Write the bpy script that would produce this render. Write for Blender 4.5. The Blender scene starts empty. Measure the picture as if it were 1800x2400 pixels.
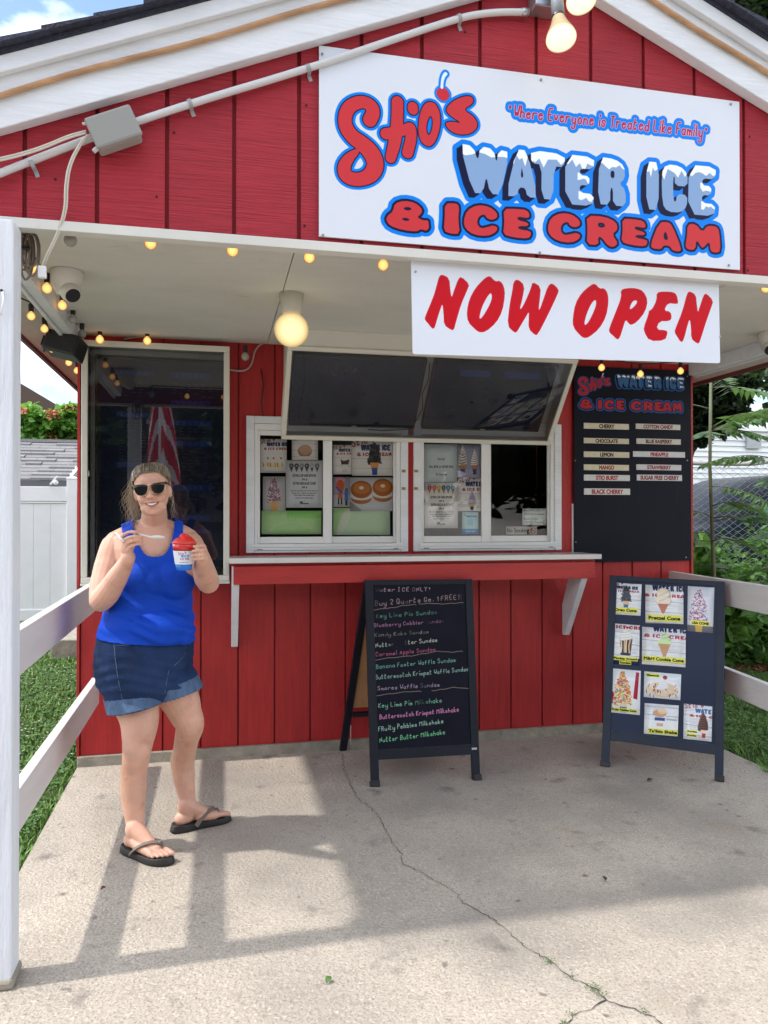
import bpy, bmesh, math, random
import numpy as np
from mathutils import Vector, Matrix, noise
R = math.radians
random.seed(7)
rng = np.random.default_rng(7)
scene = bpy.context.scene
COL = scene.collection

# ------------------------------------------------------------------ camera
F_PX, YAW, PITCH = 1785.16, 0.2171, 0.0072        # fitted on the 1800 x 2400 photograph
CAM = Vector((0.0, -4.3516, 1.3353))
cd = bpy.data.cameras.new('camera')
cam = bpy.data.objects.new('camera', cd)
COL.objects.link(cam)
cam.location = CAM
cam.rotation_euler = (R(90) + PITCH, 0, -YAW)
cd.sensor_fit = 'VERTICAL'
cd.sensor_height = 36.0
cd.lens = 36.0 * F_PX / 2400.0
cd.clip_start, cd.clip_end = 0.05, 400
scene.camera = cam
FW = Vector((math.sin(YAW) * math.cos(PITCH), math.cos(YAW) * math.cos(PITCH), math.sin(PITCH)))
RT = Vector((math.cos(YAW), -math.sin(YAW), 0))
UP = RT.cross(FW)

def ray(x, y):
    return FW + RT * ((x - 900) / F_PX) - UP * ((y - 1200) / F_PX)

def at(x, y, axis, v):                 # point on the plane X/Y/Z = v seen at a pixel of the photograph
    d = ray(x, y)
    return CAM + d * ((v - CAM[axis]) / d[axis])

def dep(x, y, d):                      # point at distance d along the view axis
    return CAM + ray(x, y) * d

# ------------------------------------------------------------------ light
SUN_EL, SUN_AZ = R(57), R(2.0)         # the sun stands to the left, a hair in front of the gable
world = bpy.data.worlds.new('World')
scene.world = world
world.use_nodes = True
nt = world.node_tree
nt.nodes.clear()
wo = nt.nodes.new('ShaderNodeOutputWorld')
sky = nt.nodes.new('ShaderNodeTexSky')
sky.sky_type = 'NISHITA'
sky.sun_disc = False
sky.sun_elevation = SUN_EL
sky.sun_rotation = R(268)
sky.air_density, sky.dust_density, sky.ozone_density = 1.2, 1.0, 2.5
bg = nt.nodes.new('ShaderNodeBackground')
bg.inputs['Strength'].default_value = 0.15
tc = nt.nodes.new('ShaderNodeTexCoord')
mp = nt.nodes.new('ShaderNodeMapping')
mp.inputs['Scale'].default_value = (1, 1, 2.0)
mp.inputs['Location'].default_value = (0.7, 2.2, 1.4)
nz = nt.nodes.new('ShaderNodeTexNoise')
nz.inputs['Scale'].default_value = 2.3
nz.inputs['Detail'].default_value = 8
nz.inputs['Roughness'].default_value = .55
cr = nt.nodes.new('ShaderNodeValToRGB')
cr.color_ramp.elements[0].position = .45
cr.color_ramp.elements[1].position = .60
mx = nt.nodes.new('ShaderNodeMixRGB')
mx.inputs['Color2'].default_value = (14.2, 13.9, 13.6, 1)
nt.links.new(tc.outputs['Generated'], mp.inputs['Vector'])
nt.links.new(mp.outputs['Vector'], nz.inputs['Vector'])
nt.links.new(nz.outputs['Fac'], cr.inputs['Fac'])
nt.links.new(cr.outputs['Color'], mx.inputs['Fac'])
nt.links.new(sky.outputs['Color'], mx.inputs['Color1'])
nt.links.new(mx.outputs['Color'], bg.inputs['Color'])
nt.links.new(bg.outputs['Background'], wo.inputs['Surface'])

ld = bpy.data.lights.new('sun', 'SUN')
ld.energy = 2.0
ld.angle = R(1.4)
ld.color = (1.0, .94, .87)
sun = bpy.data.objects.new('sun', ld)
COL.objects.link(sun)
sd = Vector((-math.cos(SUN_EL) * math.cos(SUN_AZ), -math.cos(SUN_EL) * math.sin(SUN_AZ), math.sin(SUN_EL)))
sun.rotation_euler = sd.to_track_quat('Z', 'Y').to_euler()

scene.view_settings.view_transform = 'Standard'
scene.view_settings.look = 'None'
scene.view_settings.exposure = 0.88
scene.view_settings.gamma = 1
scene.view_settings.use_curve_mapping = False
scene.render.engine = 'CYCLES'
scene.cycles.max_bounces = 8
scene.cycles.transparent_max_bounces = 12
scene.cycles.use_denoising = True

# ------------------------------------------------------------------ mesh helpers
class MB:
    """collects verts and faces, then links ONE mesh object"""
    SPLIT = {'siding_board', 'corner_board', 'case_rail', 'case_stile', 'hinge_leaf', 'weep_slot', 'gable_beam', 'window_track', 'mounting_rail', 'case_sill', 'case_cheek', 'top_rail', 'fence_board', 'window_sill', 'freezer_cabinet', 'power_cord', 'extension_cord'}
    def __init__(s): s.v = []; s.f = []; s.m = []; s.uv = []; s.g = []
    def add(s, vs, fs, mi=0, uvs=None):
        o = len(s.v); s.g.append((o, len(s.f)))
        s.v += [tuple(p) for p in vs]
        for k, f in enumerate(fs):
            s.f.append(tuple(i + o for i in f)); s.m.append(mi)
            s.uv.append(uvs[k] if uvs else None)
        return s
    def box(s, x0, x1, y0, y1, z0, z1, mi=0, M=None):
        vs = [(x0, y0, z0), (x1, y0, z0), (x1, y1, z0), (x0, y1, z0), (x0, y0, z1), (x1, y0, z1), (x1, y1, z1), (x0, y1, z1)]
        if M is not None: vs = [M @ Vector(p) for p in vs]
        return s.add(vs, [(0, 3, 2, 1), (4, 5, 6, 7), (0, 1, 5, 4), (1, 2, 6, 5), (2, 3, 7, 6), (3, 0, 4, 7)], mi)
    def prism(s, pts, y0, y1, mi=0, M=None):     # polygon in XZ extruded along Y
        n = len(pts)
        vs = [(x, y0, z) for x, z in pts] + [(x, y1, z) for x, z in pts]
        if M is not None: vs = [M @ Vector(p) for p in vs]
        fs = [tuple(range(n)), tuple(range(2 * n - 1, n - 1, -1))] + [(i, i + n, (i + 1) % n + n, (i + 1) % n) for i in range(n)]
        return s.add(vs, fs, mi)
    def beam(s, a, b, w, h, up=(0, 0, 1), mi=0, ext=0):
        a = Vector(a); b = Vector(b); d = (b - a).normalized(); a = a - d * ext; b = b + d * ext
        u = d.cross(Vector(up))
        u = u.normalized() if u.length > 1e-5 else Vector((1, 0, 0)); t = u.cross(d).normalized()
        vs = []
        for p in (a, b):
            for i, j in ((-1, -1), (1, -1), (1, 1), (-1, 1)): vs.append(p + u * (w / 2 * i) + t * (h / 2 * j))
        return s.add(vs, [(3, 2, 1, 0), (4, 5, 6, 7), (0, 1, 5, 4), (1, 2, 6, 5), (2, 3, 7, 6), (3, 0, 4, 7)], mi)
    def tube(s, pts, r, n=8, mi=0, cap=True):
        pts = [Vector(p) for p in pts]; m = len(pts)
        rs = r if hasattr(r, '__len__') else [r] * m
        vs = []; fs = []; ref = None
        for k, p in enumerate(pts):
            d = (pts[min(k + 1, m - 1)] - pts[max(k - 1, 0)]).normalized()
            if ref is None: ref = d.orthogonal().normalized()
            ref = (ref - d * ref.dot(d)).normalized(); bt = d.cross(ref)
            for i in range(n):
                a = 2 * math.pi * i / n
                vs.append(p + (ref * math.cos(a) + bt * math.sin(a)) * rs[k])
        for k in range(m - 1):
            for i in range(n):
                j = (i + 1) % n
                fs.append((k * n + i, k * n + j, (k + 1) * n + j, (k + 1) * n + i))
        if cap: fs += [tuple(range(n - 1, -1, -1)), tuple(range((m - 1) * n, m * n))]
        return s.add(vs, fs, mi)
    def lathe(s, prof, n=20, M=None, mi=0):      # profile (r, z) turned about Z
        vs = []; fs = []
        for r, z in prof:
            for i in range(n):
                a = 2 * math.pi * i / n; vs.append(Vector((r * math.cos(a), r * math.sin(a), z)))
        if M is not None: vs = [M @ p for p in vs]
        for k in range(len(prof) - 1):
            for i in range(n):
                j = (i + 1) % n; fs.append((k * n + i, k * n + j, (k + 1) * n + j, (k + 1) * n + i))
        if prof[0][0] > 1e-4: fs.append(tuple(range(n - 1, -1, -1)))
        if prof[-1][0] > 1e-4: fs.append(tuple(range((len(prof) - 1) * n, len(prof) * n)))
        return s.add(vs, fs, mi)
    def mesh(s, name, mats, smooth=False):
        me = bpy.data.meshes.new(name)
        me.from_pydata(s.v, [], s.f)
        for m in (mats if isinstance(mats, (list, tuple)) else [mats]): me.materials.append(m)
        me.polygons.foreach_set('material_index', s.m)
        if any(u is not None for u in s.uv):
            uvl = me.uv_layers.new(name='UVMap')
            for p, u in zip(me.polygons, s.uv):
                if u is not None:
                    for li, c in zip(p.loop_indices, u): uvl.data[li].uv = c
        if smooth: me.polygons.foreach_set('use_smooth', [True] * len(me.polygons))
        me.update()
        return me
    def build(s, name, mats, parent=None, smooth=False, bevel=0, label=None):
        if name in s.SPLIT and len(s.g) > 1 and parent is not None:
            gs = s.g + [(len(s.v), len(s.f))]
            for (v0, f0), (v1, f1) in zip(gs[:-1], gs[1:]):
                q = MB(); q.add(s.v[v0:v1], [tuple(i - v0 for i in f) for f in s.f[f0:f1]]); q.m = s.m[f0:f1]
                o = q.build(name, mats, parent, smooth, bevel, label)
            return o
        o = link(name, s.mesh(name, mats, smooth), parent)
        if bevel:
            md = o.modifiers.new('bevel', 'BEVEL'); md.width = bevel; md.segments = 2; md.limit_method = 'ANGLE'
        if label: o['label'] = label
        return o

def link(name, data, parent=None):
    o = bpy.data.objects.new(name, data)
    COL.objects.link(o)
    if parent is not None:
        o.parent = parent
        o.matrix_parent_inverse = Matrix.Translation(-parent.location) if parent.type == 'EMPTY' and parent.parent is None else Matrix()
    return o

def tag(o, label=None, cat=None, group=None, kind=None):
    if label: o['label'] = label
    if cat: o['category'] = cat
    if group: o['group'] = group
    if kind: o['kind'] = kind
    return o

def thing(name, loc, label, cat, group=None):
    o = bpy.data.objects.new(name, None)
    o.empty_display_size = .1
    o.location = loc
    COL.objects.link(o)
    return tag(o, label, cat, group)

def copy_tree(o, parent=None, delta=None):
    c = o.copy(); COL.objects.link(c)
    if parent is not None: c.parent = parent
    elif delta is not None: c.location = o.location + Vector(delta)
    for ch in list(o.children):
        k = ch.copy(); COL.objects.link(k); k.parent = c
        if delta is not None and parent is None: k.matrix_parent_inverse = ch.matrix_parent_inverse.copy()
        for g in list(ch.children):
            q = g.copy(); COL.objects.link(q); q.parent = k
    return c

def raw(name, V, F, mats, parent=None, mi=None, smooth=False):   # numpy arrays, quads or tris
    V = np.asarray(V, np.float32); F = np.asarray(F, np.int32)
    me = bpy.data.meshes.new(name)
    me.vertices.add(len(V)); me.vertices.foreach_set('co', V.ravel())
    k = F.shape[1]
    me.loops.add(F.size); me.loops.foreach_set('vertex_index', F.ravel())
    me.polygons.add(len(F)); me.polygons.foreach_set('loop_start', np.arange(0, F.size, k, dtype=np.int32))
    for m in (mats if isinstance(mats, (list, tuple)) else [mats]): me.materials.append(m)
    if mi is not None: me.polygons.foreach_set('material_index', np.asarray(mi, np.int32))
    me.polygons.foreach_set('use_smooth', np.full(len(F), smooth))
    me.update(calc_edges=True)
    return link(name, me, parent)

# ------------------------------------------------------------------ materials
def lin(h):
    h = h.lstrip('#'); c = [int(h[i:i + 2], 16) / 255 for i in (0, 2, 4)]
    return tuple(x / 12.92 if x <= .04045 else ((x + .055) / 1.055) ** 2.4 for x in c)

def mat(name, col, rough=.6, metal=0, spec=.5, var=0, vscale=6, bump=0, bscale=40, stretch=(1, 1, 1), emit=None, estr=1,
        dirt=None, dscale=3, dlo=.55, dhi=.75, trans=0, sss=0, detail=6, rnd=0, coat=0):
    if isinstance(col, str): col = lin(col)
    m = bpy.data.materials.new(name); m.use_nodes = True
    t = m.node_tree; b = t.nodes['Principled BSDF']
    b.inputs['Base Color'].default_value = (*col, 1)
    b.inputs['Roughness'].default_value = rough
    b.inputs['Metallic'].default_value = metal
    b.inputs['Specular IOR Level'].default_value = spec
    if trans: b.inputs['Transmission Weight'].default_value = trans
    if coat: b.inputs['Coat Weight'].default_value = coat
    if sss:
        b.inputs['Subsurface Weight'].default_value = sss
        b.inputs['Subsurface Radius'].default_value = (.012, .004, .002)
    if emit is not None:
        b.inputs['Emission Color'].default_value = (*emit, 1); b.inputs['Emission Strength'].default_value = estr
    tcn = t.nodes.new('ShaderNodeTexCoord'); mpn = t.nodes.new('ShaderNodeMapping')
    mpn.inputs['Scale'].default_value = stretch
    t.links.new(tcn.outputs['Object'], mpn.inputs['Vector'])
    out = None
    if var:
        n = t.nodes.new('ShaderNodeTexNoise'); n.inputs['Scale'].default_value = vscale; n.inputs['Detail'].default_value = detail
        n.inputs['Roughness'].default_value = .6
        t.links.new(mpn.outputs['Vector'], n.inputs['Vector'])
        r = t.nodes.new('ShaderNodeValToRGB')
        r.color_ramp.elements[0].position = .3; r.color_ramp.elements[1].position = .7
        r.color_ramp.elements[0].color = (*[c * (1 - var) for c in col], 1)
        r.color_ramp.elements[1].color = (*[min(1, c * (1 + var)) for c in col], 1)
        t.links.new(n.outputs['Fac'], r.inputs['Fac']); out = r.outputs['Color']
    if rnd:
        oi = t.nodes.new('ShaderNodeNewGeometry') if rnd < 0 else t.nodes.new('ShaderNodeObjectInfo')
        hs = t.nodes.new('ShaderNodeHueSaturation')
        ma = t.nodes.new('ShaderNodeMapRange'); ma.inputs['To Min'].default_value = 1 - abs(rnd); ma.inputs['To Max'].default_value = 1 + abs(rnd)
        t.links.new(oi.outputs['Random Per Island' if rnd < 0 else 'Random'], ma.inputs['Value'])
        t.links.new(ma.outputs['Result'], hs.inputs['Value'])
        if out: t.links.new(out, hs.inputs['Color'])
        else: hs.inputs['Color'].default_value = (*col, 1)
        out = hs.outputs['Color']
    if dirt is not None:
        if isinstance(dirt, str): dirt = lin(dirt)
        n = t.nodes.new('ShaderNodeTexNoise'); n.inputs['Scale'].default_value = dscale; n.inputs['Detail'].default_value = 9
        n.inputs['Roughness'].default_value = .65
        t.links.new(mpn.outputs['Vector'], n.inputs['Vector'])
        r = t.nodes.new('ShaderNodeValToRGB')
        r.color_ramp.elements[0].position = dlo; r.color_ramp.elements[1].position = dhi
        t.links.new(n.outputs['Fac'], r.inputs['Fac'])
        x = t.nodes.new('ShaderNodeMixRGB'); x.inputs['Color1'].default_value = (*col, 1); x.inputs['Color2'].default_value = (*dirt, 1)
        if out: t.links.new(out, x.inputs['Color1'])
        t.links.new(r.outputs['Color'], x.inputs['Fac']); out = x.outputs['Color']
    if out: t.links.new(out, b.inputs['Base Color'])
    if bump:
        n = t.nodes.new('ShaderNodeTexNoise'); n.inputs['Scale'].default_value = bscale; n.inputs['Detail'].default_value = 5
        t.links.new(mpn.outputs['Vector'], n.inputs['Vector'])
        bp = t.nodes.new('ShaderNodeBump'); bp.inputs['Strength'].default_value = min(1, bump); bp.inputs['Distance'].default_value = .004 * max(1, bump)
        t.links.new(n.outputs['Fac'], bp.inputs['Height']); t.links.new(bp.outputs['Normal'], b.inputs['Normal'])
    return m

def glass_mat(name, tint=(.985, .99, .99), rough=0.0, ior=1.5):
    m = bpy.data.materials.new(name); m.use_nodes = True
    t = m.node_tree; t.nodes.clear()
    o = t.nodes.new('ShaderNodeOutputMaterial'); x = t.nodes.new('ShaderNodeMixShader')
    f = t.nodes.new('ShaderNodeFresnel'); f.inputs['IOR'].default_value = ior
    tr = t.nodes.new('ShaderNodeBsdfTransparent'); tr.inputs['Color'].default_value = (*tint, 1)
    g = t.nodes.new('ShaderNodeBsdfGlossy'); g.inputs['Roughness'].default_value = rough
    t.links.new(f.outputs['Fac'], x.inputs['Fac']); t.links.new(tr.outputs[0], x.inputs[1]); t.links.new(g.outputs[0], x.inputs[2])
    t.links.new(x.outputs[0], o.inputs['Surface'])
    return m

def image_mat(name, arr, rough=.5, spec=.5, coat=0):
    h, w, _ = arr.shape
    im = bpy.data.images.new(name, w, h, alpha=False)
    px = np.ones((h, w, 4), np.float32); px[..., :3] = np.clip(arr[::-1], 0, 1)
    im.pixels.foreach_set(px.ravel()); im.update(); im.pack()
    m = mat(name, (.8, .8, .8), rough=rough, spec=spec, coat=coat)
    t = m.node_tree
    n = t.nodes.new('ShaderNodeTexImage'); n.image = im; n.interpolation = 'Cubic'; n.extension = 'EXTEND'
    uv = t.nodes.new('ShaderNodeTexCoord')
    t.links.new(uv.outputs['UV'], n.inputs['Vector'])
    t.links.new(n.outputs['Color'], t.nodes['Principled BSDF'].inputs['Base Color'])
    return m

def frame_matrix(tl, tr, bl):          # local X along the top, local Z up, local Y into the board
    tl, tr, bl = Vector(tl), Vector(tr), Vector(bl)
    x = (tr - tl).normalized(); z = (tl - bl); z = (z - x * z.dot(x)).normalized(); y = z.cross(x)
    M = Matrix((x, y, z)).transposed().to_4x4(); M.translation = bl
    return M, (tr - tl).length, (tl - bl).length

def panel(name, M, w, h, th, face, edge, parent=None, x0=0, z0=0, y0=0, round_=0):
    """printed board: local x0..x0+w, z0..z0+h, front at y0, thickness th; the print lies on the front face"""
    b = MB()
    if round_:
        pts = []
        for cx, cz, a0 in ((w - round_, round_, -90), (w - round_, h - round_, 0), (round_, h - round_, 90), (round_, round_, 180)):
            for k in range(5): a = R(a0 + 22.5 * k); pts.append((cx + round_ * math.cos(a), cz + round_ * math.sin(a)))
    else: pts = [(0, 0), (w, 0), (w, h), (0, h)]
    n = len(pts)
    vs = [M @ Vector((x0 + x, y0, z0 + z)) for x, z in pts] + [M @ Vector((x0 + x, y0 + th, z0 + z)) for x, z in pts]
    b.add(vs, [tuple(range(n))], 0, [[(x / w, z / h) for x, z in pts]])
    b.add(vs, [tuple(range(2 * n - 1, n - 1, -1))] + [(i, i + n, (i + 1) % n + n, (i + 1) % n) for i in range(n)], 1)
    return b.build(name, [face, edge], parent)
# ------------------------------------------------------------------ flat print, painted into arrays
def hexc(h):
    h = h.lstrip('#'); return np.array([int(h[i:i + 2], 16) / 255 for i in (0, 2, 4)], np.float32)

def chaikin(pts, n=2, closed=True):
    P = np.asarray(pts, float)
    for _ in range(n):
        if closed:
            Q = np.roll(P, -1, 0); P = np.stack([.75 * P + .25 * Q, .25 * P + .75 * Q], 1).reshape(-1, P.shape[1])
        else:
            if len(P) < 3: return P
            Q = P[1:]; A = P[:-1]
            P = np.concatenate([P[:1], np.stack([.75 * A + .25 * Q, .25 * A + .75 * Q], 1).reshape(-1, P.shape[1]), P[-1:]])
    return P

class Cv:
    def __init__(s, w, h, bg='#ffffff'):
        s.w, s.h = int(w), int(h)
        s.a = np.empty((s.h, s.w, 3), np.float32); s.a[:] = hexc(bg)
    def win(s, x0, y0, x1, y1):
        x0, y0 = max(0, int(x0)), max(0, int(y0)); x1, y1 = min(s.w, int(x1) + 1), min(s.h, int(y1) + 1)
        if x1 <= x0 or y1 <= y0: return None
        Y, X = np.mgrid[y0:y1, x0:x1].astype(np.float32) + .5
        return x0, y0, x1, y1, X, Y
    def seg_sdf(s, segs, rad, pad, inside=False, W=None):
        """segs (n,4); rad scalar or (n,2); returns (window, signed distance)"""
        segs = np.asarray(segs, np.float32)
        if W is None:
            W = s.win(segs[:, [0, 2]].min() - pad, segs[:, [1, 3]].min() - pad, segs[:, [0, 2]].max() + pad, segs[:, [1, 3]].max() + pad)
        if W is None: return None, None
        X, Y = W[4], W[5]; D = np.full(X.shape, 1e9, np.float32); ins = np.zeros(X.shape, bool)
        rad = np.broadcast_to(np.asarray(rad, np.float32), (len(segs), 2)) if np.ndim(rad) != 2 else np.asarray(rad, np.float32)
        for (x0, y0, x1, y1), (r0, r1) in zip(segs, rad):
            dx, dy = x1 - x0, y1 - y0; L = dx * dx + dy * dy + 1e-9
            t = np.clip(((X - x0) * dx + (Y - y0) * dy) / L, 0, 1)
            d = np.hypot(X - x0 - t * dx, Y - y0 - t * dy) - (r0 + t * (r1 - r0))
            np.minimum(D, d, out=D)
            if inside and y0 != y1:
                c = ((y0 > Y) != (y1 > Y)) & (X < (x1 - x0) * (Y - y0) / (y1 - y0) + x0)
                ins ^= c
        if inside: D = np.where(ins, -D, D)
        return W, D
    def put(s, W, D, col, grow=0., alpha=1., soft=.7):
        if W is None: return
        x0, y0, x1, y1 = W[:4]
        a = np.clip((grow - D) / soft + .5, 0, 1)[..., None] * alpha
        c = hexc(col) if isinstance(col, str) else col
        v = s.a[y0:y1, x0:x1]; v[:] = v * (1 - a) + c * a
    def poly(s, pts, col, grow=0, smooth=0, alpha=1., soft=.7, layers=None):
        loops = pts if isinstance(pts[0][0], (list, tuple, np.ndarray)) else [pts]
        sg = []
        for l in loops:
            P = chaikin(l, smooth) if smooth else np.asarray(l, float)
            sg.append(np.hstack([P, np.roll(P, -1, 0)]))
        sg = np.vstack(sg)
        pad = max([grow] + [g for g, _ in (layers or [])]) + 3
        W, D = s.seg_sdf(sg, 0, pad, True)
        if layers:
            for g, c in layers: s.put(W, D, c, g)
        s.put(W, D, col, grow, alpha, soft)
        return W, D
    def stroke(s, pts, r, col, smooth=0, layers=None, alpha=1., soft=.7):
        P = np.asarray([(p[0], p[1], p[2] if len(p) > 2 else r) for p in pts], float)
        if smooth: P = chaikin(P, smooth, False)
        if len(P) == 1: P = np.vstack([P, P + [[.01, 0, 0]]])
        sg = np.hstack([P[:-1, :2], P[1:, :2]]); rr = np.stack([P[:-1, 2], P[1:, 2]], 1)
        W, D = s.seg_sdf(sg, rr, rr.max() + 3 + max([0] + [g for g, _ in (layers or [])]))
        if layers:
            for g, c in layers: s.put(W, D, c, g)
        s.put(W, D, col, 0, alpha, soft)
        return W, D
    def rect(s, x0, y0, x1, y1, col, alpha=1.):
        s.poly([(x0, y0), (x1, y0), (x1, y1), (x0, y1)], col, alpha=alpha)
    def ell(s, cx, cy, rx, ry, col, rot=0, alpha=1., soft=.7, n=28):
        c, q = math.cos(R(rot)), math.sin(R(rot))
        s.poly([(cx + rx * math.cos(t) * c - ry * math.sin(t) * q, cy + rx * math.cos(t) * q + ry * math.sin(t) * c)
                for t in np.linspace(0, 2 * math.pi, n, endpoint=False)], col, alpha=alpha, soft=soft)
    def noise(s, amp, scale, seed=0, x=(1, 1)):
        g = np.random.default_rng(seed)
        h, w = max(2, int(s.h / scale / x[1]) + 2), max(2, int(s.w / scale / x[0]) + 2)
        n = g.normal(size=(h, w)).astype(np.float32)
        yy = np.linspace(0, h - 1.001, s.h); xx = np.linspace(0, w - 1.001, s.w)
        yi, xi = yy.astype(int), xx.astype(int); fy, fx = (yy - yi)[:, None], (xx - xi)[None]
        v = (n[yi][:, xi] * (1 - fy) * (1 - fx) + n[yi + 1][:, xi] * fy * (1 - fx) + n[yi][:, xi + 1] * (1 - fy) * fx + n[yi + 1][:, xi + 1] * fy * fx)
        s.a += (v * amp)[..., None]

_G = {}
def _tw(t):
    c = bpy.data.curves.new('t', 'FONT'); c.body = t; o = bpy.data.objects.new('t', c); COL.objects.link(o)
    dg = bpy.context.evaluated_depsgraph_get(); e = o.evaluated_get(dg); me = e.to_mesh()
    V = np.array([v.co[:2] for v in me.vertices]) if len(me.vertices) else np.zeros((0, 2))
    cnt = {}
    for p in me.polygons:
        for k in p.edge_keys: cnt[k] = cnt.get(k, 0) + 1
    E = np.array([(*V[a], *V[b]) for (a, b), n in cnt.items() if n == 1]) if cnt else np.zeros((0, 4))
    wmax = V[:, 0].max() if len(V) else 0
    e.to_mesh_clear(); bpy.data.objects.remove(o); bpy.data.curves.remove(c)
    return E, wmax
def glyph(c):
    if c not in _G:
        if '_' not in _G: _G['_'] = _tw('HH')[1]
        E, _ = _tw(c) if c != ' ' else (np.zeros((0, 4)), 0)
        _G[c] = (E, _tw('H' + c + 'H')[1] - _G['_'])
    return _G[c]

def text(cv, t, x, y, size, col, bold=0., sx=1., shear=0., rot=0., layers=None, center=False, track=0., alpha=1., maxw=None, sizes=None):
    """built-in typeface; y is the baseline, size the cap height in pixels"""
    k = size / .70
    adv = [(glyph(c)[1] * k + track) * sx for c in t]
    if maxw: f = maxw / sum(adv); sx *= f; adv = [a * f for a in adv]
    if center: x -= sum(adv) / 2 * math.cos(R(rot)); y -= sum(adv) / 2 * math.sin(R(rot))
    ca, sa = math.cos(R(rot)), math.sin(R(rot)); q = 0; todo = []
    for c, a in zip(t, adv):
        E = glyph(c)[0]
        if len(E):
            P = E.reshape(-1, 2) * k
            X = P[:, 0] * sx + P[:, 1] * shear + q; Y = -P[:, 1]
            S = np.stack([x + X * ca - Y * sa, y + X * sa + Y * ca], 1).reshape(-1, 4)
            pad = bold + 3 + max([0] + [g for g, _ in (layers or [])])
            todo.append(cv.seg_sdf(S, 0, pad, True))
        q += a
    for g, c in (layers or []):
        for W, D in todo: cv.put(W, D, c, g + bold, alpha)
    for W, D in todo: cv.put(W, D, col, bold, alpha)
    return q

# one-line handwriting: grid x 0-4, y 0-9, baseline 3
HW = {'a': "46160504133344 4643", 'b': "0903 0516364544331304", 'c': "4536160504133344", 'd': "4536160504133344 4943", 'e': "054536160504133344",
 'f': "38291813 0636", 'g': "4536160504133344 4641301001", 'h': "0903 0516364543", 'i': "1613 1819", 'k': "0903 3604 0443", 'l': "090413",
 'm': "0603 05162523 25364443", 'n': "0603 0516364543", 'o': "2605041333444526", 'p': "0600 0516364544331304", 'r': "0603 05163646",
 's': "4536160544331304", 't': "1904132334 0737", 'u': "0604133344 4643", 'v': "062346", 'w': "0613263346", 'y': "0604133344 4641301001",
 'A': "032943 1535", 'B': "0903 0939473606 3645443303", 'C': "4739190804133344", 'D': "0903 093948443303", 'E': "49090343 0636", 'F': "490903 0636",
 'G': "473919080413334445 2545", 'I': "1913 0929 0323", 'K': "0903 4906 0643", 'L': "090343", 'M': "0309264943", 'N': "03094349",
 'O': "190804133344483919", 'P': "0903 0939473606", 'Q': "190804133344483919 2543", 'R': "0903 0939473606 2643", 'S': "4839190807364544331304",
 'T': "0949 2923", 'U': "090413334449", 'V': "092349", 'W': "0913263349", 'X': "0943 4903", 'Y': "092649 2623", 'H': "0903 4943 0646",
 '2': "08193948470343", '1': "172923", '!': "2925 2423", '.': "1314", "'": "2927", '*': "2725 1737 1828", '+': "2824 0646", ',': "1312",
 '\u201c': "1817 2827", '\u201d': "1817 2827", '-': "0636", 'x': "0643 4603", 'j': "26211001", 'z': "06460343", 'q': "4536160504133344 4640"}
def hand(cv, t, x, y, size, col, r=1.2, sx=1., shear=.12, rot=0., layers=None, jit=.25, alpha=1., maxw=None, seed=1, fade=None):
    g = random.Random(seed); k = size / 6.0; ca, sa = math.cos(R(rot)), math.sin(R(rot))
    adv = [(2.6 if c in ' il.!1,\'' else 5.2 if c in 'mwMW' else 5.0) * k for c in t]
    if maxw: f = maxw / sum(adv); sx *= f; adv = [a * f for a in adv]
    else: adv = [a * sx for a in adv]
    q = 0; todo = []
    for ci, (c, a) in enumerate(zip(t, adv)):
        jy = g.uniform(-jit, jit); js = g.uniform(.92, 1.1)
        for st in HW.get(c, '').split():
            pts = []
            for i in range(0, len(st), 2):
                gx, gy = int(st[i]) + g.uniform(-jit, jit) * .5, (int(st[i + 1]) - 3) * js + jy + g.uniform(-jit, jit) * .5
                X = gx * k * sx * (.72 if c not in 'mwMW' else .95) + gy * k * shear + q; Y = -gy * k
                pts.append((x + X * ca - Y * sa, y + X * sa + Y * ca, r))
            P = chaikin(pts, 2, False)
            if len(P) < 2: continue
            sg = np.hstack([P[:-1, :2], P[1:, :2]])
            W, D = cv.seg_sdf(sg, r, r + 3 + max([0] + [z for z, _ in (layers or [])]))
            todo.append((W, D, alpha * (fade[ci % len(fade)] if fade else 1)))
        q += a
    for z, c in (layers or []):
        for W, D, al in todo: cv.put(W, D, c, z)
    for W, D, al in todo: cv.put(W, D, col, 0, al)
    return q

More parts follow.
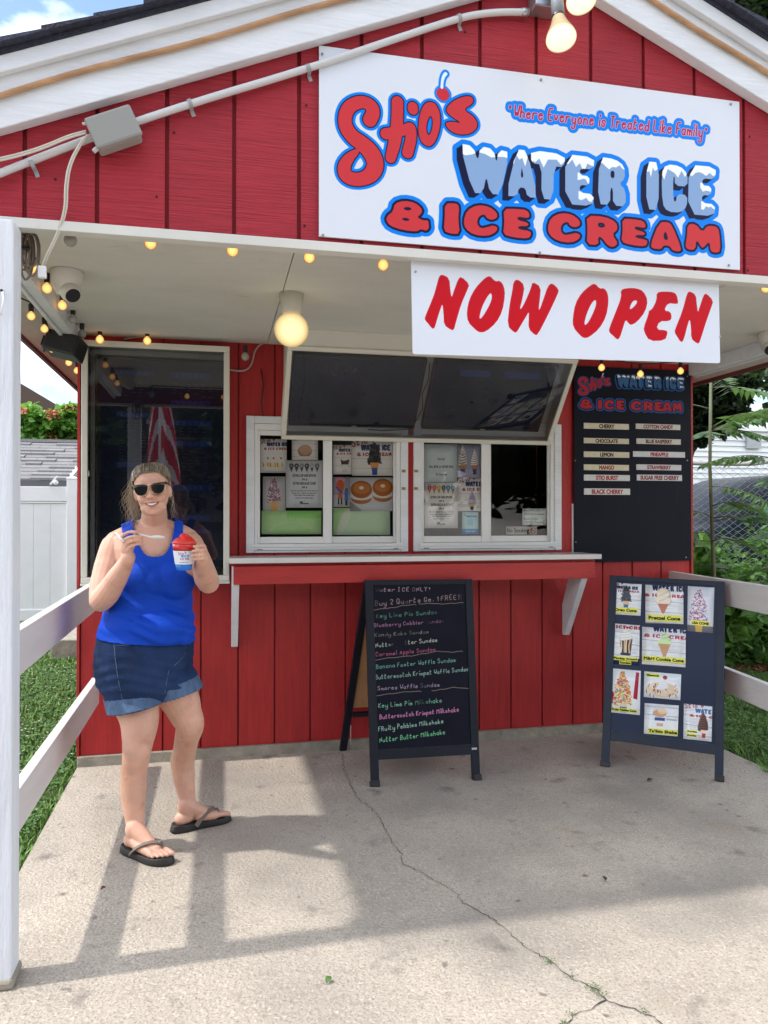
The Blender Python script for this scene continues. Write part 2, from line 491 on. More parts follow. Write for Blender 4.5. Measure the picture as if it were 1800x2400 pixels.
# logo lettering, in a box 0..1 (y down) -----------------------------------------------------------
BUB = {
 '&': [[(.16, .40), (.2, .12), (.42, 0), (.68, .05), (.85, .25), (.82, .42), (.72, .52), (.86, .60), (.98, .58), (.99, .72), (1, .84), (.93, .95), (.8, .9), (.72, 1), (.4, 1), (.1, .9), (0, .7), (.05, .52)],
       [(.40, .27), (.5, .22), (.6, .27), (.5, .33)], [(.36, .62), (.46, .58), (.55, .63), (.46, .67)]],
 'I': [[(.12, .04), (.8, 0), (.98, .12), (.9, .5), (.98, .96), (.5, 1), (.05, .93), (.12, .5)]],
 'C': [[(0, .55), (.1, .2), (.4, 0), (.75, .02), (.98, .2), (1, .38), (.82, .48), (.66, .42), (.62, .3), (.45, .38), (.4, .6), (.5, .74), (.7, .68), (.85, .62), (1, .68), (.95, .85), (.7, 1), (.3, .98), (.06, .8)]],
 'E': [[(.05, .02), (.5, 0), (.88, .02), (.98, .22), (.9, .32), (.55, .28), (.55, .38), (.9, .44), (.92, .58), (.58, .6), (.56, .68), (.98, .72), (1, .85), (.9, 1), (.4, 1), (.02, .92), (.08, .5)]],
 'R': [[(.05, .02), (.6, 0), (.95, .15), (1, .4), (.82, .58), (1, .85), (.85, 1), (.68, .98), (.5, .72), (.4, .7), (.42, .98), (.05, 1), (.08, .5)], [(.4, .24), (.58, .24), (.6, .36), (.42, .38)]],
 'A': [[(.3, .05), (.6, 0), (.75, .1), (1, .9), (.9, 1), (.68, .98), (.62, .84), (.42, .84), (.36, .98), (.1, 1), (0, .88)], [(.46, .42), (.52, .36), (.58, .62), (.45, .62)]],
 'M': [[(.06, .05), (.3, 0), (.48, .28), (.62, .02), (.9, .02), (.97, .2), (1, .92), (.85, 1), (.7, .96), (.68, .6), (.52, .86), (.45, .86), (.32, .58), (.3, .96), (.1, 1), (0, .88), (.05, .5)]]}
ICY = {
 'W': [[(0, 0), (.24, .02), (.34, .34), (.42, 0), (.66, .02), (.74, .34), (.80, .02), (1, .04), (.83, 1), (.60, 1), (.51, .58), (.40, 1), (.18, 1)]],
 'A': [[(.26, 0), (.70, 0), (1, 1), (.68, 1), (.62, .80), (.38, .80), (.33, 1), (0, 1)], [(.48, .30), (.58, .60), (.42, .60)]],
 'T': [[(0, 0), (1, 0), (1, .26), (.68, .26), (.68, 1), (.32, 1), (.32, .26), (0, .26)]],
 'E': [[(0, 0), (1, 0), (.97, .24), (.5, .23), (.49, .40), (.84, .40), (.82, .58), (.49, .58), (.49, .76), (1, .77), (.97, 1), (0, 1)]],
 'R': [[(0, 0), (.6, 0), (.94, .12), (.98, .38), (.75, .52), (1, .64), (1, 1), (.56, 1), (.55, .62), (.42, .62), (.42, 1), (0, 1)], [(.42, .24), (.6, .24), (.6, .42), (.42, .42)]],
 'I': [[(0, 0), (1, 0), (1, 1), (0, 1)]],
 'C': [[(0, .2), (.18, 0), (.7, 0), (1, .16), (1, .42), (.52, .42), (.52, .22), (.42, .24), (.42, .76), (.56, .80), (.6, .62), (1, .62), (.98, .86), (.75, 1), (.2, 1), (0, .84)]]}

def place_poly(loops, q):      # unit box -> quad (tl, tr, br, bl)
    (ax, ay), (bx, by), (cx, cy), (dx, dy) = q
    return [[((1 - u) * (1 - v) * ax + u * (1 - v) * bx + u * v * cx + (1 - u) * v * dx, (1 - u) * (1 - v) * ay + u * (1 - v) * by + u * v * cy + (1 - u) * v * dy) for u, v in l] for l in loops]

def sdf_union(cv, shapes, pad):
    """shapes: ('p', loops, grow) or ('s', pts); one distance field over their common window"""
    xs, ys = [], []
    for k in shapes:
        for l in (k[1] if k[0] == 'p' else [k[1]]):
            for p in l: xs.append(p[0]); ys.append(p[1])
    rm = max([0] + [p[2] for k in shapes if k[0] == 's' for p in k[1]])
    W = cv.win(min(xs) - pad - rm, min(ys) - pad - rm, max(xs) + pad + rm, max(ys) + pad + rm)
    if W is None: return None, None
    D = np.full(W[4].shape, 1e9, np.float32)
    for k in shapes:
        if k[0] == 'p':
            sg = np.vstack([np.hstack([np.asarray(l, float), np.roll(np.asarray(l, float), -1, 0)]) for l in k[1]])
            lw = cv.win(sg[:, [0, 2]].min() - pad, sg[:, [1, 3]].min() - pad, sg[:, [0, 2]].max() + pad, sg[:, [1, 3]].max() + pad)
            if lw is None: continue
            _, d = cv.seg_sdf(sg, 0, pad, True, lw); d = d - k[2]
        else:
            P = chaikin(k[1], 2, False); sg = np.hstack([P[:-1, :2], P[1:, :2]]); rr = np.stack([P[:-1, 2], P[1:, 2]], 1)
            m = rr.max() + pad
            lw = cv.win(sg[:, [0, 2]].min() - m, sg[:, [1, 3]].min() - m, sg[:, [0, 2]].max() + m, sg[:, [1, 3]].max() + m)
            if lw is None: continue
            _, d = cv.seg_sdf(sg, rr, pad, False, lw)
        x0, y0 = max(W[0], lw[0]), max(W[1], lw[1]); x1, y1 = min(W[2], lw[2]), min(W[3], lw[3])
        if x1 <= x0 or y1 <= y0: continue
        t = D[y0 - W[1]:y1 - W[1], x0 - W[0]:x1 - W[0]]
        np.minimum(t, d[y0 - lw[1]:y1 - lw[1], x0 - lw[0]:x1 - lw[0]], out=t)
    return W, D

def bubble(cv, quads, word, s, red='#c9383e', blue='#007fea', black='#141433', halo=True):
    sh = [('p', [chaikin(l, 1) for l in place_poly(BUB[c], q)], s * .10) for c, q in zip(word, quads)]
    W, D = sdf_union(cv, sh, s * 7 + 3)
    if halo: cv.put(W, D, blue, s * 4.6)
    if halo: cv.put(W, D, black, s * 1.5)
    cv.put(W, D, red, -s * .4)

def icy(cv, quads, word, s, face='#86a6d0', blue='#007fea', black='#0c1238', halo=True, snow=True, seed=3):
    sh = [('p', [chaikin(l, 1) for l in place_poly(ICY[c], q)], s * .4) for c, q in zip(word, quads)]
    if halo:
        drop = [('p', [[(x + dx * s, y + dy * s) for x, y in l] for l in k[1]], k[2]) for k in sh for dx, dy in ((-4.6, 3.4), (-3, 2.2), (-1.5, 1.1))]
        W, D = sdf_union(cv, sh + drop, s * 8 + 3); cv.put(W, D, blue, s * 3.6)
        W, D = sdf_union(cv, drop, s * 8 + 3); cv.put(W, D, black, s * .3)
    W, D = sdf_union(cv, sh, s * 4 + 3)
    cv.put(W, D, face, 0)
    if snow and W is not None:
        g = np.random.default_rng(seed); X, Y = W[4], W[5]
        for c, q in zip(word, quads):
            (ax, ay), (bx, by), (cx, cy), (dx, dy) = q
            h = dy - ay; n = 9; kx = np.linspace(ax - s, bx + s, n); kv = g.uniform(.10, .34, n) * h; kv[::2] *= .55
            top = ay + (by - ay) * (X - ax) / max(1, bx - ax)
            lim = top + np.interp(X, kx, kv)
            m = (X >= ax - s) & (X <= bx + s) & (Y < lim)
            d = np.maximum(D, np.where(m, (Y - lim), 9)); cv.put(W, d, '#f2f5fb', s * .2)
            if c == 'E':
                for f0, xa in ((.74, .45), (.36, .42)):
                    xl = ax + (bx - ax) * xa; lim2 = top + h * (f0 + .05) + np.interp(X, np.linspace(xl, bx, 7), g.uniform(.02, .16, 7) * h)
                    m = (X > xl) & (X < bx + s) & (Y > top + h * (f0 - .02)) & (Y < lim2)
                    cv.put(W, np.where(m, np.maximum(D, Y - lim2), 9), '#f2f5fb')

# the script name, traced in units of its own box
def stios(cv, fx, s, red='#c9383e', blue='#007fea', black='#141433', halo=True):
    """fx maps traced points (0..950, 0..620) to canvas pixels, s = pixels per traced unit"""
    def S(*p): return ('s', [(*fx(a, b), r * s) for a, b, r in p])
    sh = [S((462, 500, 44), (482, 462, 44), (480, 420, 42), (440, 386, 38), (385, 384, 40), (325, 415, 42), (297, 480, 42), (305, 550, 44), (350, 612, 46), (415, 655, 50), (475, 715, 54), (502, 785, 54), (478, 850, 50), (415, 885, 42), (345, 885, 42), (298, 855, 42), (292, 800, 40), (325, 745, 32), (362, 715, 22), (382, 698, 12)),
          S((640, 385, 38), (640, 470, 38), (635, 560, 40), (622, 650, 40), (596, 745, 34)),
          S((565, 590, 36), (620, 582, 36), (700, 560, 34), (728, 545, 34), (730, 620, 36), (706, 712, 36)),
          S((739, 418, 34), (741, 432, 34)),
          ('p', [chaikin([fx(a, b) for a, b in ((850, 378), (895, 400), (920, 470), (915, 560), (888, 640), (850, 678), (800, 655), (774, 590), (780, 480), (808, 400))], 2),
                 chaikin([fx(a, b) for a, b in ((855, 465), (870, 500), (865, 560), (845, 605), (828, 580), (828, 520))], 2)], 0),
          ('p', [chaikin([fx(a, b) for a, b in ((950, 430), (1000, 375), (1080, 343), (1130, 352), (1132, 395), (1062, 432), (1140, 480), (1165, 540), (1120, 590), (1040, 598), (975, 570), (944, 517), (1000, 510), (1062, 524), (975, 470))], 2)], 0)]
    W, D = sdf_union(cv, sh, 26 * s + 3)
    ch = [S((932, 330, 40), (938, 336, 40))]
    stem = [S((928, 290, 9), (930, 250, 9), (940, 215, 11), (952, 202, 12))]
    if halo:
        cv.put(W, D, blue, 23 * s)
        W2, D2 = sdf_union(cv, ch + stem, 20 * s + 3); cv.put(W2, D2, blue, 15 * s)
        cv.put(W, D, black, 7 * s)
    cv.put(W, D, red, 0)
    W2, D2 = sdf_union(cv, ch, 8); cv.put(W2, D2, '#c8303c', 0)
    W2, D2 = sdf_union(cv, stem, 8); cv.put(W2, D2, '#e6f0fa' if halo else red, 0)

def qs(boxes, x0, x1, y0a, y1a, y0b=None, y1b=None):
    """letter quads from fractions of a strip whose top/bottom run from (y0a,y1a) at x0 to (y0b,y1b) at x1"""
    y0b = y0a if y0b is None else y0b; y1b = y1a if y1b is None else y1b
    out = []
    for a, b in boxes:
        f = lambda u, p, q: p + (q - p) * u
        out.append(((f(a, x0, x1), f(a, y0a, y0b)), (f(b, x0, x1), f(b, y0a, y0b)), (f(b, x0, x1), f(b, y1a, y1b)), (f(a, x0, x1), f(a, y1a, y1b))))
    return out
WI = [(0, .19), (.18, .305), (.285, .405), (.42, .52), (.55, .65), (.73, .775), (.79, .885), (.90, 1)]         # W A T E R  I C E
IC = [(0, .13), (.17, .222), (.235, .335), (.35, .435), (.49, .60), (.61, .715), (.72, .81), (.80, .90), (.905, 1)]   # & I C E  C R E A M
def wi(cv, x0, x1, y0, y1, s, **k): icy(cv, qs(WI, x0, x1, y0, y1), 'WATERICE', s, **k)
def ic(cv, x0, x1, y0, y1, s, **k): bubble(cv, qs(IC, x0, x1, y0, y1), '&ICECREAM', s, **k)
# ------------------------------------------------------------------ materials of the place
M_REDV = mat('red_paint_wall', (.40, .020, .022), spec=.4, rough=.45, dirt=(.22, .03, .022), dscale=1.6, dlo=.62, dhi=.9, var=.16, vscale=5, stretch=(9, 9, .7), bump=.7, bscale=30, rnd=.06)
M_REDH = mat('red_paint_gable', (.35, .022, .036), spec=.3, rough=.6, var=.17, vscale=7, stretch=(.8, 9, 26), bump=1.5, bscale=7, rnd=.07, dirt=(.22, .012, .02), dscale=5, dlo=.6, dhi=.8)
M_REDS = mat('red_paint_trim', (.40, .022, .022), rough=.42, var=.12, vscale=4, stretch=(1, 6, 6), bump=.5, bscale=20)
M_WHITE = mat('white_wood', (.70, .725, .77), rough=.5, var=.07, vscale=3, stretch=(.6, 5, 5), bump=.9, bscale=18, dirt=(.33, .31, .28), dscale=9, dlo=.70, dhi=.78)
M_POST = mat('white_post_paint', (.68, .71, .77), rough=.55, var=.07, vscale=3, stretch=(5, 5, .8), bump=1.6, bscale=16, dirt=(.36, .33, .29), dscale=5, dlo=.68, dhi=.84)
M_CREAM = mat('cream_ceiling_paint', (.63, .625, .585), rough=.7, var=.06, vscale=2, bump=.6, bscale=14, stretch=(1, 2, 1), dirt=(.30, .27, .22), dscale=2.2, dlo=.62, dhi=.86)
M_CREAMF = mat('cream_case_paint', (.66, .64, .57), rough=.45, var=.05, dirt=(.34, .28, .2), dscale=9, dlo=.68, dhi=.8)
M_VINYL = mat('white_vinyl', (.76, .76, .77), rough=.35, var=.03)
M_SHELF = mat('white_countertop', (.66, .66, .65), rough=.14, var=.05)
M_GREY = mat('grey_plastic', (.30, .30, .29), rough=.5, var=.05)
M_PIPE = mat('grey_white_pipe', (.58, .59, .61), rough=.42, dirt=(.3, .12, .1), dscale=8, dlo=.72, dhi=.78)
M_STEEL = mat('galvanised_steel', (.45, .46, .48), rough=.35, metal=.8, var=.1)
M_BLACK = mat('black_plastic', (.014, .014, .016), rough=.42)
M_DARK = mat('dark_interior', (.035, .034, .036), rough=.8, var=.4, vscale=3)
M_CURB = mat('kerb_concrete', (.30, .27, .22), rough=.9, var=.25, vscale=12, bump=2, bscale=40, dirt=(.3, .05, .03), dscale=6, dlo=.7, dhi=.8)
M_SHINGLE = mat('asphalt_shingle', (.030, .033, .058), rough=.9, var=.4, vscale=60, bump=2, bscale=120, rnd=.25)
M_BROWN = mat('brown_wood_strip', (.44, .25, .13), rough=.6, var=.25, vscale=5, stretch=(1, 6, 6), dirt=(.5, .45, .4), dscale=4, dlo=.6, dhi=.8)
M_GLASS = glass_mat('window_glass')
M_CGLASS = glass_mat('case_glass', tint=(.80, .82, .84), ior=1.95)
M_SCREEN = mat('screen_black', (.012, .013, .022), rough=.12, spec=.6)
M_SCREW = mat('screw_steel', (.3, .3, .3), rough=.35, metal=.9)

XL, XR, YG = -0.713, 2.972, -1.925
SL = .417                                   # roof pitch
def zr(x):                                  # underside of the rake at the gable siding
    return 2.727 + SL * x if x < 1.128 else 2.727 + SL * 1.128 - .426 * (x - 1.128)

stand = thing('ice_cream_stand', (1.13, 0, 0), 'red board-sided ice cream stand with white trim, gable roof and serving windows', 'kiosk')

# wall boards, one object each, cut round the window opening
g0 = .1222
edges = [XL] + [g0 + .2032 * i for i in range(-4, 15) if XL + .03 < g0 + .2032 * i < XR - .03] + [XR]
OX0, OX1, OZ0, OZ1 = .165, 2.073, 1.134, 1.907
for a, b in zip(edges[:-1], edges[1:]):
    a2, b2 = a + .0045, b - .0045
    m = MB()
    if b2 <= OX0 or a2 >= OX1: m.box(a2, b2, 0, .012, .056, 2.42)
    else:
        m.box(a2, b2, 0, .012, .056, OZ0).box(a2, b2, 0, .012, OZ1, 2.42)
        if a2 < OX0: m.box(a2, OX0, 0, .012, OZ0, OZ1)
        if b2 > OX1: m.box(OX1, b2, 0, .012, OZ0, OZ1)
    m.build('siding_board', M_REDV, stand, bevel=.0015)
MB().box(1.101, 1.135, -.004, .012, OZ0, OZ1).build('siding_board', M_REDV, stand)
bk = MB()
bk.box(XL + .002, OX0, .0125, .09, .056, 2.42).box(OX1, XR - .002, .0125, .09, .056, 2.42).box(OX0, OX1, .0125, .09, .056, OZ0).box(OX0, OX1, .0125, .09, OZ1, 2.42)
bk.box(XL + .002, XL + .08, .09, 2.9, .056, 2.42).box(XR - .08, XR - .002, .09, 2.9, .056, 2.42).box(XL + .002, XR - .002, 2.9, 2.98, .056, 2.42)
M_GROOVE = mat('groove_red', (.24, .014, .02), rough=.8)
bk.build('wall_backing', M_GROOVE, stand)
MB().box(XL - .014, XL - .001, -.012, .07, .05, 2.40).box(XR + .001, XR + .014, -.012, .07, .05, 2.40).build('corner_board', M_REDS, stand)
MB().box(XL - .01, XR + .01, -.022, .1, -.02, .0555).build('foundation_kerb', M_CURB, stand, bevel=.004)
# the room behind the windows
room = MB()
room.box(XL + .09, XR - .09, 2.2, 2.22, .1, 2.4).box(XL + .09, XR - .09, .1, 2.2, .06, .08).box(XL + .09, XR - .09, .1, 2.2, 2.40, 2.41)
room.box(.2, 1.1, 1.5, 2.1, .1, 1.5).box(1.9, 2.3, 1.2, 2.1, .1, 1.95)
room.build('interior_room', M_DARK, stand)
M_INT = mat('interior_equipment', (.16, .17, .19), rough=.3, metal=.4, var=.3)
MB().box(1.3, 1.85, 1.1, 1.7, .1, 1.45).box(1.35, 1.6, 1.15, 1.5, 1.45, 1.7).build('freezer_cabinet', M_INT, stand, bevel=.01)

# gable boards
e2 = [-.985] + [-.5556 + .2032 * i for i in range(-2, 19) if -.96 < -.5556 + .2032 * i < 3.21] + [3.24]
for a, b in zip(e2[:-1], e2[1:]):
    a2, b2 = a + .0062, b - .0062
    pts = [(a2, 2.205), (b2, 2.205), (b2, zr(b2) + .02)]
    if a2 < 1.128 < b2: pts.append((1.128, zr(1.128) + .02))
    pts.append((a2, zr(a2) + .02))
    MB().prism(pts, YG, YG + .013).build('gable_board', M_REDH, stand, bevel=.0015)
M_KNOT = mat('nail_hole', (.05, .006, .008), rough=.9)
for (x, y) in ((718, 247), (408, 311), (367, 461), (714, 529), (1757, 320), (1753, 634), (1090, 75), (905, 150), (560, 205), (130, 420)):
    p = at(x, y, 1, YG - .0008); MB().lathe([(.0045, 0), (.0035, .0006), (0, .0007)], 8, Matrix.Translation(p) @ Matrix.Rotation(R(90), 4, 'X')).build('nail_hole', M_KNOT, stand)
MB().prism([(-.985, 2.205), (3.24, 2.205), (3.24, zr(3.24) + .02), (1.128, zr(1.128) + .02), (-.985, zr(-.985) + .02)], YG + .0135, YG + .05).build('gable_backing', M_GROOVE, stand)
MB().box(-1.0, 3.26, YG - .018, YG + .012, 2.187, 2.217).box(-1.0, 3.26, YG + .0135, YG + .034, 2.190, 2.204).build('gable_beam', M_CREAM, stand, bevel=.002)

# rake boards, strips and roof
def rake(sgn):
    x0, x1 = (1.128, -1.02) if sgn < 0 else (1.128, 3.28)
    s = SL if sgn < 0 else .426
    z = lambda x, o: 2.727 + SL * 1.128 - s * abs(x - 1.128) + o
    def strip(name, o0, o1, ya, yb, m, bv=.003):
        pts = [(x0, z(x0, o0)), (x1, z(x1, o0)), (x1, z(x1, o1)), (x0, z(x0, o1))]
        if x1 < x0: pts = pts[::-1]
        return MB().prism(pts, ya, yb).build(name, m, stand, bevel=bv)
    strip('rake_fascia', -.012, .145, YG - .045, YG - .002, M_WHITE)
    strip('rake_trim', .135, .185, YG - .070, YG - .0455, M_WHITE)
    # brown strip, sagging a little off the board
    n = 26; pts = []
    for k in range(n):
        x = x0 + (x1 - x0) * k / (n - 1); x = x if abs(x - 1.128) > .02 else 1.128 + .02 * sgn
        pts.append((x, YG - .055, z(x, .088 + .004 * math.sin(k * .8) - .012 * (k / n))))
    MB().tube(pts, .0085, 8).build('rake_cord_strip', M_BROWN, stand, smooth=True)
    strip('roof_deck', .185, .2, YG - .075, 3.1, M_SHINGLE, 0)
    # shingle courses: separate tabs along the rake
    L = abs(x1 - x0) + .03; n = int(L / .14) + 1
    for k in range(n):
        d0 = .14 * k; d1 = d0 + .16
        xa = 1.128 + sgn * (L - d0); xb = 1.128 + sgn * max(0, L - d1)
        q = random.uniform(-.004, .008)
        za, zb = z(xa, .200), z(xb, .200)
        y0 = YG - .095 - random.uniform(0, .015)
        for ya, yb in ((y0, y0 + .30), (y0 + .305, 3.12)):
            m = MB(); lift = .022 + q
            A = [(xa, ya, za + .002), (xa, yb, za + .002), (xa, ya, za + lift), (xa, yb, za + lift), (xb, ya, zb + .001), (xb, yb, zb + .001), (xb, ya, zb + .006), (xb, yb, zb + .006)]
            m.add(A, [(0, 1, 3, 2), (4, 6, 7, 5), (0, 2, 6, 4), (1, 5, 7, 3), (2, 3, 7, 6), (0, 4, 5, 1)])
            m.build('shingle', M_SHINGLE, stand)
    # sloped soffit under the eave
    xe = -.99 if sgn < 0 else 3.25; xi = XL - .03 if sgn < 0 else XR + .03
    b = MB()
    b.add([(xe, YG + .05, z(xe, -.02)), (xi, YG + .05, z(xi, -.02)), (xi, 3.0, z(xi, -.02)), (xe, 3.0, z(xe, -.02)),
           (xe, YG + .05, z(xe, 0)), (xi, YG + .05, z(xi, 0)), (xi, 3.0, z(xi, 0)), (xe, 3.0, z(xe, 0))],
          [(0, 3, 2, 1), (4, 5, 6, 7), (0, 1, 5, 4), (1, 2, 6, 5), (2, 3, 7, 6), (3, 0, 4, 7)])
    b.build('eave_soffit', M_CREAM, stand)
    MB().box(min(xe, xe + sgn * .02), max(xe, xe + sgn * .02), YG + .05, 3.05, z(xe, -.045), z(xe, .18)).build('eave_fascia', mat('eave_fascia_red', (.16, .05, .05), rough=.6), stand)
rake(-1); rake(1)
# flat porch ceiling in four sheets, side beams
for a, b in ((XL, .28), (.284, 1.10), (1.104, 2.1), (2.104, XR)):
    MB().box(a, b, YG + .10, -.001, 2.318, 2.33).build('ceiling_panel', M_CREAM, stand)
for s, x in ((-1, XL), (1, XR)):
    a, b = sorted((x - s * .02, x + s * .028))
    MB().box(a, b, YG + .10, -.016, 2.245, 2.3175).build('side_beam', M_WHITE, stand, bevel=.003)
    a, b = sorted((x + s * .03, x + s * .045))
    MB().box(a, b, YG + .05, -.016, 2.235, 2.30).build('beam_trim', M_WHITE, stand)
MB().box(-.66, -.565, -2.01, -1.915, 0.012, 2.186).build('porch_post', M_POST, stand, bevel=.006)
MB().box(-.668, -.557, -2.018, -1.907, 0, .03).build('post_footing', M_CURB, stand, bevel=.01)

# serving windows
def window(x0, x1, ga0, ga1, gb0, gb1):
    w = MB()
    zt, zb = 1.907, 1.136
    w.box(x0, x0 + .045, -.020, .05, zb, zt).box(x1 - .045, x1, -.020, .05, zb, zt).box(x0 + .0455, x1 - .0455, -.019, .05, zt - .042, zt).box(x0 + .0455, x1 - .0455, -.017, .05, zb, zb + .012)
    win = w.build('window', M_WHITE, stand, bevel=.003)
    f = MB()
    f.box(x0 + .046, ga0 - .013, -.012, .045, 1.15, zt - .043).box(gb1 + .013, x1 - .046, -.012, .045, 1.15, zt - .043)
    f.box(x0 + .0465, x1 - .0465, -.014, .045, 1.830, zt - .044)
    f.build('window_track', M_VINYL, win, bevel=.002)
    MB().box(x0 + .035, x1 - .035, -.030, .045, 1.1665, 1.186).box(x0 + .035, x1 - .035, -.026, .045, 1.15, 1.166).build('window_sill', M_VINYL, win, bevel=.002)
    for a, b, y in ((ga0, ga1, 0.0), (gb0, gb1, .016)):
        s = MB()
        s.box(a - .0125, a, y - .008, y + .012, 1.187, 1.829).box(b, b + (.05 if y == 0 else .0125), y - .008, y + .012, 1.187, 1.829)
        s.box(a + .0005, b - .0005, y - .007, y + .012, 1.1875, 1.225).box(a + .0005, b - .0005, y - .007, y + .012, 1.800, 1.8285)
        sash = s.build('sash', M_VINYL, win, bevel=.002)
        MB().add([(a, y + .002, 1.225), (b, y + .002, 1.225), (b, y + .002, 1.8), (a, y + .002, 1.8)], [(0, 1, 2, 3)]).build('pane', M_GLASS, win)
    MB().box(x0 + .06, x0 + .09, -.0275, -.026, 1.153, 1.1565).box(x1 - .09, x1 - .06, -.0275, -.026, 1.153, 1.1565).build('weep_slot', M_BLACK, win)
    return win
window(.165, 1.101, .242, .601, .655, 1.019)
window(1.135, 2.073, 1.200, 1.559, 1.625, 1.993)

# counter
MB().box(.067, 2.19, -.30, -.0305, 1.094, 1.122).build('counter_shelf', M_SHELF, stand, bevel=.003)
MB().box(.075, 2.17, -.255, -.001, 1.0785, 1.0935).build('counter_batten', M_REDS, stand)
MB().box(.090, 2.155, -.283, -.262, .982, 1.077).build('counter_apron', M_REDS, stand, bevel=.002)
for bx in (.084, 2.083):
    b = MB(); pts = [(-.261, 1.076), (-.14, 1.076), (-.001, .80), (-.001, .615), (-.03, .615), (-.261, .975)]
    vs = [(bx, y, z) for y, z in pts] + [(bx + .036, y, z) for y, z in pts]; n = len(pts)
    b.add(vs, [tuple(range(n - 1, -1, -1)), tuple(range(n, 2 * n))] + [(i, (i + 1) % n, (i + 1) % n + n, i + n) for i in range(n)])
    b.build('counter_bracket', M_WHITE, stand, bevel=.002)
# brass hinge leaves left on the casings
for q in ((946, 1104), (946, 1145), (975, 1104), (975, 1145)):
    p = at(*q, 1, -.021); MB().box(p.x - .011, p.x + .011, -.0235, -.0205, p.z - .008, p.z + .008).build('hinge_leaf', mat('old_brass', (.33, .24, .1), rough=.5, metal=.6), stand)

# ------------------------------------------------------------------ ground
M_CONC = mat('concrete', (.43, .38, .315), rough=.92, var=.18, vscale=2.2, bump=2.2, bscale=70)
def concrete_nodes(m):
    t = m.node_tree; b = t.nodes['Principled BSDF']; src = b.inputs['Base Color'].links[0].from_socket
    tcn = t.nodes.new('ShaderNodeTexCoord')
    def layer(src, scale, lo, hi, col, fac, detail=4, kind='n'):
        if kind == 'n':
            n = t.nodes.new('ShaderNodeTexNoise'); n.inputs['Scale'].default_value = scale; n.inputs['Detail'].default_value = detail; o = n.outputs['Fac']
        else:
            n = t.nodes.new('ShaderNodeTexVoronoi'); n.inputs['Scale'].default_value = scale; o = n.outputs['Distance']
        t.links.new(tcn.outputs['Object'], n.inputs['Vector'])
        r = t.nodes.new('ShaderNodeMapRange'); r.inputs['From Min'].default_value = lo; r.inputs['From Max'].default_value = hi
        r.inputs['To Max'].default_value = fac
        t.links.new(o, r.inputs['Value'])
        x = t.nodes.new('ShaderNodeMixRGB'); x.inputs['Color2'].default_value = (*col, 1)
        t.links.new(r.outputs['Result'], x.inputs['Fac']); t.links.new(src, x.inputs['Color1'])
        return x.outputs['Color']
    s = layer(src, 130, .52, .70, (.17, .152, .135), .75, 2)         # pits of exposed aggregate
    s = layer(s, 80, .58, .70, (.58, .53, .46), .60, 1)           # pale stones
    s = layer(s, 55, .60, .74, (.24, .21, .17), .5, 3)
    s = layer(s, 1.3, .50, .72, (.19, .178, .16), .70, 7)        # worn grey areas
    s = layer(s, .45, .5, .7, (.27, .25, .22), .45, 4)
    s = layer(s, 26, .56, .70, (.26, .225, .185), .45, 2)
    s = layer(s, 5, .64, .76, (.10, .092, .082), .72, 3)            # drip stains
    s = layer(s, 16, .72, .78, (.07, .065, .06), .7, 1)          # gum spots
    s = layer(s, 2.6, .66, .80, (.42, .27, .13), .35, 5)         # rust bloom
    t.links.new(s, b.inputs['Base Color'])
concrete_nodes(M_CONC)
slab = MB()
slab.add([(-.722, .3, 0), (-.722, -2.15, 0), (-9, -2.15, 0), (-9, -9.2, 0), (9, -9.2, 0), (9, -1.1, 0), (2.86, -1.1, 0), (2.86, .3, 0)] + [(-.722, .3, -.12), (-.722, -2.15, -.12), (-9, -2.15, -.12), (-9, -9.2, -.12), (9, -9.2, -.12), (9, -1.1, -.12), (2.86, -1.1, -.12), (2.86, .3, -.12)], [tuple(range(8))] + [(i, i + 8, (i + 1) % 8 + 8, (i + 1) % 8) for i in range(8)])
tag(slab.build('patio_pavement', M_CONC), kind='structure')
M_SOIL = mat('lawn_soil', (.055, .075, .025), rough=1, var=.5, vscale=9)
gr = MB().box(-60, 60, -40, 120, -1.2, -.035)
tag(gr.build('ground', M_SOIL), kind='structure')
# crack in the slab, followed from the photograph, with debris grown in it
M_CRACK = mat('crack_dirt', (.035, .030, .022), rough=1)
cpx = [(802, 1765), (806, 1800), (822, 1838), (838, 1870), (870, 1895), (893, 1920), (905, 1950), (920, 1975), (942, 2000), (945, 2025), (990, 2045), (1030, 2070), (1068, 2090), (1085, 2115), (1150, 2150), (1195, 2185), (1225, 2215), (1285, 2250), (1340, 2290), (1400, 2320), (1422, 2345), (1475, 2360), (1510, 2372), (1560, 2400), (1640, 2450)]
br = [(1422, 2345), (1390, 2360), (1350, 2375), (1320, 2400), (1280, 2430)]
def crack(px, w):
    V, F = [], []
    g = random.Random(5); P = [at(x, y, 2, .003) for x, y in px]; Q = []
    for a, b in zip(P[:-1], P[1:]):
        n = max(3, int((b - a).length / .012))
        for k in range(n): Q.append(a.lerp(b, k / n) + Vector((g.uniform(-.006, .006), g.uniform(-.006, .006), 0)))
    Q.append(P[-1])
    for k, p in enumerate(Q):
        d = (Q[min(k + 1, len(Q) - 1)] - Q[max(k - 1, 0)]).normalized(); s = Vector((-d.y, d.x, 0)) * (w * g.uniform(.25, 1))
        V += [p + s, p - s]
    F = [(2 * k, 2 * k + 1, 2 * k + 3, 2 * k + 2) for k in range(len(Q) - 1)]
    return V, F
for px, w in ((cpx, .0021), (br, .0024)):
    V, F = crack(px, w); o = raw('pavement_crack', [tuple(v) for v in V], F, M_CRACK); tag(o, kind='structure')
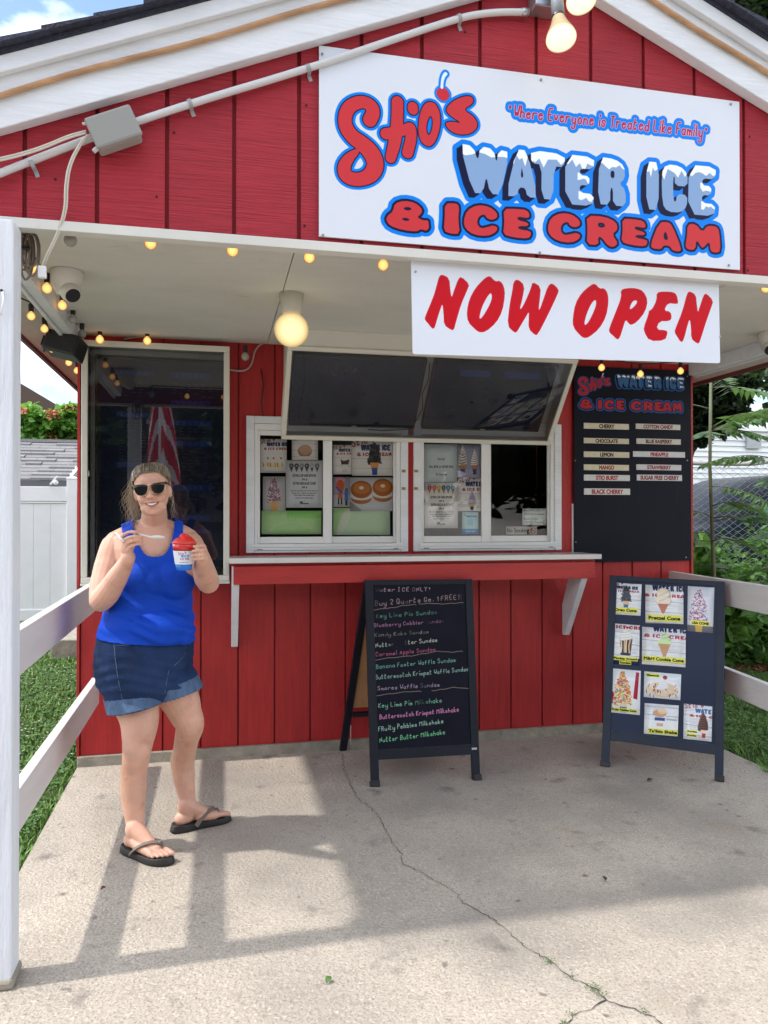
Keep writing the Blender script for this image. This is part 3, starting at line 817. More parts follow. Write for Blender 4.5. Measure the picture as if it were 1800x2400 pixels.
# moss and clover in the crack, scraps of leaf
M_MOSS = mat('crack_weeds', (.08, .14, .035), rough=.8, rnd=-.3)
V = []; F = []
for (x, y) in [(1280, 2250), (1340, 2290), (1385, 2318), (1400, 2325), (1410, 2335), (1510, 2372), (1325, 2398), (1345, 2378), (1390, 2310), (1290, 2255)]:
    c = at(x, y, 2, .004)
    for _ in range(26):
        p = c + Vector((rng.normal() * .010, rng.normal() * .006, rng.uniform(0, .004))); a = rng.uniform(0, 6.28); r = rng.uniform(.002, .006)
        o = len(V); V += [tuple(p), tuple(p + Vector((math.cos(a) * r, math.sin(a) * r, .002))), tuple(p + Vector((math.cos(a + 1) * r, math.sin(a + 1) * r, .004)))]; F.append((o, o + 1, o + 2))
tag(raw('crack_moss', V, F, M_MOSS), kind='stuff')
M_LEAF_DRY = mat('dry_leaf', (.05, .035, .022), rough=.9)
M_LEAF_GRN = mat('green_scrap', (.07, .16, .03), rough=.7)
def scrap(x, y, s, m, a, lab):
    c = at(x, y, 2, .004); b = MB(); pts = []
    for k in range(9):
        t = k / 8; w = s * .28 * math.sin(math.pi * t) ** .7; pts.append((t * s - s / 2, w, .004 + .006 * math.sin(3 * t)))
    vs = []
    for px_, w, z in pts:
        for q in (-1, 1):
            X, Yy = px_, q * w; vs.append((c.x + X * math.cos(a) - Yy * math.sin(a), c.y + X * math.sin(a) + Yy * math.cos(a), c.z + z + .002 * q))
    b.add(vs, [(2 * k, 2 * k + 1, 2 * k + 3, 2 * k + 2) for k in range(8)])
    tag(b.build('fallen_leaf', m), lab, 'leaf')
scrap(1523, 1830, .035, M_LEAF_DRY, .2, 'small dark curled leaf on the concrete in front of the photo board')
scrap(1648, 1808, .032, M_LEAF_DRY, 2.9, 'small dark leaf on the concrete under the photo board')
scrap(1418, 2062, .028, M_LEAF_DRY, 1.1, 'dark crumpled scrap on the open concrete near the middle of the patio')
scrap(242, 2085, .02, mat('rusty_leaf', (.12, .03, .02), rough=.9), .6, 'tiny reddish leaf on concrete beside the flip-flop')
scrap(770, 2300, .03, M_LEAF_GRN, .9, 'single green leaf scrap on the foreground concrete')
# ------------------------------------------------------------------ signs
M_EDGE = mat('sign_edge', (.70, .70, .72), rough=.4)
def canvas_for(M, w, h, ppm, bg):
    cv = Cv(w * ppm, h * ppm, bg); Mi = M.inverted(); n = (M.to_3x3() @ Vector((0, 1, 0))); o = M.translation
    def fx(px, py):
        d = ray(px, py); p = Mi @ (CAM + d * ((o - CAM).dot(n) / d.dot(n)))
        return (p.x * ppm, (h - p.z) * ppm)
    return cv, fx
def crop(fx, ox, oy, s): return lambda a, b: fx(ox + a / s, oy + b / s)

# main sign
M, w, h = frame_matrix((.320, YG - .012, 2.846), (1.855, YG - .012, 2.846), (.320, YG - .012, 2.234))
cv, fx = canvas_for(M, w, h, 1150, '#d8dde8')
f3 = crop(fx, 700, 100, 2.765); f2 = crop(fx, 900, 0, 1.843); f6 = crop(fx, 880, 440, 1.929); f7 = crop(fx, 1160, 220, 3.072)
e = np.hypot(*(np.array(f3(500, 500)) - np.array(f3(600, 500)))) / 100
stios(cv, f3, e)
def quads(f, L): return [[f(*p) for p in q] for q in L]
Q = quads(f2, [((330, 622), (540, 652), (532, 840), (352, 828)), ((552, 645), (642, 655), (664, 852), (528, 843)), ((638, 650), (778, 670), (770, 864), (640, 852)), ((785, 668), (906, 682), (904, 888), (785, 878)),
               ((932, 680), (1042, 696), (1042, 890), (925, 878)), ((1135, 700), (1186, 704), (1184, 906), (1135, 900)), ((1200, 710), (1310, 722), (1308, 918), (1204, 910)), ((1318, 714), (1432, 724), (1428, 932), (1315, 922))])
icy(cv, Q, 'WATERICE', 5.2, seed=4)
Q = quads(f6, [((45, 50), (244, 62), (244, 205), (45, 185)), ((302, 62), (382, 68), (385, 215), (302, 205)), ((396, 70), (552, 82), (556, 222), (396, 215)), ((570, 90), (702, 96), (706, 232), (572, 222)),
               ((776, 106), (926, 118), (930, 255), (776, 240)), ((945, 120), (1096, 132), (1100, 272), (945, 256)), ((1108, 134), (1226, 146), (1232, 268), (1106, 255)), ((1240, 145), (1374, 156), (1388, 292), (1240, 275)), ((1400, 156), (1560, 172), (1562, 298), (1398, 280))])
bubble(cv, Q, '&ICECREAM', 4.6)
a, b = f7(92, 168), f7(1545, 320)
hand(cv, '\u201cWhere Everyone is Treated Like Family\u201d', a[0], a[1] - 4, 46, '#b02848', r=3.3, shear=.14, rot=math.degrees(math.atan2(b[1] - a[1], b[0] - a[0])), jit=.06, maxw=math.hypot(b[0] - a[0], b[1] - a[1]), layers=[(15, '#007fea'), (1.6, '#e8c8dc')])
M_SIGN = image_mat('main_sign_print', cv.a, rough=.34, spec=.13)
sg = thing('shop_sign', M.translation, 'wide white sign with red, blue and icy lettering on the red gable', 'sign')
panel('sign_board', M, w, h, .006, M_SIGN, M_EDGE, sg)
for (x, y) in ((755, 127), (1268, 187), (1713, 244), (757, 551), (1265, 592), (1708, 622)):
    p = at(x, y, 1, YG - .0135); MB().lathe([(.0045, 0), (.0045, .002), (.002, .003)], 10, Matrix.Translation(p) @ Matrix.Rotation(R(90), 4, 'X')).build('sign_screw', M_SCREW, sg)

# NOW OPEN, hung behind the beam
M, w, h = frame_matrix((.636, YG + .008, 2.180), (1.792, YG + .008, 2.200), (.636, YG + .008, 1.879))
M.translation = Vector((.636, YG + .014, 1.877)); h = .315
cv, fx = canvas_for(M, w, h, 900, '#d8dde8')
fa = crop(fx, 960, 600, 4.1475); fb = crop(fx, 1300, 600, 4.1475)
RD = '#c21222'
def brush(f, *loops): cv.poly([[f(*p) for p in l] for l in loops], RD, smooth=1)
NN = [(285, 200), (315, 178), (385, 215), (395, 330), (407, 410), (430, 340), (470, 230), (500, 198), (582, 275), (560, 330), (500, 470), (450, 640), (430, 720), (400, 715), (335, 670), (330, 560), (320, 460), (300, 510), (265, 620), (240, 710), (210, 695), (185, 660), (148, 620), (150, 590), (230, 400), (260, 300)]
brush(fa, NN)
brush(fa, [(785, 197), (830, 248), (880, 240), (915, 290), (928, 380), (900, 540), (840, 650), (740, 735), (680, 742), (640, 715), (565, 640), (555, 540), (580, 420), (640, 310), (715, 230), (755, 200)], [(790, 352), (803, 400), (780, 470), (730, 560), (690, 612), (675, 600), (700, 500), (750, 400)])
brush(fa, [(1010, 250), (1050, 224), (1118, 285), (1095, 420), (1070, 510), (1085, 515), (1130, 430), (1180, 310), (1195, 250), (1275, 300), (1265, 420), (1252, 520), (1265, 520), (1300, 420), (1345, 290), (1385, 262), (1450, 325), (1440, 370), (1340, 580), (1245, 765), (1215, 765), (1155, 705), (1158, 600), (1160, 538), (1130, 590), (1070, 690), (1040, 742), (1010, 738), (950, 675), (970, 480), (1000, 330)])
brush(fb, [(390, 265), (435, 318), (480, 312), (515, 360), (523, 450), (500, 590), (430, 710), (330, 790), (285, 797), (245, 770), (178, 690), (175, 600), (200, 460), (260, 360), (340, 290)], [(395, 420), (406, 460), (380, 540), (330, 640), (298, 673), (285, 655), (310, 560), (355, 460)])
brush(fb, [(640, 330), (700, 312), (790, 312), (860, 340), (905, 430), (880, 540), (800, 640), (740, 672), (715, 650), (688, 616), (665, 690), (630, 800), (605, 810), (570, 775), (528, 740), (530, 700), (590, 550), (648, 400)], [(760, 435), (795, 430), (802, 450), (770, 495), (730, 522), (730, 490)])
brush(fb, [(990, 355), (1060, 345), (1150, 350), (1185, 375), (1200, 455), (1185, 467), (1100, 455), (1060, 530), (1125, 540), (1137, 600), (1115, 632), (1015, 632), (985, 715), (1085, 720), (1097, 750), (1070, 820), (920, 825), (870, 740), (865, 690), (910, 570), (915, 530), (945, 520), (990, 430)])
NF = lambda a, b: fb(a * .96 + 1020, b * .96 + 170)
brush(fb, [(1285, 365), (1310, 342), (1370, 375), (1380, 470), (1390, 555), (1410, 490), (1445, 385), (1470, 360), (1542, 435), (1520, 500), (1470, 640), (1420, 800), (1400, 852), (1370, 840), (1325, 800), (1325, 700), (1312, 605), (1290, 670), (1260, 790), (1240, 837), (1215, 825), (1195, 790), (1165, 745), (1170, 710), (1240, 540)])
so = thing('open_sign', M.translation, 'white NOW OPEN sign in red brush lettering hanging under the gable beam', 'sign')
panel('sign_board', M, w, h, .005, image_mat('open_sign_print', cv.a, rough=.32, spec=.13), M_EDGE, so, round_=.008)
for (x, y) in ((974, 637), (1688, 789)):
    p = at(x, y, 1, YG + .0125); MB().lathe([(.004, 0), (.004, .002)], 10, Matrix.Translation(p) @ Matrix.Rotation(R(90), 4, 'X')).build('sign_screw', M_SCREW, so)

# flavour board on the wall
M, w, h = frame_matrix((2.158, -.020, 2.272), (2.966, -.020, 2.272), (2.158, -.020, 1.060))
cv, fx = canvas_for(M, w, h, 800, '#171a26')
f = crop(fx, 1320, 820, 4.253)
cv.noise(.004, 60, 3)
a0 = f(140, 410); s1 = np.hypot(*(np.array(f(480, 300)) - np.array(f(140, 300)))) / 945
stios(cv, lambda x, y: (a0[0] + (x - 230) * s1, f(140, 205)[1] + (y - 190) * s1 * .78 + 8), s1, red='#b23540', blue='#2c5ca6', black='#1a1e2e')
P0, P1 = f(535, 255), f(1200, 400)
icy(cv, qs(WI, P0[0], P1[0], P0[1] - 2, P1[1] - 4), 'WATERICE', 1.7, face='#3f6a9e', blue='#2b5f9e', black='#0e1830', seed=4)
P0, P1 = f(158, 490), f(1185, 632)
bubble(cv, qs(IC, P0[0], P1[0], P0[1] - 2, P1[1] - 6), '&ICECREAM', 2.0, red='#b03540', blue='#2c5ca6', black='#171a26')
for x in (215, 615, 762, 1135):
    cv.stroke([f(x, 760), f(x, 1550)], .6, '#3a3e4c', alpha=.7)
M_BOARD = image_mat('flavour_board_print', cv.a, rough=.5, spec=.12)
fbd = thing('flavour_board', M.translation, 'tall dark flavour board with rows of cream name strips, right of the windows', 'menu board')
panel('board_panel', M, w, h, .018, M_BOARD, M_BLACK, fbd)
for k, (t, x0, y0, x1, y1, c, bgc) in enumerate([('CHERRY', 204, 728, 652, 797, '#4a1414', '#d6cfb8'), ('CHOCOLATE', 204, 877, 652, 940, '#3c1414', '#d0c8b0'), ('LEMON', 204, 1012, 655, 1077, '#3a1a1c', '#d2cab2'), ('MANGO', 204, 1141, 652, 1205, '#8e3028', '#d6cfb6'),
        ('STIO BURST', 204, 1243, 661, 1308, '#a0282e', '#d2d2d2'), ('BLACK CHERRY', 206, 1380, 663, 1446, '#9a2a30', '#d0d0d0'), ('COTTON CANDY', 721, 735, 1163, 800, '#7c2026', '#cdcbc6'), ('BLUE RASPERRY', 728, 882, 1168, 946, '#641c20', '#cbc8bf'),
        ('PINEAPPLE', 694, 1010, 1210, 1075, '#9c2430', '#cdced2'), ('STRAWBERRY', 727, 1141, 1173, 1203, '#8c2430', '#cdced2'), ('SUGAR FREE CHERRY', 732, 1243, 1180, 1307, '#7e2430', '#cdced2')]):
    A, B = fx(1320 + x0 / 4.253, 820 + y0 / 4.253), fx(1320 + x1 / 4.253, 820 + y1 / 4.253)
    lw, lh = (B[0] - A[0]) / 800, (B[1] - A[1]) / 800; lz = h - B[1] / 800
    c2 = Cv(lw * 1400, lh * 1400, bgc); c2.noise(.012, 20, k)
    cs = c2.h * .66; mw = min(c2.w * .9, sum(glyph(ch)[1] for ch in t) * cs / .7 * .82)
    text(c2, t, c2.w / 2, c2.h / 2 + cs / 2, cs, c, bold=c2.h * .045, center=True, maxw=mw)
    o = panel('flavour_strip', M, lw, lh, .004, image_mat('strip_' + t.lower().replace(' ', '_'), c2.a, rough=.5), M_EDGE, fbd, x0=A[0] / 800, z0=lz, y0=-.0045)
for (x, y) in ((118, 1104), (1237, 1102), (125, 1915), (1224, 2068), (1235, 265)):
    p = at(1320 + x / 4.253, 820 + y / 4.253, 1, -.0205); MB().lathe([(.0045, 0), (.0045, .002)], 10, Matrix.Translation(p) @ Matrix.Rotation(R(90), 4, 'X')).build('board_screw', M_SCREW, fbd)
# white strip showing behind the board's left edge
MB().box(2.148, 2.155, -.012, -.001, 1.07, 1.42).build('board_batten', M_WHITE, fbd)

# ------------------------------------------------------------------ painted sheets
def wood_bg(cv, seed=0, y=.38):
    cv.a[:] = hexc('#d7dade'); cv.noise(.035, cv.w / 14, seed, x=(3, .5)); cv.noise(.02, 3, seed + 1)
    for k in np.arange(y, 1, .28): cv.stroke([(0, cv.h * k), (cv.w, cv.h * (k + .02))], 1.0, '#7d8288')
def head(cv, x, y, s, faded=False, stio=True, w=1.0):
    """small shop logo as it is printed at the top of the photographs: s = cap height"""
    nv, rd = ('#25305c', '#8a2638') if not faded else ('#34477a', '#a8414c')
    if stio:
        hand(cv, "Stio's", x, y, s * 1.3, rd, r=s * .12, rot=-14, jit=.1)
    wi(cv, x + s * 2.0 * w, x + s * 9.2 * w, y - s * .45, y + s * .85, s * .12, face=nv, halo=False, snow=False)
    ic(cv, x + s * 1.0 * w, x + s * 9.6 * w, y + s * 1.25, y + s * 2.15, s * .10, red=rd, halo=False)
def swirl(cv, cx, cy, w, hh, col, dark, seed=0, n=6, speck=None, lump=0):
    """soft-serve: stacked bulges narrowing to a tip; cy is the foot"""
    g = random.Random(seed)
    for k in range(n):
        t = k / (n - 1); rw = w / 2 * (1 - .9 * t ** 2.0) * (1 + lump * g.uniform(-.1, .1)); y = cy - hh * (.08 + .86 * t)
        cv.ell(cx + g.uniform(-1, 1) * w * .02 + 1.5, y + hh * .03, rw, hh * .12, dark, rot=-12, soft=3)
        cv.ell(cx + g.uniform(-1, 1) * w * .02, y, rw * .96, hh * .105, col, rot=-12, soft=3)
    cv.poly([(cx - w * .07, cy - hh * .88), (cx, cy - hh * 1.04), (cx + w * .07, cy - hh * .88)], col)
    if speck:
        cols, num, r = speck
        for _ in range(num):
            t = g.random() ** 1.3; a = (g.random() * 2 - 1) * .95
            x = cx + a * w / 2 * (1 - .88 * t ** 2); y = cy - hh * t * .98; an = g.uniform(0, 3.14)
            c = g.choice(cols); cv.stroke([(x, y), (x + math.cos(an) * r * 3, y + math.sin(an) * r * 3)], r, c)
def cone(cv, cx, cy, w, hh, col='#d9a66a', base=None, dark='#a8713c', pointed=False):
    if pointed: cv.poly([(cx - w / 2, cy), (cx + w / 2, cy), (cx + w * .08, cy + hh), (cx - w * .08, cy + hh)], col)
    else:
        cv.poly([(cx - w / 2, cy), (cx + w / 2, cy), (cx + w * .36, cy + hh * .45), (cx - w * .36, cy + hh * .45)], col)
        cv.poly([(cx - w * .32, cy + hh * .42), (cx + w * .32, cy + hh * .42), (cx + w * .26, cy + hh), (cx - w * .26, cy + hh)], base or dark)
    for k in range(4): cv.stroke([(cx - w * .3, cy + hh * (.08 + .1 * k)), (cx + w * .3, cy + hh * (.05 + .1 * k))], max(.5, w * .012), dark, alpha=.6)
def caption(cv, t, x, y, s, w, bg='#e6ea5e'):
    cv.rect(x - w / 2 - s * .4, y - s * 1.45, x + w / 2 + s * .4, y + s * .5, bg)
    text(cv, t, x, y, s, '#1a1a1e', bold=s * .075, center=True, maxw=w)
def sheet(kind, pw, ph):
    c = Cv(pw, ph, '#d7dade'); W, H = c.w, c.h
    if kind == 'oreo':
        wood_bg(c, 1, .5); head(c, -W * .06, H * .12, H * .075, w=1.18)
        swirl(c, W * .47, H * .56, W * .36, H * .48, '#3a3a44', '#1c1c24', 3, speck=(['#15151b', '#50505c', '#2b2b34'], 120, W * .012), lump=1); cone(c, W * .48, H * .56, W * .26, H * .26, '#dfba86', '#2a5fa8')
        caption(c, 'Oreo Cone', W * .47, H * .89, H * .085, W * .78)
    elif kind == 'pretzel':
        wood_bg(c, 2, .42); wi(c, W * .18, W * 1.06, -H * .01, H * .14, 1.5, face='#25304f', halo=False, snow=False); ic(c, -W * .03, W * 1.15, H * .22, H * .31, 1.2, red='#a8303c', halo=False)
        for x, y, r in ((.47, .20, .18), (.42, .38, .16), (.52, .40, .16)):
            c.ell(W * x + 2, H * y + 2, W * r, H * r * .8, '#b8a48c', soft=3); c.ell(W * x, H * y, W * r * .93, H * r * .74, '#e6dac8', soft=3)
        for k in range(16): c.stroke([(W * (.34 + .018 * k), H * (.12 + .02 * (k * 7 % 15))), (W * (.37 + .018 * k), H * (.15 + .02 * (k * 7 % 15)))], 1.4, '#a78a68', alpha=.7)
        cone(c, W * .47, H * .48, W * .30, H * .26, '#b86a48', dark='#8e4a30', pointed=True); caption(c, 'Pretzel Cone', W * .5, H * .90, H * .085, W * .84)
    elif kind == 'usa':
        c.a[:] = hexc('#cfd4de'); c.rect(0, H * .86, W, H, '#70737c')
        swirl(c, W * .42, H * .74, W * .72, H * .70, '#ddd8e0', '#a8a8bc', 5, n=8, speck=(['#a8283a', '#3a4a96', '#f2f0f4', '#b23a48', '#4c5aa4', '#ffffff'], 420, W * .012))
        cone(c, W * .45, H * .74, W * .46, H * .26, '#dcbc6c', '#d4b264'); caption(c, 'USA CONE', W * .5, H * .83, H * .05, W * .66)
    elif kind == 'monkey':
        wood_bg(c, 4, .2); ic(c, -W * .12, W * 1.35, H * .03, H * .12, 1.0, red='#a8303c', halo=False)
        c.poly([(W * .27, H * .36), (W * .75, H * .36), (W * .68, H * .74), (W * .36, H * .74)], '#4a2c1c')
        for k in range(6): c.stroke([(W * (.32 + .07 * k), H * .38), (W * (.36 + .05 * k), H * .55), (W * (.34 + .06 * k), H * .7)], W * .025, ['#e9d2a8', '#2a1a14', '#d8b080'][k % 3], smooth=2)
        c.ell(W * .5, H * .74, W * .2, H * .035, '#23222c'); swirl(c, W * .5, H * .38, W * .48, H * .30, '#eeece2', '#c4c0b2', 2, n=5); c.ell(W * .55, H * .08, W * .05, H * .03, '#b42a34')
        c.rect(0, H * .83, W, H, '#25304f'); caption(c, 'Monkey Around', W * .5, H * .875, H * .05, W * .84); caption(c, 'Sundae', W * .5, H * .975, H * .045, W * .38)
    elif kind == 'mint':
        wood_bg(c, 5, .34); wi(c, W * .25, W * 1.1, -H * .06, H * .10, 1.4, face='#25305c', halo=False, snow=False); ic(c, W * .04, W * 1.2, H * .17, H * .27, 1.2, red='#a8303c', halo=False)
        swirl(c, W * .52, H * .44, W * .34, H * .34, '#bedc9a', '#88ac6a', 3, n=4); c.ell(W * .52, H * .38, W * .17, H * .07, '#c8e2a6')
        cone(c, W * .52, H * .42, W * .28, H * .36, '#c49566', dark='#9a6e44', pointed=True)
        for k in range(14): c.ell(W * random.Random(k).random(), H * (.76 + .03 * random.Random(k + 50).random()), 2, 1.4, '#8a8e96')
        caption(c, 'M&M Cookie Cone', W * .5, H * .87, H * .075, W * .92); c.rect(0, H * .93, W, H, '#e4e8f2')
    elif kind == 'fruity':
        c.a[:] = hexc('#dfe2ec'); c.poly([(W * .84, H * .04), (W * .95, H * .05), (W * .90, H * .66), (W * .76, H * .64)], '#a8283a'); c.poly([(0, H * .5), (W * .3, H * .64), (W * .2, H * .76), (0, H * .8)], '#a8283a')
        swirl(c, W * .38, H * .78, W * .68, H * .74, '#ead8b8', '#c8a888', 5, n=7, speck=(['#d8503a', '#e8a038', '#4c8ab8', '#e8c85a', '#b83a4a', '#68a868', '#f0d8a8', '#d86a5a'], 330, W * .017))
        cone(c, W * .43, H * .77, W * .38, H * .2, '#e6d8c0', '#3a6a9c'); caption(c, 'Fruity Pebbles Cone', W * .46, H * .94, H * .042, W * .84)
    elif kind == 'mammoth':
        c.a[:] = hexc('#d4dde6'); c.ell(W * .5, H * .62, W * .50, H * .36, '#eceff2', soft=3); c.ell(W * .5, H * .66, W * .45, H * .28, '#d8c2a8', soft=4)
        g = random.Random(3)
        for k in range(60):
            x, y = W * g.uniform(.06, .94), H * g.uniform(.42, .86); c.stroke([(x, y), (x + g.uniform(-6, 6), y + g.uniform(6, 18))], 2.2, g.choice(['#6a3a22', '#f4f0e8', '#e8d6b0', '#a86a3c', '#f8f6f0', '#b84a3a']))
        swirl(c, W * .5, H * .62, W * .34, H * .42, '#f2f3f6', '#c6cad0', 2, n=5); c.ell(W * .57, H * .18, W * .06, H * .08, '#a82838'); caption(c, 'Mammoth', W * .24, H * .17, H * .075, W * .34)
    elif kind == 'shake':
        wood_bg(c, 7, .08); c.rect(0, H * .52, W, H, '#e2e6ee')
        c.poly([(W * .28, H * .34), (W * .64, H * .34), (W * .57, H * .74), (W * .36, H * .74)], '#e8e6ea'); c.rect(W * .31, H * .44, W * .61, H * .54, '#38548e')
        c.rect(W * .37, H * .62, W * .56, H * .72, '#caa98c'); c.ell(W * .45, H * .30, W * .2, H * .13, '#c8a07c', soft=3); c.ell(W * .52, H * .22, W * .13, H * .1, '#dcc0a0', soft=3)
        for k in range(5): c.stroke([(W * (.66 + .06 * k), H * .5), (W * (.69 + .06 * k), H * .46), (W * (.71 + .06 * k), H * .5)], 1.2, '#5c4a40', smooth=1)
        caption(c, "Ta'Stic Shake", W * .56, H * .93, H * .085, W * .84)
    elif kind == 'choc':
        wood_bg(c, 8, .3); hand(c, "Stio's", W * .04, H * .12, H * .13, '#a03440', r=2, rot=-8); wi(c, W * .4, W * 1.5, H * .10, H * .23, 1.0, face='#3a66a0', halo=False, snow=False); ic(c, W * .2, W * 1.6, H * .28, H * .35, .8, red='#a8303c', halo=False)
        swirl(c, W * .68, H * .70, W * .38, H * .52, '#6a5048', '#4a3430', 3, n=8); cone(c, W * .72, H * .70, W * .22, H * .22, '#eadcc8', '#b8404a')
        caption(c, 'Chocolate', W * .3, H * .79, H * .042, W * .36); caption(c, 'Jimmies', W * .3, H * .90, H * .042, W * .32)
    # window sheets
    elif kind == 'split':
        wood_bg(c, 11, .95); head(c, W * .02, H * .14, H * .085); c.ell(W * .5, H * .78, W * .52, H * .13, '#e6e8ea', soft=3); c.ell(W * .5, H * .77, W * .42, H * .07, '#d8b98c', soft=3)
        for k in range(9): c.stroke([(W * (.1 + .09 * k), H * .70), (W * (.12 + .09 * k), H * .82)], 2.4, ['#5a3420', '#f0e2c0', '#a06a3a'][k % 3])
        for x in (.28, .5, .78): c.ell(W * x, H * .57, W * .04, H * .025, '#8a2838')
    elif kind == 'scoop':
        wood_bg(c, 12, .3); ic(c, W * .0, W * 1.35, H * .0, H * .13, .8, red='#6a2432', halo=False); c.ell(W * .5, H * .62, W * .27, H * .27, '#8e7058', soft=3); c.ell(W * .52, H * .56, W * .24, H * .22, '#b0917a', soft=4)
        for k in range(5): c.stroke([(W * .3, H * (.45 + .09 * k)), (W * .5, H * (.40 + .09 * k)), (W * .7, H * (.46 + .09 * k))], 1.3, '#866850', smooth=2, alpha=.7)
        c.poly([(W * .28, H * .84), (W * .72, H * .84), (W * .68, H), (W * .32, H)], '#d4d6da')
    elif kind in ('extras', 'extrasc'):
        c.a[:] = hexc('#c0c4cc' if kind == 'extras' else '#ccd2d8'); c.noise(.015, W / 9, 4, x=(.4, 4))
        cs = ['#3a3c44', '#3a3c44', '#8c9098', '#3a3c44', '#a8acb4', '#6a6e78'] if kind == 'extras' else ['#b03a44', '#c8503c', '#d0b83c', '#34406c', '#3a7ab0', '#2c8a98']
        for k, ch in enumerate('EXTRAS'):
            x = W * (.15 + .14 * k); c.ell(x, H * .115, W * .062, H * .05, cs[k]); c.poly([(x - W * .045, H * .16), (x + W * .045, H * .16), (x, H * .25)], '#4c5058' if kind == 'extras' else '#a08468')
            text(c, ch, x, H * .135, H * .04, '#e8eaee', bold=.7, center=True)
        for t, y, s, wd in (('EXTRA CUP AND SPOON', .345, .05, .64), ('.50 ¢', .42, .04, .16), ('EXTRA REGULAR CONE', .51, .05, .62), ('.50 ¢', .585, .04, .16)): text(c, t, W * .5, H * y, H * s, '#33353e', bold=.8, center=True, maxw=W * wd)
        for t, y, wd in (('MENU ITEMS ARE PRICED WITH ONE OR THE OTHER.', .655, .74), ('PLEASE NOTE - THERE IS A 3% SERVICE FEE', .705, .68), ('ON ALL CREDIT CARD TRANSACTIONS.', .75, .56), ('THANK YOU FOR UNDERSTANDING.', .805, .5)): text(c, t, W * .5, H * y, H * .022, '#44464e', bold=.3, center=True, maxw=W * wd)
        c.rect(W * .38, H * .865, W * .46, H * .92, '#4a4e58'); c.rect(W * .46, H * .90, W * .62, H * .925, '#5a5e68')
    elif kind == 'sprinkle':
        c.a[:] = hexc('#aeb0b2'); swirl(c, W * .48, H * .72, W * .62, H * .68, '#cfc4c8', '#8a7a88', 5, n=8, speck=(['#8a2838', '#34406c', '#d8d4da', '#a83a48', '#46507c'], 260, W * .013)); cone(c, W * .5, H * .72, W * .46, H * .28, '#d8aa74', '#cc9c66')
    elif kind == 'sundae':
        wood_bg(c, 15, .42); head(c, W * .03, H * .16, H * .08, w=1.05); c.poly([(W * .40, H * .5), (W * .88, H * .5), (W * .78, H * .8), (W * .5, H * .8)], '#3c2c2c'); c.rect(W * .48, H * .66, W * .82, H * .8, '#c8cad0'); swirl(c, W * .64, H * .52, W * .34, H * .2, '#d8dad8', '#a8aaa8', 2, n=4); c.rect(W * .5, H * .82, W * .78, H * .92, '#b8bcc4')
    elif kind == 'oreobig':
        wood_bg(c, 16, .5); head(c, W * .02, H * .16, H * .13, w=.92); swirl(c, W * .53, H * .64, W * .32, H * .60, '#2c2a2e', '#121216', 3, n=8, speck=(['#101014', '#46444a', '#1e1e22'], 260, W * .009), lump=1); cone(c, W * .54, H * .62, W * .22, H * .36, '#cf9a58', '#2a4c94')
    elif kind == 'parade':
        c.a[:] = hexc('#8c8e9c'); c.rect(0, H * .6, W, H, '#a8a8b0'); c.ell(W * .42, H * .1, W * .3, H * .1, '#c890a8'); c.ell(W * .42, H * .3, W * .24, H * .2, '#b8542c', soft=4); c.rect(W * .3, H * .5, W * .55, H * .72, '#b45a30'); c.stroke([(W * .2, H * .35), (W * .5, H * .52)], W * .05, '#2c4a94')
        c.rect(W * .28, H * .7, W * .36, H * .92, '#23222c'); c.rect(W * .46, H * .7, W * .54, H * .92, '#23222c'); c.rect(W * .68, H * .46, W * .9, H * .78, '#3468a8'); c.ell(W * .8, H * .42, W * .08, H * .05, '#5a4238'); c.rect(W * .72, H * .78, W * .86, H * .95, '#2a2c3c')
    elif kind == 'donut':
        c.a[:] = hexc('#b8bac2'); c.poly([(0, H * .7), (W * .3, H), (0, H)], '#8a8c94')
        for x, y, r in ((.26, .36, .25), (.76, .30, .24)):
            c.ell(W * x, H * (y + .26), W * r * .95, H * .17, '#9a6434', soft=3); c.ell(W * x, H * (y + .19), W * r * 1.02, H * .13, '#d8d8d2', soft=3); c.ell(W * x, H * y, W * r, H * .26, '#945a2a', soft=3); c.ell(W * x, H * (y - .04), W * r * .8, H * .17, '#b07238', soft=8); c.ell(W * x, H * (y - .05), W * .055, H * .05, '#d8cfc4')
    elif kind == 'sorry':
        c.a[:] = hexc('#b8c2c6')
        for t, y, wd in (('Sorry!', .42, .22), ('No $50 or $100 Bills', .62, .74), ('Accepted', .82, .34)): text(c, t, W * .52, H * y, H * .06, '#23262c', bold=.5, center=True, maxw=W * wd)
    elif kind == 'twocones':
        c.a[:] = hexc('#8e90a4'); c.rect(0, H * .74, W, H, '#9698ac')
        for x, y, ww, hh in ((.24, .62, .40, .60), (.76, .62, .34, .46)):
            swirl(c, W * x, H * y, W * ww, H * hh, '#d8d6d4', '#8a7c74', 3, n=7)
            if x < .5:
                for k in range(6): c.stroke([(W * .06, H * (.2 + .07 * k)), (W * .2, H * (.26 + .07 * k)), (W * .36, H * (.29 + .06 * k))], 1.8, '#3a2820', smooth=2)
            cone(c, W * x, H * .62, W * ww * .8, H * .28, '#a8744a', '#2c3c78')
    elif kind == 'lavender':
        wood_bg(c, 19, .45); head(c, W * .02, H * .15, H * .11, w=1.0); swirl(c, W * .62, H * .80, W * .34, H * .44, '#a89cb8', '#7c7090', 4, n=7); cone(c, W * .62, H * .78, W * .24, H * .2, '#d8a860', '#2a3c74')
    elif kind == 'card':
        c.a[:] = hexc('#a8c8dc'); c.rect(0, H * .76, W, H, '#2f86c4'); c.rect(W * .28, H * .16, W * .9, H * .24, '#3c80b4'); text(c, 'ORDER HERE', W * .5, H * .9, H * .05, '#d8e8f4', bold=.5, center=True, maxw=W * .6); c.stroke([(W * .12, H * .12), (W * .3, H * .2)], 2, '#3a5c88')
        c.rect(W * .32, H * .34, W * .68, H * .60, '#8eb4d0')
    elif kind == 'note':
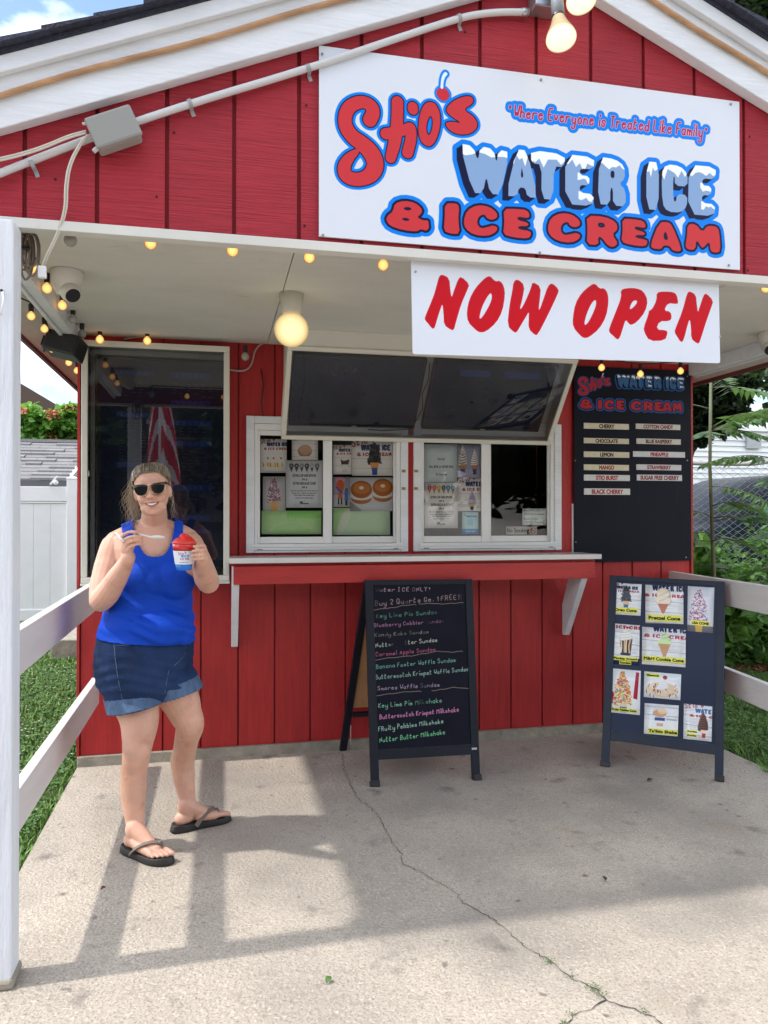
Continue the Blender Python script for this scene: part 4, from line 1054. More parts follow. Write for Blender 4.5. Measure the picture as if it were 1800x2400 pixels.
        c.a[:] = hexc('#c8d8d8')
        for t, y in (('Now AVAILABLE *', .16), ('*FRESH Waffle Sundae', .38), ('Banana Foster', .66), ('  Waffle Sundae', .86)): hand(c, t, W * .06, H * y, H * .12, '#2c7a78', r=1.2, maxw=W * .86 if len(t) > 14 else W * .62)
    elif kind == 'nosmoke':
        c.a[:] = hexc('#2a2626'); c.rect(W * .01, H * .04, W * .99, H * .96, '#a8a4a0'); text(c, 'No Smoking', W * .385, H * .70, H * .46, '#1c1818', bold=1.6, center=True, maxw=W * .70)
        c.ell(W * .87, H * .5, W * .085, H * .34, '#a8323a'); c.ell(W * .87, H * .5, W * .062, H * .25, '#b8b4b0'); c.stroke([(W * .81, H * .28), (W * .93, H * .72)], W * .01, '#a8323a'); c.rect(W * .82, H * .46, W * .91, H * .54, '#2a2626')
    elif kind == 'green':
        c.a[:] = hexc('#a8d894'); c.noise(.02, 30, 2); c.rect(W * .42, 0, W, H * .32, '#90c878')
        for k in range(24):
            a = math.pi * (k + .5) / 24; c.stroke([(W * .5 - math.cos(a) * W * .34, H * 1.0 - math.sin(a) * H * .5), (W * .5 - math.cos(a) * W * .46, H * 1.0 - math.sin(a) * H * .78)], 1.3, '#d4e8c8', alpha=.8)
        c.stroke([(W * .05, H), (W * .25, H * .6), (W * .5, H * .48), (W * .75, H * .6), (W * .95, H)], 2, '#cfe4c4', smooth=3)
    elif kind == 'greenpale':
        c.a[:] = hexc('#b4c8b0'); c.poly([(0, 0), (W * .34, 0), (W * .3, H * .5), (W * .12, H), (0, H)], '#a8d098'); c.poly([(W * .2, 0), (W * .36, H * .08), (W * .16, H), (W * .02, H)], '#c4d6bc', smooth=2)
    if kind in ('split', 'scoop', 'sprinkle', 'sundae', 'oreobig', 'parade', 'donut', 'sorry', 'twocones', 'extrasc', 'extras', 'lavender', 'card', 'note', 'green', 'greenpale', 'nosmoke'): c.a = np.clip(c.a * 1.22, 0, .97)
    else: c.a = np.clip(c.a * 1.08, 0, .97)
    return c.a

def corners(M, q):
    n = M.to_3x3() @ Vector((0, 1, 0)); o = M.translation; Mi = M.inverted(); out = []
    for x, y in q:
        d = ray(x, y); out.append(Mi @ (CAM + d * ((o - CAM).dot(n) / d.dot(n))))
    return out
def put_sheet(kind, M, q, label, y0, cat='photo sheet', group=None, gloss=.25, name='photo_sheet', ppm=1400, th=.0012, tabs=True):
    P = corners(M, q)                              # tl tr br bl in local coordinates
    w = ((P[1] - P[0]).length + (P[2] - P[3]).length) / 2; h = ((P[0] - P[3]).length + (P[1] - P[2]).length) / 2
    img = image_mat(kind + '_print', sheet(kind, max(40, w * ppm), max(30, h * ppm)), rough=gloss)
    b = MB(); n = 4; g = random.Random(kind)
    for p in P: p.y = 0
    # slightly curled: a 4 x 4 grid
    vs, fs, uv = [], [], []
    for j in range(n + 1):
        for i in range(n + 1):
            u, v = i / n, j / n
            p = P[3] * (1 - u) * (1 - v) + P[2] * u * (1 - v) + P[1] * u * v + P[0] * (1 - u) * v
            lift = (abs(u - .5) * 2) ** 4 * (abs(v - .5) * 2) ** 4 * .004 * g.random() + .0012 * math.sin(u * 3 + v * 4) ** 2
            vs.append(M @ Vector((p.x, y0 - lift, p.z)))
    for j in range(n):
        for i in range(n):
            a = j * (n + 1) + i; fs.append((a, a + 1, a + n + 2, a + n + 1)); uv.append([(i / n, j / n), ((i + 1) / n, j / n), ((i + 1) / n, (j + 1) / n), (i / n, (j + 1) / n)])
    b.add(vs, fs, 0, uv)
    o = b.build(name, [img], None, smooth=True)
    md = o.modifiers.new('thick', 'SOLIDIFY'); md.thickness = th; md.offset = -1
    return tag(o, label, cat, group)

# ------------------------------------------------------------------ A-frame boards
M_BLKPAINT = mat('black_frame_paint', (.010, .012, .020), spec=.25, rough=.5, var=.3, vscale=4, bump=.4, bscale=30)
M_NAVY = mat('dark_blue_board', (.010, .019, .055), spec=.3, rough=.34, var=.2, vscale=3, dirt=(.10, .085, .07), dscale=3, dlo=.70, dhi=.82)
M_MASON = mat('raw_hardboard', (.42, .22, .10), rough=.8, var=.15)
def aframe(name, fl, fr, tl, tr, label, back_dir, facem, frame_m, inner, back_face=None):
    fl, fr, tl, tr = map(Vector, (fl, fr, tl, tr))
    M, W, H = frame_matrix(tl, tr, fl)
    t = thing(name, (fl + fr) / 2, label, 'menu board')
    b = MB(); S = .042
    # leaning stiles that splay toward the feet, rails between
    X = lambda p: (M.inverted() @ p)
    a0, a1, b0, b1 = X(fl), X(tl), X(fr), X(tr)
    def st(p, q, dx): return [(p.x, p.z), (p.x + dx, p.z), (q.x + dx, q.z), (q.x, q.z)]
    for nm, pts in (('frame_stile', st(a0, a1, S)), ('frame_stile', [(b0.x - S, b0.z), (b0.x, b0.z), (b1.x, b1.z), (b1.x - S, b1.z)])):
        MB().prism(pts, 0, .022, M=M).build(nm, frame_m, t, bevel=.002)
    fz = lambda z: (z - a0.z) / (a1.z - a0.z)
    lx = lambda z: a0.x + (a1.x - a0.x) * fz(z) + S + .0005
    rx = lambda z: b0.x + (b1.x - b0.x) * fz(z) - S - .0005
    z0, z1 = inner
    for za, zb in ((z1, a1.z), (z0 - .05, z0)):
        MB().prism([(lx(za), za), (rx(za), za), (rx(zb), zb), (lx(zb), zb)], .001, .021, M=M).build('frame_rail', frame_m, t, bevel=.002)
    # the face
    nq = 1; lo, hi = (lx(z0), rx(z0)), (lx(z1), rx(z1))
    vs = [M @ Vector((lo[0], .006, z0 + .0005)), M @ Vector((lo[1], .006, z0 + .0005)), M @ Vector((hi[1], .006, z1 - .0005)), M @ Vector((hi[0], .006, z1 - .0005))]
    vb = [v + (M.to_3x3() @ Vector((0, .005, 0))) for v in vs]
    b.add(vs + vb, [(0, 1, 2, 3)], 0, [[((lo[0]) / W, z0 / H), (lo[1] / W, z0 / H), (hi[1] / W, z1 / H), (hi[0] / W, z1 / H)]])
    b.add(vs + vb, [(7, 6, 5, 4), (0, 4, 5, 1), (1, 5, 6, 2), (2, 6, 7, 3), (3, 7, 4, 0)], 1)
    b.build('board_panel', [facem, M_MASON], t)
    # hinged back frame
    bd = Vector(back_dir); top = [tl + bd * .03, tr + bd * .03]; foot = [Vector((fl.x, fl.y, 0)) + bd, Vector((fr.x, fr.y, 0)) + bd]
    al = (tr - tl).normalized()
    for p, q in zip(foot, top):
        off = al * (.02 if p is foot[0] else -.02)
        MB().beam(p + off + Vector((0, 0, .002)), q + off - Vector((0, 0, .01)), .040, .022, up=tuple(bd.normalized())).build('back_leg', frame_m, t, bevel=.002)
    r = lambda k, z: foot[k].lerp(top[k], z)
    MB().beam(r(0, .22) + al * .042, r(1, .22) - al * .042, .02, .05, up=tuple(bd.normalized())).build('back_rail', frame_m, t)
    m2 = MB(); A = [r(0, .26) + al * .042, r(1, .26) - al * .042, r(1, .93) - al * .042, r(0, .93) + al * .042]
    m2.add(A + [p + bd * .03 for p in A], [(3, 2, 1, 0), (4, 5, 6, 7), (0, 1, 5, 4), (1, 2, 6, 5), (2, 3, 7, 6), (3, 0, 4, 7)]); m2.build('back_panel', M_MASON, t)
    for p in (fl, fr):
        s = 1 if p is fl else -1
        MB().box(-.004 if s > 0 else -.038, .046 if s > 0 else .004, -.004, .028, 0, .03, M=Matrix.Translation(p) @ M.to_3x3().to_4x4()).build('foot_cap', M_BLACK, t, bevel=.003)
    return t, M, W, H
# chalkboard
fl, fr, tl, tr = (.752, -.648, .002), (1.318, -.672, .002), (.782, -.335, 1.000), (1.385, -.345, .996)
M, W, H = frame_matrix(tl, tr, fl)
cv, fx = canvas_for(M, W, H, 1250, '#141522')
f = crop(fx, 820, 1340, 4.253)
cv.noise(.006, 90, 3); cv.noise(.004, 8, 5)
FD = [1, 1, .95, .85, 1, .9, 1, .8]
def line(t, x0, y0, x1, y1, s, col, r=1.75, fade=FD, sd=1):
    a, b = f(x0, y0), f(x1, y1); L = math.hypot(b[0] - a[0], b[1] - a[1])
    hand(cv, t, a[0], a[1], s * 1.32, col, r=r, rot=math.degrees(math.atan2(b[1] - a[1], b[0] - a[0])), maxw=L, fade=fade, seed=sd, jit=.2)
line('Water ICE ONLY*', 258, 195, 825, 188, 19, '#b89cac', fade=[.3, .6, 1, 1, 1, 1, 1, 1, 1])
line('Buy 2 Quarts Ge. 1 FREE!!', 255, 335, 1120, 268, 24, '#a8908e', fade=[.5, 1, 1, 1, 1, 1, 1, .9], r=1.9)
line('\u00b7Key Lime Pie Sundae', 228, 462, 885, 415, 20, '#5f9a86', fade=[.8, .6, 1, 1, 1, 1], sd=2)
line('Blueberry Cobbler Sundae', 245, 550, 950, 502, 18, '#a87898', fade=[1] * 18 + [.1, .4, .7, .7, .7, .3], sd=3)
line('Kandy Kake Sundae', 250, 645, 800, 610, 18, '#8e8e86', fade=[.8, .7, 1, .6], sd=4)
line('Nutter      tter Sundae', 260, 752, 885, 692, 19, '#c2ccb8', fade=[1, 1, 1, 1, .7, .4, 0, 0, 0, 0, 0, 0, .3, .9, 1, 1, 1, 1, 1, 1, 1, 1, 1], sd=5)
line('Caramel Apple Sundae', 262, 842, 868, 785, 19, '#b4607e', fade=[1], sd=6)
line('Banana Foster Waffle Sundae', 265, 965, 1068, 893, 20, '#78b4a0', fade=[1], sd=7)
line('Butterscotch Krimpet Waffle Sundae', 258, 1072, 1195, 985, 20, '#9cc4b4', fade=[1, 1, 1, 1, .9], sd=8)
line('Smores Waffle Sundae', 280, 1180, 908, 1140, 19, '#a898b0', fade=[1] * 13 + [.4, .5, .6, .8, .9, 1, 1], sd=9)
line('Key Lime Pie Milkshake', 288, 1355, 930, 1298, 20, '#86c4a4', fade=[1] * 13 + [.7, .5, .4, .3, .7, .9, 1, 1, 1], sd=10)
line('Butterscotch Krimpet Milkshake', 300, 1468, 1098, 1390, 20, '#d88ab4', fade=[1], r=2, sd=11)
line('FRuity Pebbles Milkshake', 288, 1590, 945, 1505, 20, '#a8d4c0', fade=[1], sd=12)
line('Nutter Butter Milkshake', 300, 1700, 962, 1615, 20, '#7cd498', fade=[1], r=1.9, sd=13)
for x, y, c in ((235, 435, '#8aa89c'), (232, 522, '#a87898'), (240, 722, '#c2ccb8'), (245, 820, '#806878'), (250, 925, '#78b4a0'), (250, 1048, '#9cc4b4'), (255, 1152, '#c0b4c4'), (265, 1312, '#86c4a4'), (270, 1440, '#d88ab4'), (272, 1565, '#a8d4c0'), (275, 1698, '#7cd498')):
    p = f(x, y); cv.ell(p[0], p[1], 2.6, 2.6, c)
for pts in ([(225, 378), (330, 365), (430, 355), (540, 332), (650, 325)], [(690, 318), (800, 312), (900, 318), (1030, 312), (1120, 305)], [(235, 880), (400, 855), (600, 838), (730, 815), (880, 790), (1000, 800), (1115, 790)], [(250, 1235), (400, 1215), (560, 1195), (700, 1190)], [(820, 1185), (920, 1170), (1040, 1150), (1180, 1165)]):
    g = random.Random(2); P = [f(x + d, y + (4 if k % 2 else -4)) for x, y in pts for k, d in enumerate((0, 12))]
    cv.stroke(P, 1.5, '#a09088', smooth=2)
cv.stroke([f(1200, 1140), f(1195, 1175)], 3, '#c08a84')
chalk_m = image_mat('chalkboard_print', cv.a, rough=.55, spec=.12)
chalk, M, W, H = aframe('chalkboard_stand', fl, fr, tl, tr, 'black A-frame chalkboard with handwritten sundae and milkshake list under the counter', (-.06, .62, 0), chalk_m, M_BLKPAINT, (.175, 1.016))
MB().box(W * .885, W * .885 + .028, -.0008, 0, .148, .158, M=M).build('maker_plate', mat('plate_silver', (.5, .5, .52), rough=.3), chalk)
MB().beam(dep(822, 1745, 4.05), dep(822, 1700, 4.05), .004, .004).build('brace_hook', M_STEEL, chalk)

# photo board
fl, fr, tl, tr = (2.018, -.602, .002), (2.500, -.962, .002), (2.186, -.396, 1.008), (2.668, -.752, .992)
pb, M, W, H = aframe('photo_board_stand', fl, fr, tl, tr, 'dark blue A-frame board covered with laminated ice cream photos', (.32, .43, 0), M_NAVY, mat('slate_frame_paint', (.018, .026, .048), spec=.3, rough=.45, var=.2), (.190, 1.013))
tq_ = corners(M, [(1424, 1719), (1450, 1721), (1480, 1724), (1512, 1731), (1535, 1737), (1500, 1738), (1460, 1734), (1426, 1730)])
MB().add([M @ Vector((p.x, .0048, p.z)) for p in tq_], [tuple(range(len(tq_)))]).build('torn_edge', M_MASON, pb)
def cq(*p): return [(1380 + x / 4.172, 1330 + y / 4.172) for x, y in p]
GP = 'laminated photos on the A-frame board'
for k, q, lab in (('oreo', cq((232, 145), (517, 165), (505, 472), (228, 455)), 'laminated photo of a black cookie-crumb cone, top left of the A-frame board'),
                  ('pretzel', cq((553, 168), (925, 188), (925, 555), (553, 540)), 'large laminated photo of two scoops in a pretzel cone, top middle'),
                  ('usa', cq((968, 182), (1228, 196), (1214, 642), (962, 620)), 'laminated photo of a red, white and blue sprinkled cone, top right of the board'),
                  ('monkey', cq((230, 545), (498, 565), (490, 960), (222, 940)), 'laminated photo of a whipped sundae in a chocolate-striped cup'),
                  ('mint', cq((522, 578), (948, 610), (945, 976), (518, 944)), 'laminated photo of a pale green scoop on a pointed cookie cone'),
                  ('fruity', cq((224, 985), (508, 1010), (498, 1444), (212, 1416)), 'laminated photo of a cereal-coated cone in the left column of the board'),
                  ('mammoth', cq((542, 1014), (903, 1045), (895, 1298), (537, 1266)), 'wide laminated photo of a banana split with a cherry on whipped cream'),
                  ('shake', cq((546, 1325), (880, 1350), (868, 1652), (538, 1624)), "laminated photo of a milkshake cup, bottom middle of the board"),
                  ('choc', cq((930, 1330), (1208, 1360), (1200, 1704), (924, 1674)), 'laminated photo of a chocolate sprinkled cone at the bottom right corner')):
    put_sheet(k, M, q, lab, .0045, group=GP, gloss=.18, ppm=1100)

# sheets behind the window glass
MW = Matrix.Translation((0, .012, 0)); MW2 = Matrix.Translation((0, .028, 0))
GW = 'papers taped inside the serving windows'
def rq(a, b, c, d): return [(a, b), (c, b), (c, d), (a, d)]
for k, q, lab, MM in (('split', rq(610, 1029, 672, 1108), 'banana split photo in the upper left corner of the left window', MW), ('scoop', rq(684, 1024, 745, 1078), 'photo of one caramel scoop, second from the left at the window top', MW),
                      ('sprinkle', rq(616, 1117, 669, 1199), 'photo of a sprinkled cone on grey, above the green sheet', MW),
                      ('sundae', rq(781, 1043, 824, 1112), 'small photo of a dark sundae cup beside the big black cone', MW2), ('oreobig', rq(824.5, 1034, 923, 1115), 'photo of a tall black crumb cone, biggest in the left window', MW2),
                      ('parade', rq(781, 1118, 820, 1188), 'narrow snapshot with an orange costume beside the doughnut photo', MW2), ('donut', rq(820.5, 1119, 921, 1198), 'photo of two glazed doughnut ice cream sandwiches', MW2),
                      ('sorry', rq(994, 1041, 1071, 1130), 'plain sheet reading Sorry! No $50 or $100 Bills Accepted', MW), ('twocones', rq(1071.5, 1042, 1125, 1120), 'photo of two twist cones beside the Sorry sheet', MW),
                      ('extrasc', rq(995, 1131, 1073, 1238), 'Extras price sheet with coloured cones in the right window', MW), ('lavender', rq(1073.5, 1121, 1126, 1198), 'photo of a lavender cone under the two twist cones', MW),
                      ('card', rq(1083, 1200, 1121, 1252), 'small pale blue card at the bottom of the right window', MW),
                      ('note', rq(1224, 1192, 1280, 1231), 'handwritten teal note on white paper above the no smoking sign', MW2), ('nosmoke', rq(1185, 1233, 1259, 1254), 'small sign reading No Smoking at the bottom of the right pane', MW2),
                      ('green', rq(613, 1197, 753, 1252), 'green translucent sheet along the bottom of the leftmost pane', MW), ('greenpale', rq(781, 1190, 914, 1254), 'pale grey-green sheet along the bottom of the second pane', MW2)):
    put_sheet(k, MM, q, lab, 0, cat='paper', group=GW, gloss=.5, name='window_paper', ppm=1500, th=.0006)
MW3 = Matrix.Translation((0, .010, 0))
put_sheet('extras', MW3, rq(670, 1079, 756, 1190), 'grey Extras price sheet with dark cones in the leftmost pane', 0, cat='paper', group=GW, gloss=.5, name='window_paper', ppm=1500, th=.0006)
# ------------------------------------------------------------------ display cases
def recess_case(name, M, W, H, D, label, fw=.032):
    t = thing(name, M @ Vector((W / 2, 0, 0)), label, 'display case')
    MB().prism([(0, 0), (W, 0), (W, fw), (0, fw)], 0, D, M=M).prism([(0, H - fw), (W, H - fw), (W, H), (0, H)], 0, D, M=M).build('case_rail', M_CREAMF, t, bevel=.004)
    MB().prism([(0, fw + .0005), (fw, fw + .0005), (fw, H - fw - .0005), (0, H - fw - .0005)], .001, D, M=M).prism([(W - fw, fw + .0005), (W, fw + .0005), (W, H - fw - .0005), (W - fw, H - fw - .0005)], .001, D, M=M).build('case_stile', M_CREAMF, t, bevel=.004)
    b = MB(); y = D - .004
    b.add([M @ Vector(p) for p in ((fw, y, fw), (W - fw, y, fw), (W - fw, y, H - fw), (fw, y, H - fw))], [(0, 1, 2, 3)]); b.build('case_back', mat('case_back_grey', (.5, .5, .48), rough=.6), t)
    g = MB(); y = .012
    g.add([M @ Vector(p) for p in ((fw, y, fw), (W - fw, y, fw), (W - fw, y, H - fw), (fw, y, H - fw))], [(0, 1, 2, 3)]); g.build('case_glass', M_CGLASS, t)
    return t
def screen(t, M, x0, x1, z0, z1, y0, y1, print_a, estr=.0, name='menu_screen'):
    im = image_mat(name + '_print', print_a, rough=.18, spec=.5)
    if estr:
        nt_ = im.node_tree; tx = [n for n in nt_.nodes if n.type == 'TEX_IMAGE'][0]; bs = nt_.nodes['Principled BSDF']
        nt_.links.new(tx.outputs['Color'], bs.inputs['Emission Color']); bs.inputs['Emission Strength'].default_value = estr
    b = MB(); V = [M @ Vector(p) for p in ((x0 + .012, y0, z0 + .018), (x1 - .012, y0, z0 + .018), (x1 - .012, y0, z1 - .012), (x0 + .012, y0, z1 - .012))]
    b.add(V, [(0, 1, 2, 3)], 0, [[(0, 0), (1, 0), (1, 1), (0, 1)]])
    s = b.build(name, [im], t)
    MB().box(x0, x1, y0 + .002, y1, z0, z1, M=M).build('screen_body', M_BLACK, s, bevel=.004)
    c = MB()
    c.box(x0, x1, y0 - .003, y0 + .0015, z0, z0 + .0175, M=M).box(x0, x1, y0 - .003, y0 + .0015, z1 - .0115, z1, M=M).box(x0, x0 + .0115, y0 - .003, y0 + .0015, z0 + .018, z1 - .012, M=M).box(x1 - .0115, x1, y0 - .003, y0 + .0015, z0 + .018, z1 - .012, M=M)
    c.build('screen_bezel', M_BLACK, s)
    return s
# tall case at the left
D = .10
M, W, H = frame_matrix((-.694, -.1, 2.273), (.072, -.1, 2.273), (-.694, -.1, .988))
case = recess_case('tall_display_case', M, W, H, D - .001, 'tall cream-framed glass case holding an upright dark menu screen at the left of the wall')
sc = Cv(520, 980, '#1b2135'); sc.noise(.006, 60, 2)  # ground lightened, the grey-blue haze of reflections put into its colour
fpx = lambda x, y: ((150 + x / 3.402 - 217) / (517 - 217) * 520, (750 + y / 3.402 - 836) / (1340 - 836) * 980)
for x0, y0, x1, y1 in ((350, 385, 670, 422), (805, 388, 1145, 436), (355, 732, 640, 772), (805, 620, 1140, 656), (805, 784, 1145, 830), (805, 958, 1145, 1002), (360, 1138, 560, 1182), (810, 1320, 1140, 1366), (810, 1574, 1135, 1612), (900, 1690, 1135, 1728)):
    a, b = fpx(x0, y0), fpx(x1, y1); sc.rect(a[0], a[1], b[0], b[1], '#1b2e66'); 
    for k in range(5): sc.rect(a[0] + (b[0] - a[0]) * (.12 + .15 * k), a[1] + 3, a[0] + (b[0] - a[0]) * (.21 + .15 * k), b[1] - 3, '#2a3a72')
g = random.Random(4)
for y0, y1, x0, x1 in ((460, 600, 420, 640), (480, 600, 820, 1130), (800, 1120, 380, 640), (850, 940, 820, 1100), (1010, 1250, 900, 1140), (1400, 1540, 860, 1100), (1640, 1670, 860, 1000)):
    for y in range(y0, y1, 26):
        for x in range(x0, x1, 60):
            if g.random() < .7:
                a = fpx(x, y); sc.rect(a[0], a[1], a[0] + g.uniform(10, 22), a[1] + 3.4, '#39405c')
screen(case, M, .075, .745, .055, 1.215, .052, .085, sc.a, estr=.08)
MB().box(.045, .60, .06, .075, 1.222, 1.25, M=M).build('mounting_rail', mat('grey_rail', (.62, .62, .6), rough=.5), case)
MB().box(.040, .062, .05, .09, .05, 1.23, M=M).build('side_rail', mat('dark_rail', (.38, .38, .37), rough=.4, metal=.3), case)
MB().lathe([(.0, 0), (.022, .001), (.024, .006), (.0, .008)], 16, M @ Matrix.Translation((.033, .03, .58)) @ Matrix.Rotation(R(90), 4, 'Y')).build('case_lock', M_CREAMF, case)
MB().box(-.002, W + .002, -.004, .03, -.014, -.001, M=M).build('case_sill', M_CREAMF, case, bevel=.003)
# tilted twin case above the windows
Ml, W, H = frame_matrix((.360, -.405, 2.222), (1.995, -.405, 2.222), (.360, -.028, 1.775))
case2 = recess_case('tilted_display_case', Ml, W, H, .10, 'wide cream case with two dark screens tilted down over the serving windows', fw=.026)
def tv(x0, x1, seed):
    c = Cv(700, 400, '#11131d'); c.noise(.004, 90, seed)
    if seed == 1: c.rect(150, 40, 560, 400, '#171a27'); head(c, 170, 120, 34, faded=False); c.a[:] = c.a * .16 + hexc('#12141f') * .84; swirl(c, 350, 330, 110, 220, '#0d0f18', '#0b0d15', 2, n=6)
    else:
        for k in range(2): c.rect(140 + 260 * k, 40, 330 + 290 * k, 78, '#16244a')
        for k in range(9): text(c, '$4.25', 120 + (k % 3) * 180, 170 + (k // 3) * 60, 13, '#1f2432')
    return screen(case2, Ml, x0, x1, .062, .515, .055, .085, c.a, estr=.25)
s1 = tv(.040, .775, 1); s2 = tv(.820, 1.555, 2)
for s, x in ((s1, .40), (s2, 1.18)): MB().box(x, x + .03, .050, .0515, .068, .072, M=Ml).build('brand_mark', M_EDGE, s)
b = MB()
b.box(.15, .60, .05, .09, .535, .555, M=Ml).box(.80, 1.5, .05, .09, .535, .555, M=Ml); b.build('mounting_rail', M_BLACK, case2)
MB().box(.77, .822, .09, .098, .03, .55, M=Ml).build('case_divider', mat('divider_cream', (.5, .48, .42), rough=.6), case2)
MB().tube([Ml @ Vector(p) for p in ((.79, .05, .50), (.80, .045, .40), (.782, .05, .3), (.80, .05, .2), (.76, .05, .06), (.6, .05, .045), (.5, .05, .05))], .003, 6).build('screen_cable', M_BLACK, case2, smooth=True)
MB().box(.372, 1.99, -.392, -.372, 2.226, 2.317).build('header_board', M_CREAM, case2)
sb = MB()
for x in (.374, 1.968):
    pts = [(-.371, 2.316), (-.371, 2.226), (-.20, 2.05), (-.005, 1.85), (-.005, 2.316)]
    vs = [(x, y, z) for y, z in pts] + [(x + .016, y, z) for y, z in pts]; n = 5
    sb.add(vs, [tuple(range(n - 1, -1, -1)), tuple(range(n, 2 * n))] + [(i, (i + 1) % n, (i + 1) % n + n, i + n) for i in range(n)])
sb.build('case_cheek', M_CREAM, case2)
MB().tube([at(612, 865, 1, -.02), at(618, 900, 1, -.02), at(613, 940, 1, -.02), at(617, 974, 1, -.02)], .0035, 6).build('drop_cable', M_BLACK, case2, smooth=True)

# ------------------------------------------------------------------ lamps
def emis(name, col, s):
    m = bpy.data.materials.new(name); m.use_nodes = True; t = m.node_tree; t.nodes.clear()
    o = t.nodes.new('ShaderNodeOutputMaterial'); e = t.nodes.new('ShaderNodeEmission'); e.inputs['Color'].default_value = (*col, 1); e.inputs['Strength'].default_value = s
    t.links.new(e.outputs[0], o.inputs['Surface']); return m
def glow(name, rim, core, s_rim, s_core, p0=.55, p1=.95):        # frosted lamp: hotter in the middle, as a thick lit globe looks
    m = bpy.data.materials.new(name); m.use_nodes = True; t = m.node_tree; t.nodes.clear()
    o = t.nodes.new('ShaderNodeOutputMaterial'); e = t.nodes.new('ShaderNodeEmission'); lw = t.nodes.new('ShaderNodeLayerWeight'); lw.inputs['Blend'].default_value = .5
    r = t.nodes.new('ShaderNodeValToRGB'); r.color_ramp.elements[0].position = 1 - p1; r.color_ramp.elements[1].position = 1 - p0 + .3
    r.color_ramp.elements[0].color = (*[c * s_core for c in core], 1); r.color_ramp.elements[1].color = (*[c * s_rim for c in rim], 1)
    t.links.new(lw.outputs['Facing'], r.inputs['Fac']); t.links.new(r.outputs['Color'], e.inputs['Color']); t.links.new(e.outputs[0], o.inputs['Surface']); return m
M_BULB = glow('lit_bulb', (.55, .20, .06), (1.0, .52, .16), .38, 1.1)
M_BULB_OFF = mat('unlit_bulb', (.34, .33, .31), rough=.25)
M_GLOBE = glow('globe_glass', (.62, .42, .16), (1.0, .80, .42), .55, .80)
def bulb_prof(r): return [(.0, -r), (r * .5, -r * .87), (r * .87, -r * .5), (r, 0), (r * .87, r * .5), (r * .55, r * .85), (r * .36, r * 1.05), (r * .36, r * 1.3)]
def string(label, items, cable, r=.021, cablem=M_BLACK):
    p0 = Vector(items[0][0]); t = thing('string_lights', p0, label, 'string lights', None)
    for p, lit in items:
        p = Vector(p); Mx = Matrix.Translation(p)
        MB().lathe(bulb_prof(r), 14, Mx).build('bulb', M_BULB if lit else M_BULB_OFF, t, smooth=True)
        MB().lathe([(.0, r * 1.0), (.011, r * 1.05), (.012, r * 2.6), (.010, r * 2.9), (0, r * 2.9)], 10, Mx).build('socket', M_BLACK, t)
    if cable: MB().tube([Vector(c) for c in cable], .0035, 6).build('cable', cablem, t, smooth=True)
    return t
row = [(165, 563, 0), (353, 570, 1), (545, 587, 1), (725, 603, 1), (898, 621, 1)]
it = [(at(x, y, 2, 2.245), l) for x, y, l in row] + [(at(x, y, 2, 2.245), 1) for x, y in ((1100, 637), (1300, 652), (1555, 664), (1796, 674))]
string('row of warm globe bulbs on the porch ceiling just behind the front beam', it, [(p[0].x, p[0].y, 2.313) for p in it])
it = [(at(x, y, 0, -.665), l) for x, y, l in ((75, 628, 1), (110, 676, 1), (146, 716, 1), (171, 748, 0), (192, 783, 0))]
string('warm globe bulbs along the inside of the left porch beam', it, [(-.67, p[0].y, p[0].z + .062) for p in it])
it = [(at(x, y, 0, -.80), 1) for x, y in ((73, 741), (104, 771), (122, 818), (161, 850), (180, 869))]
cb = []
for a, b in zip(it[:-1], it[1:]):
    cb += [a[0] + Vector((0, 0, .06)), (a[0] + b[0]) / 2 + Vector((0, 0, .055))]
string('warm globe bulbs on black cord under the left eave', it, [at(45, 697, 0, -.80)] + cb + [it[-1][0] + Vector((0, 0, .06))], r=.019)
it = [(at(x, y, 1, -.10), l) for x, y, l in ((234, 796, 1), (345, 799, 1), (575, 836, 0))]
string('bulbs on the wall line above the tall display case', it, None, r=.022)
it = [(at(x, y, 1, -.14), 1) for x, y in ((1410, 862), (1501, 877), (1595, 870))]
string('three warm bulbs hanging in front of the flavour board top', it, [p[0] + Vector((0, 0, .06)) for p in it])
it = [(at(x, y, 0, XR + .02), 1) for x, y in ((1720, 831), (1793, 809))] + [(at(1659, 853, 0, XR + .02), 1)]
it.sort(key=lambda p: p[0].y)
string('warm bulbs on black cord along the right porch beam', it, [p[0] + Vector((0, 0, .06)) for p in it], r=.024)

gl = thing('globe_light', (.32, -1.0, 2.318), 'round frosted ceiling light glowing yellow above the serving windows', 'ceiling light')
c = at(683, 773, 1, -1.0)
prof = [(r_ * .075, z_ * .075) for r_, z_ in [(math.sin(a), -math.cos(a)) for a in np.linspace(0, math.pi * .84, 18)]]
MB().lathe(prof, 28, Matrix.Translation(c)).build('globe', M_GLOBE, gl, smooth=True)
MB().lathe([(.040, c.z + .066), (.044, c.z + .075), (.056, 2.3175), (.0, 2.3175)], 24, Matrix.Translation((c.x, c.y, 0))).build('lamp_holder', mat('white_porcelain', (.62, .60, .55), rough=.25), gl, smooth=True)

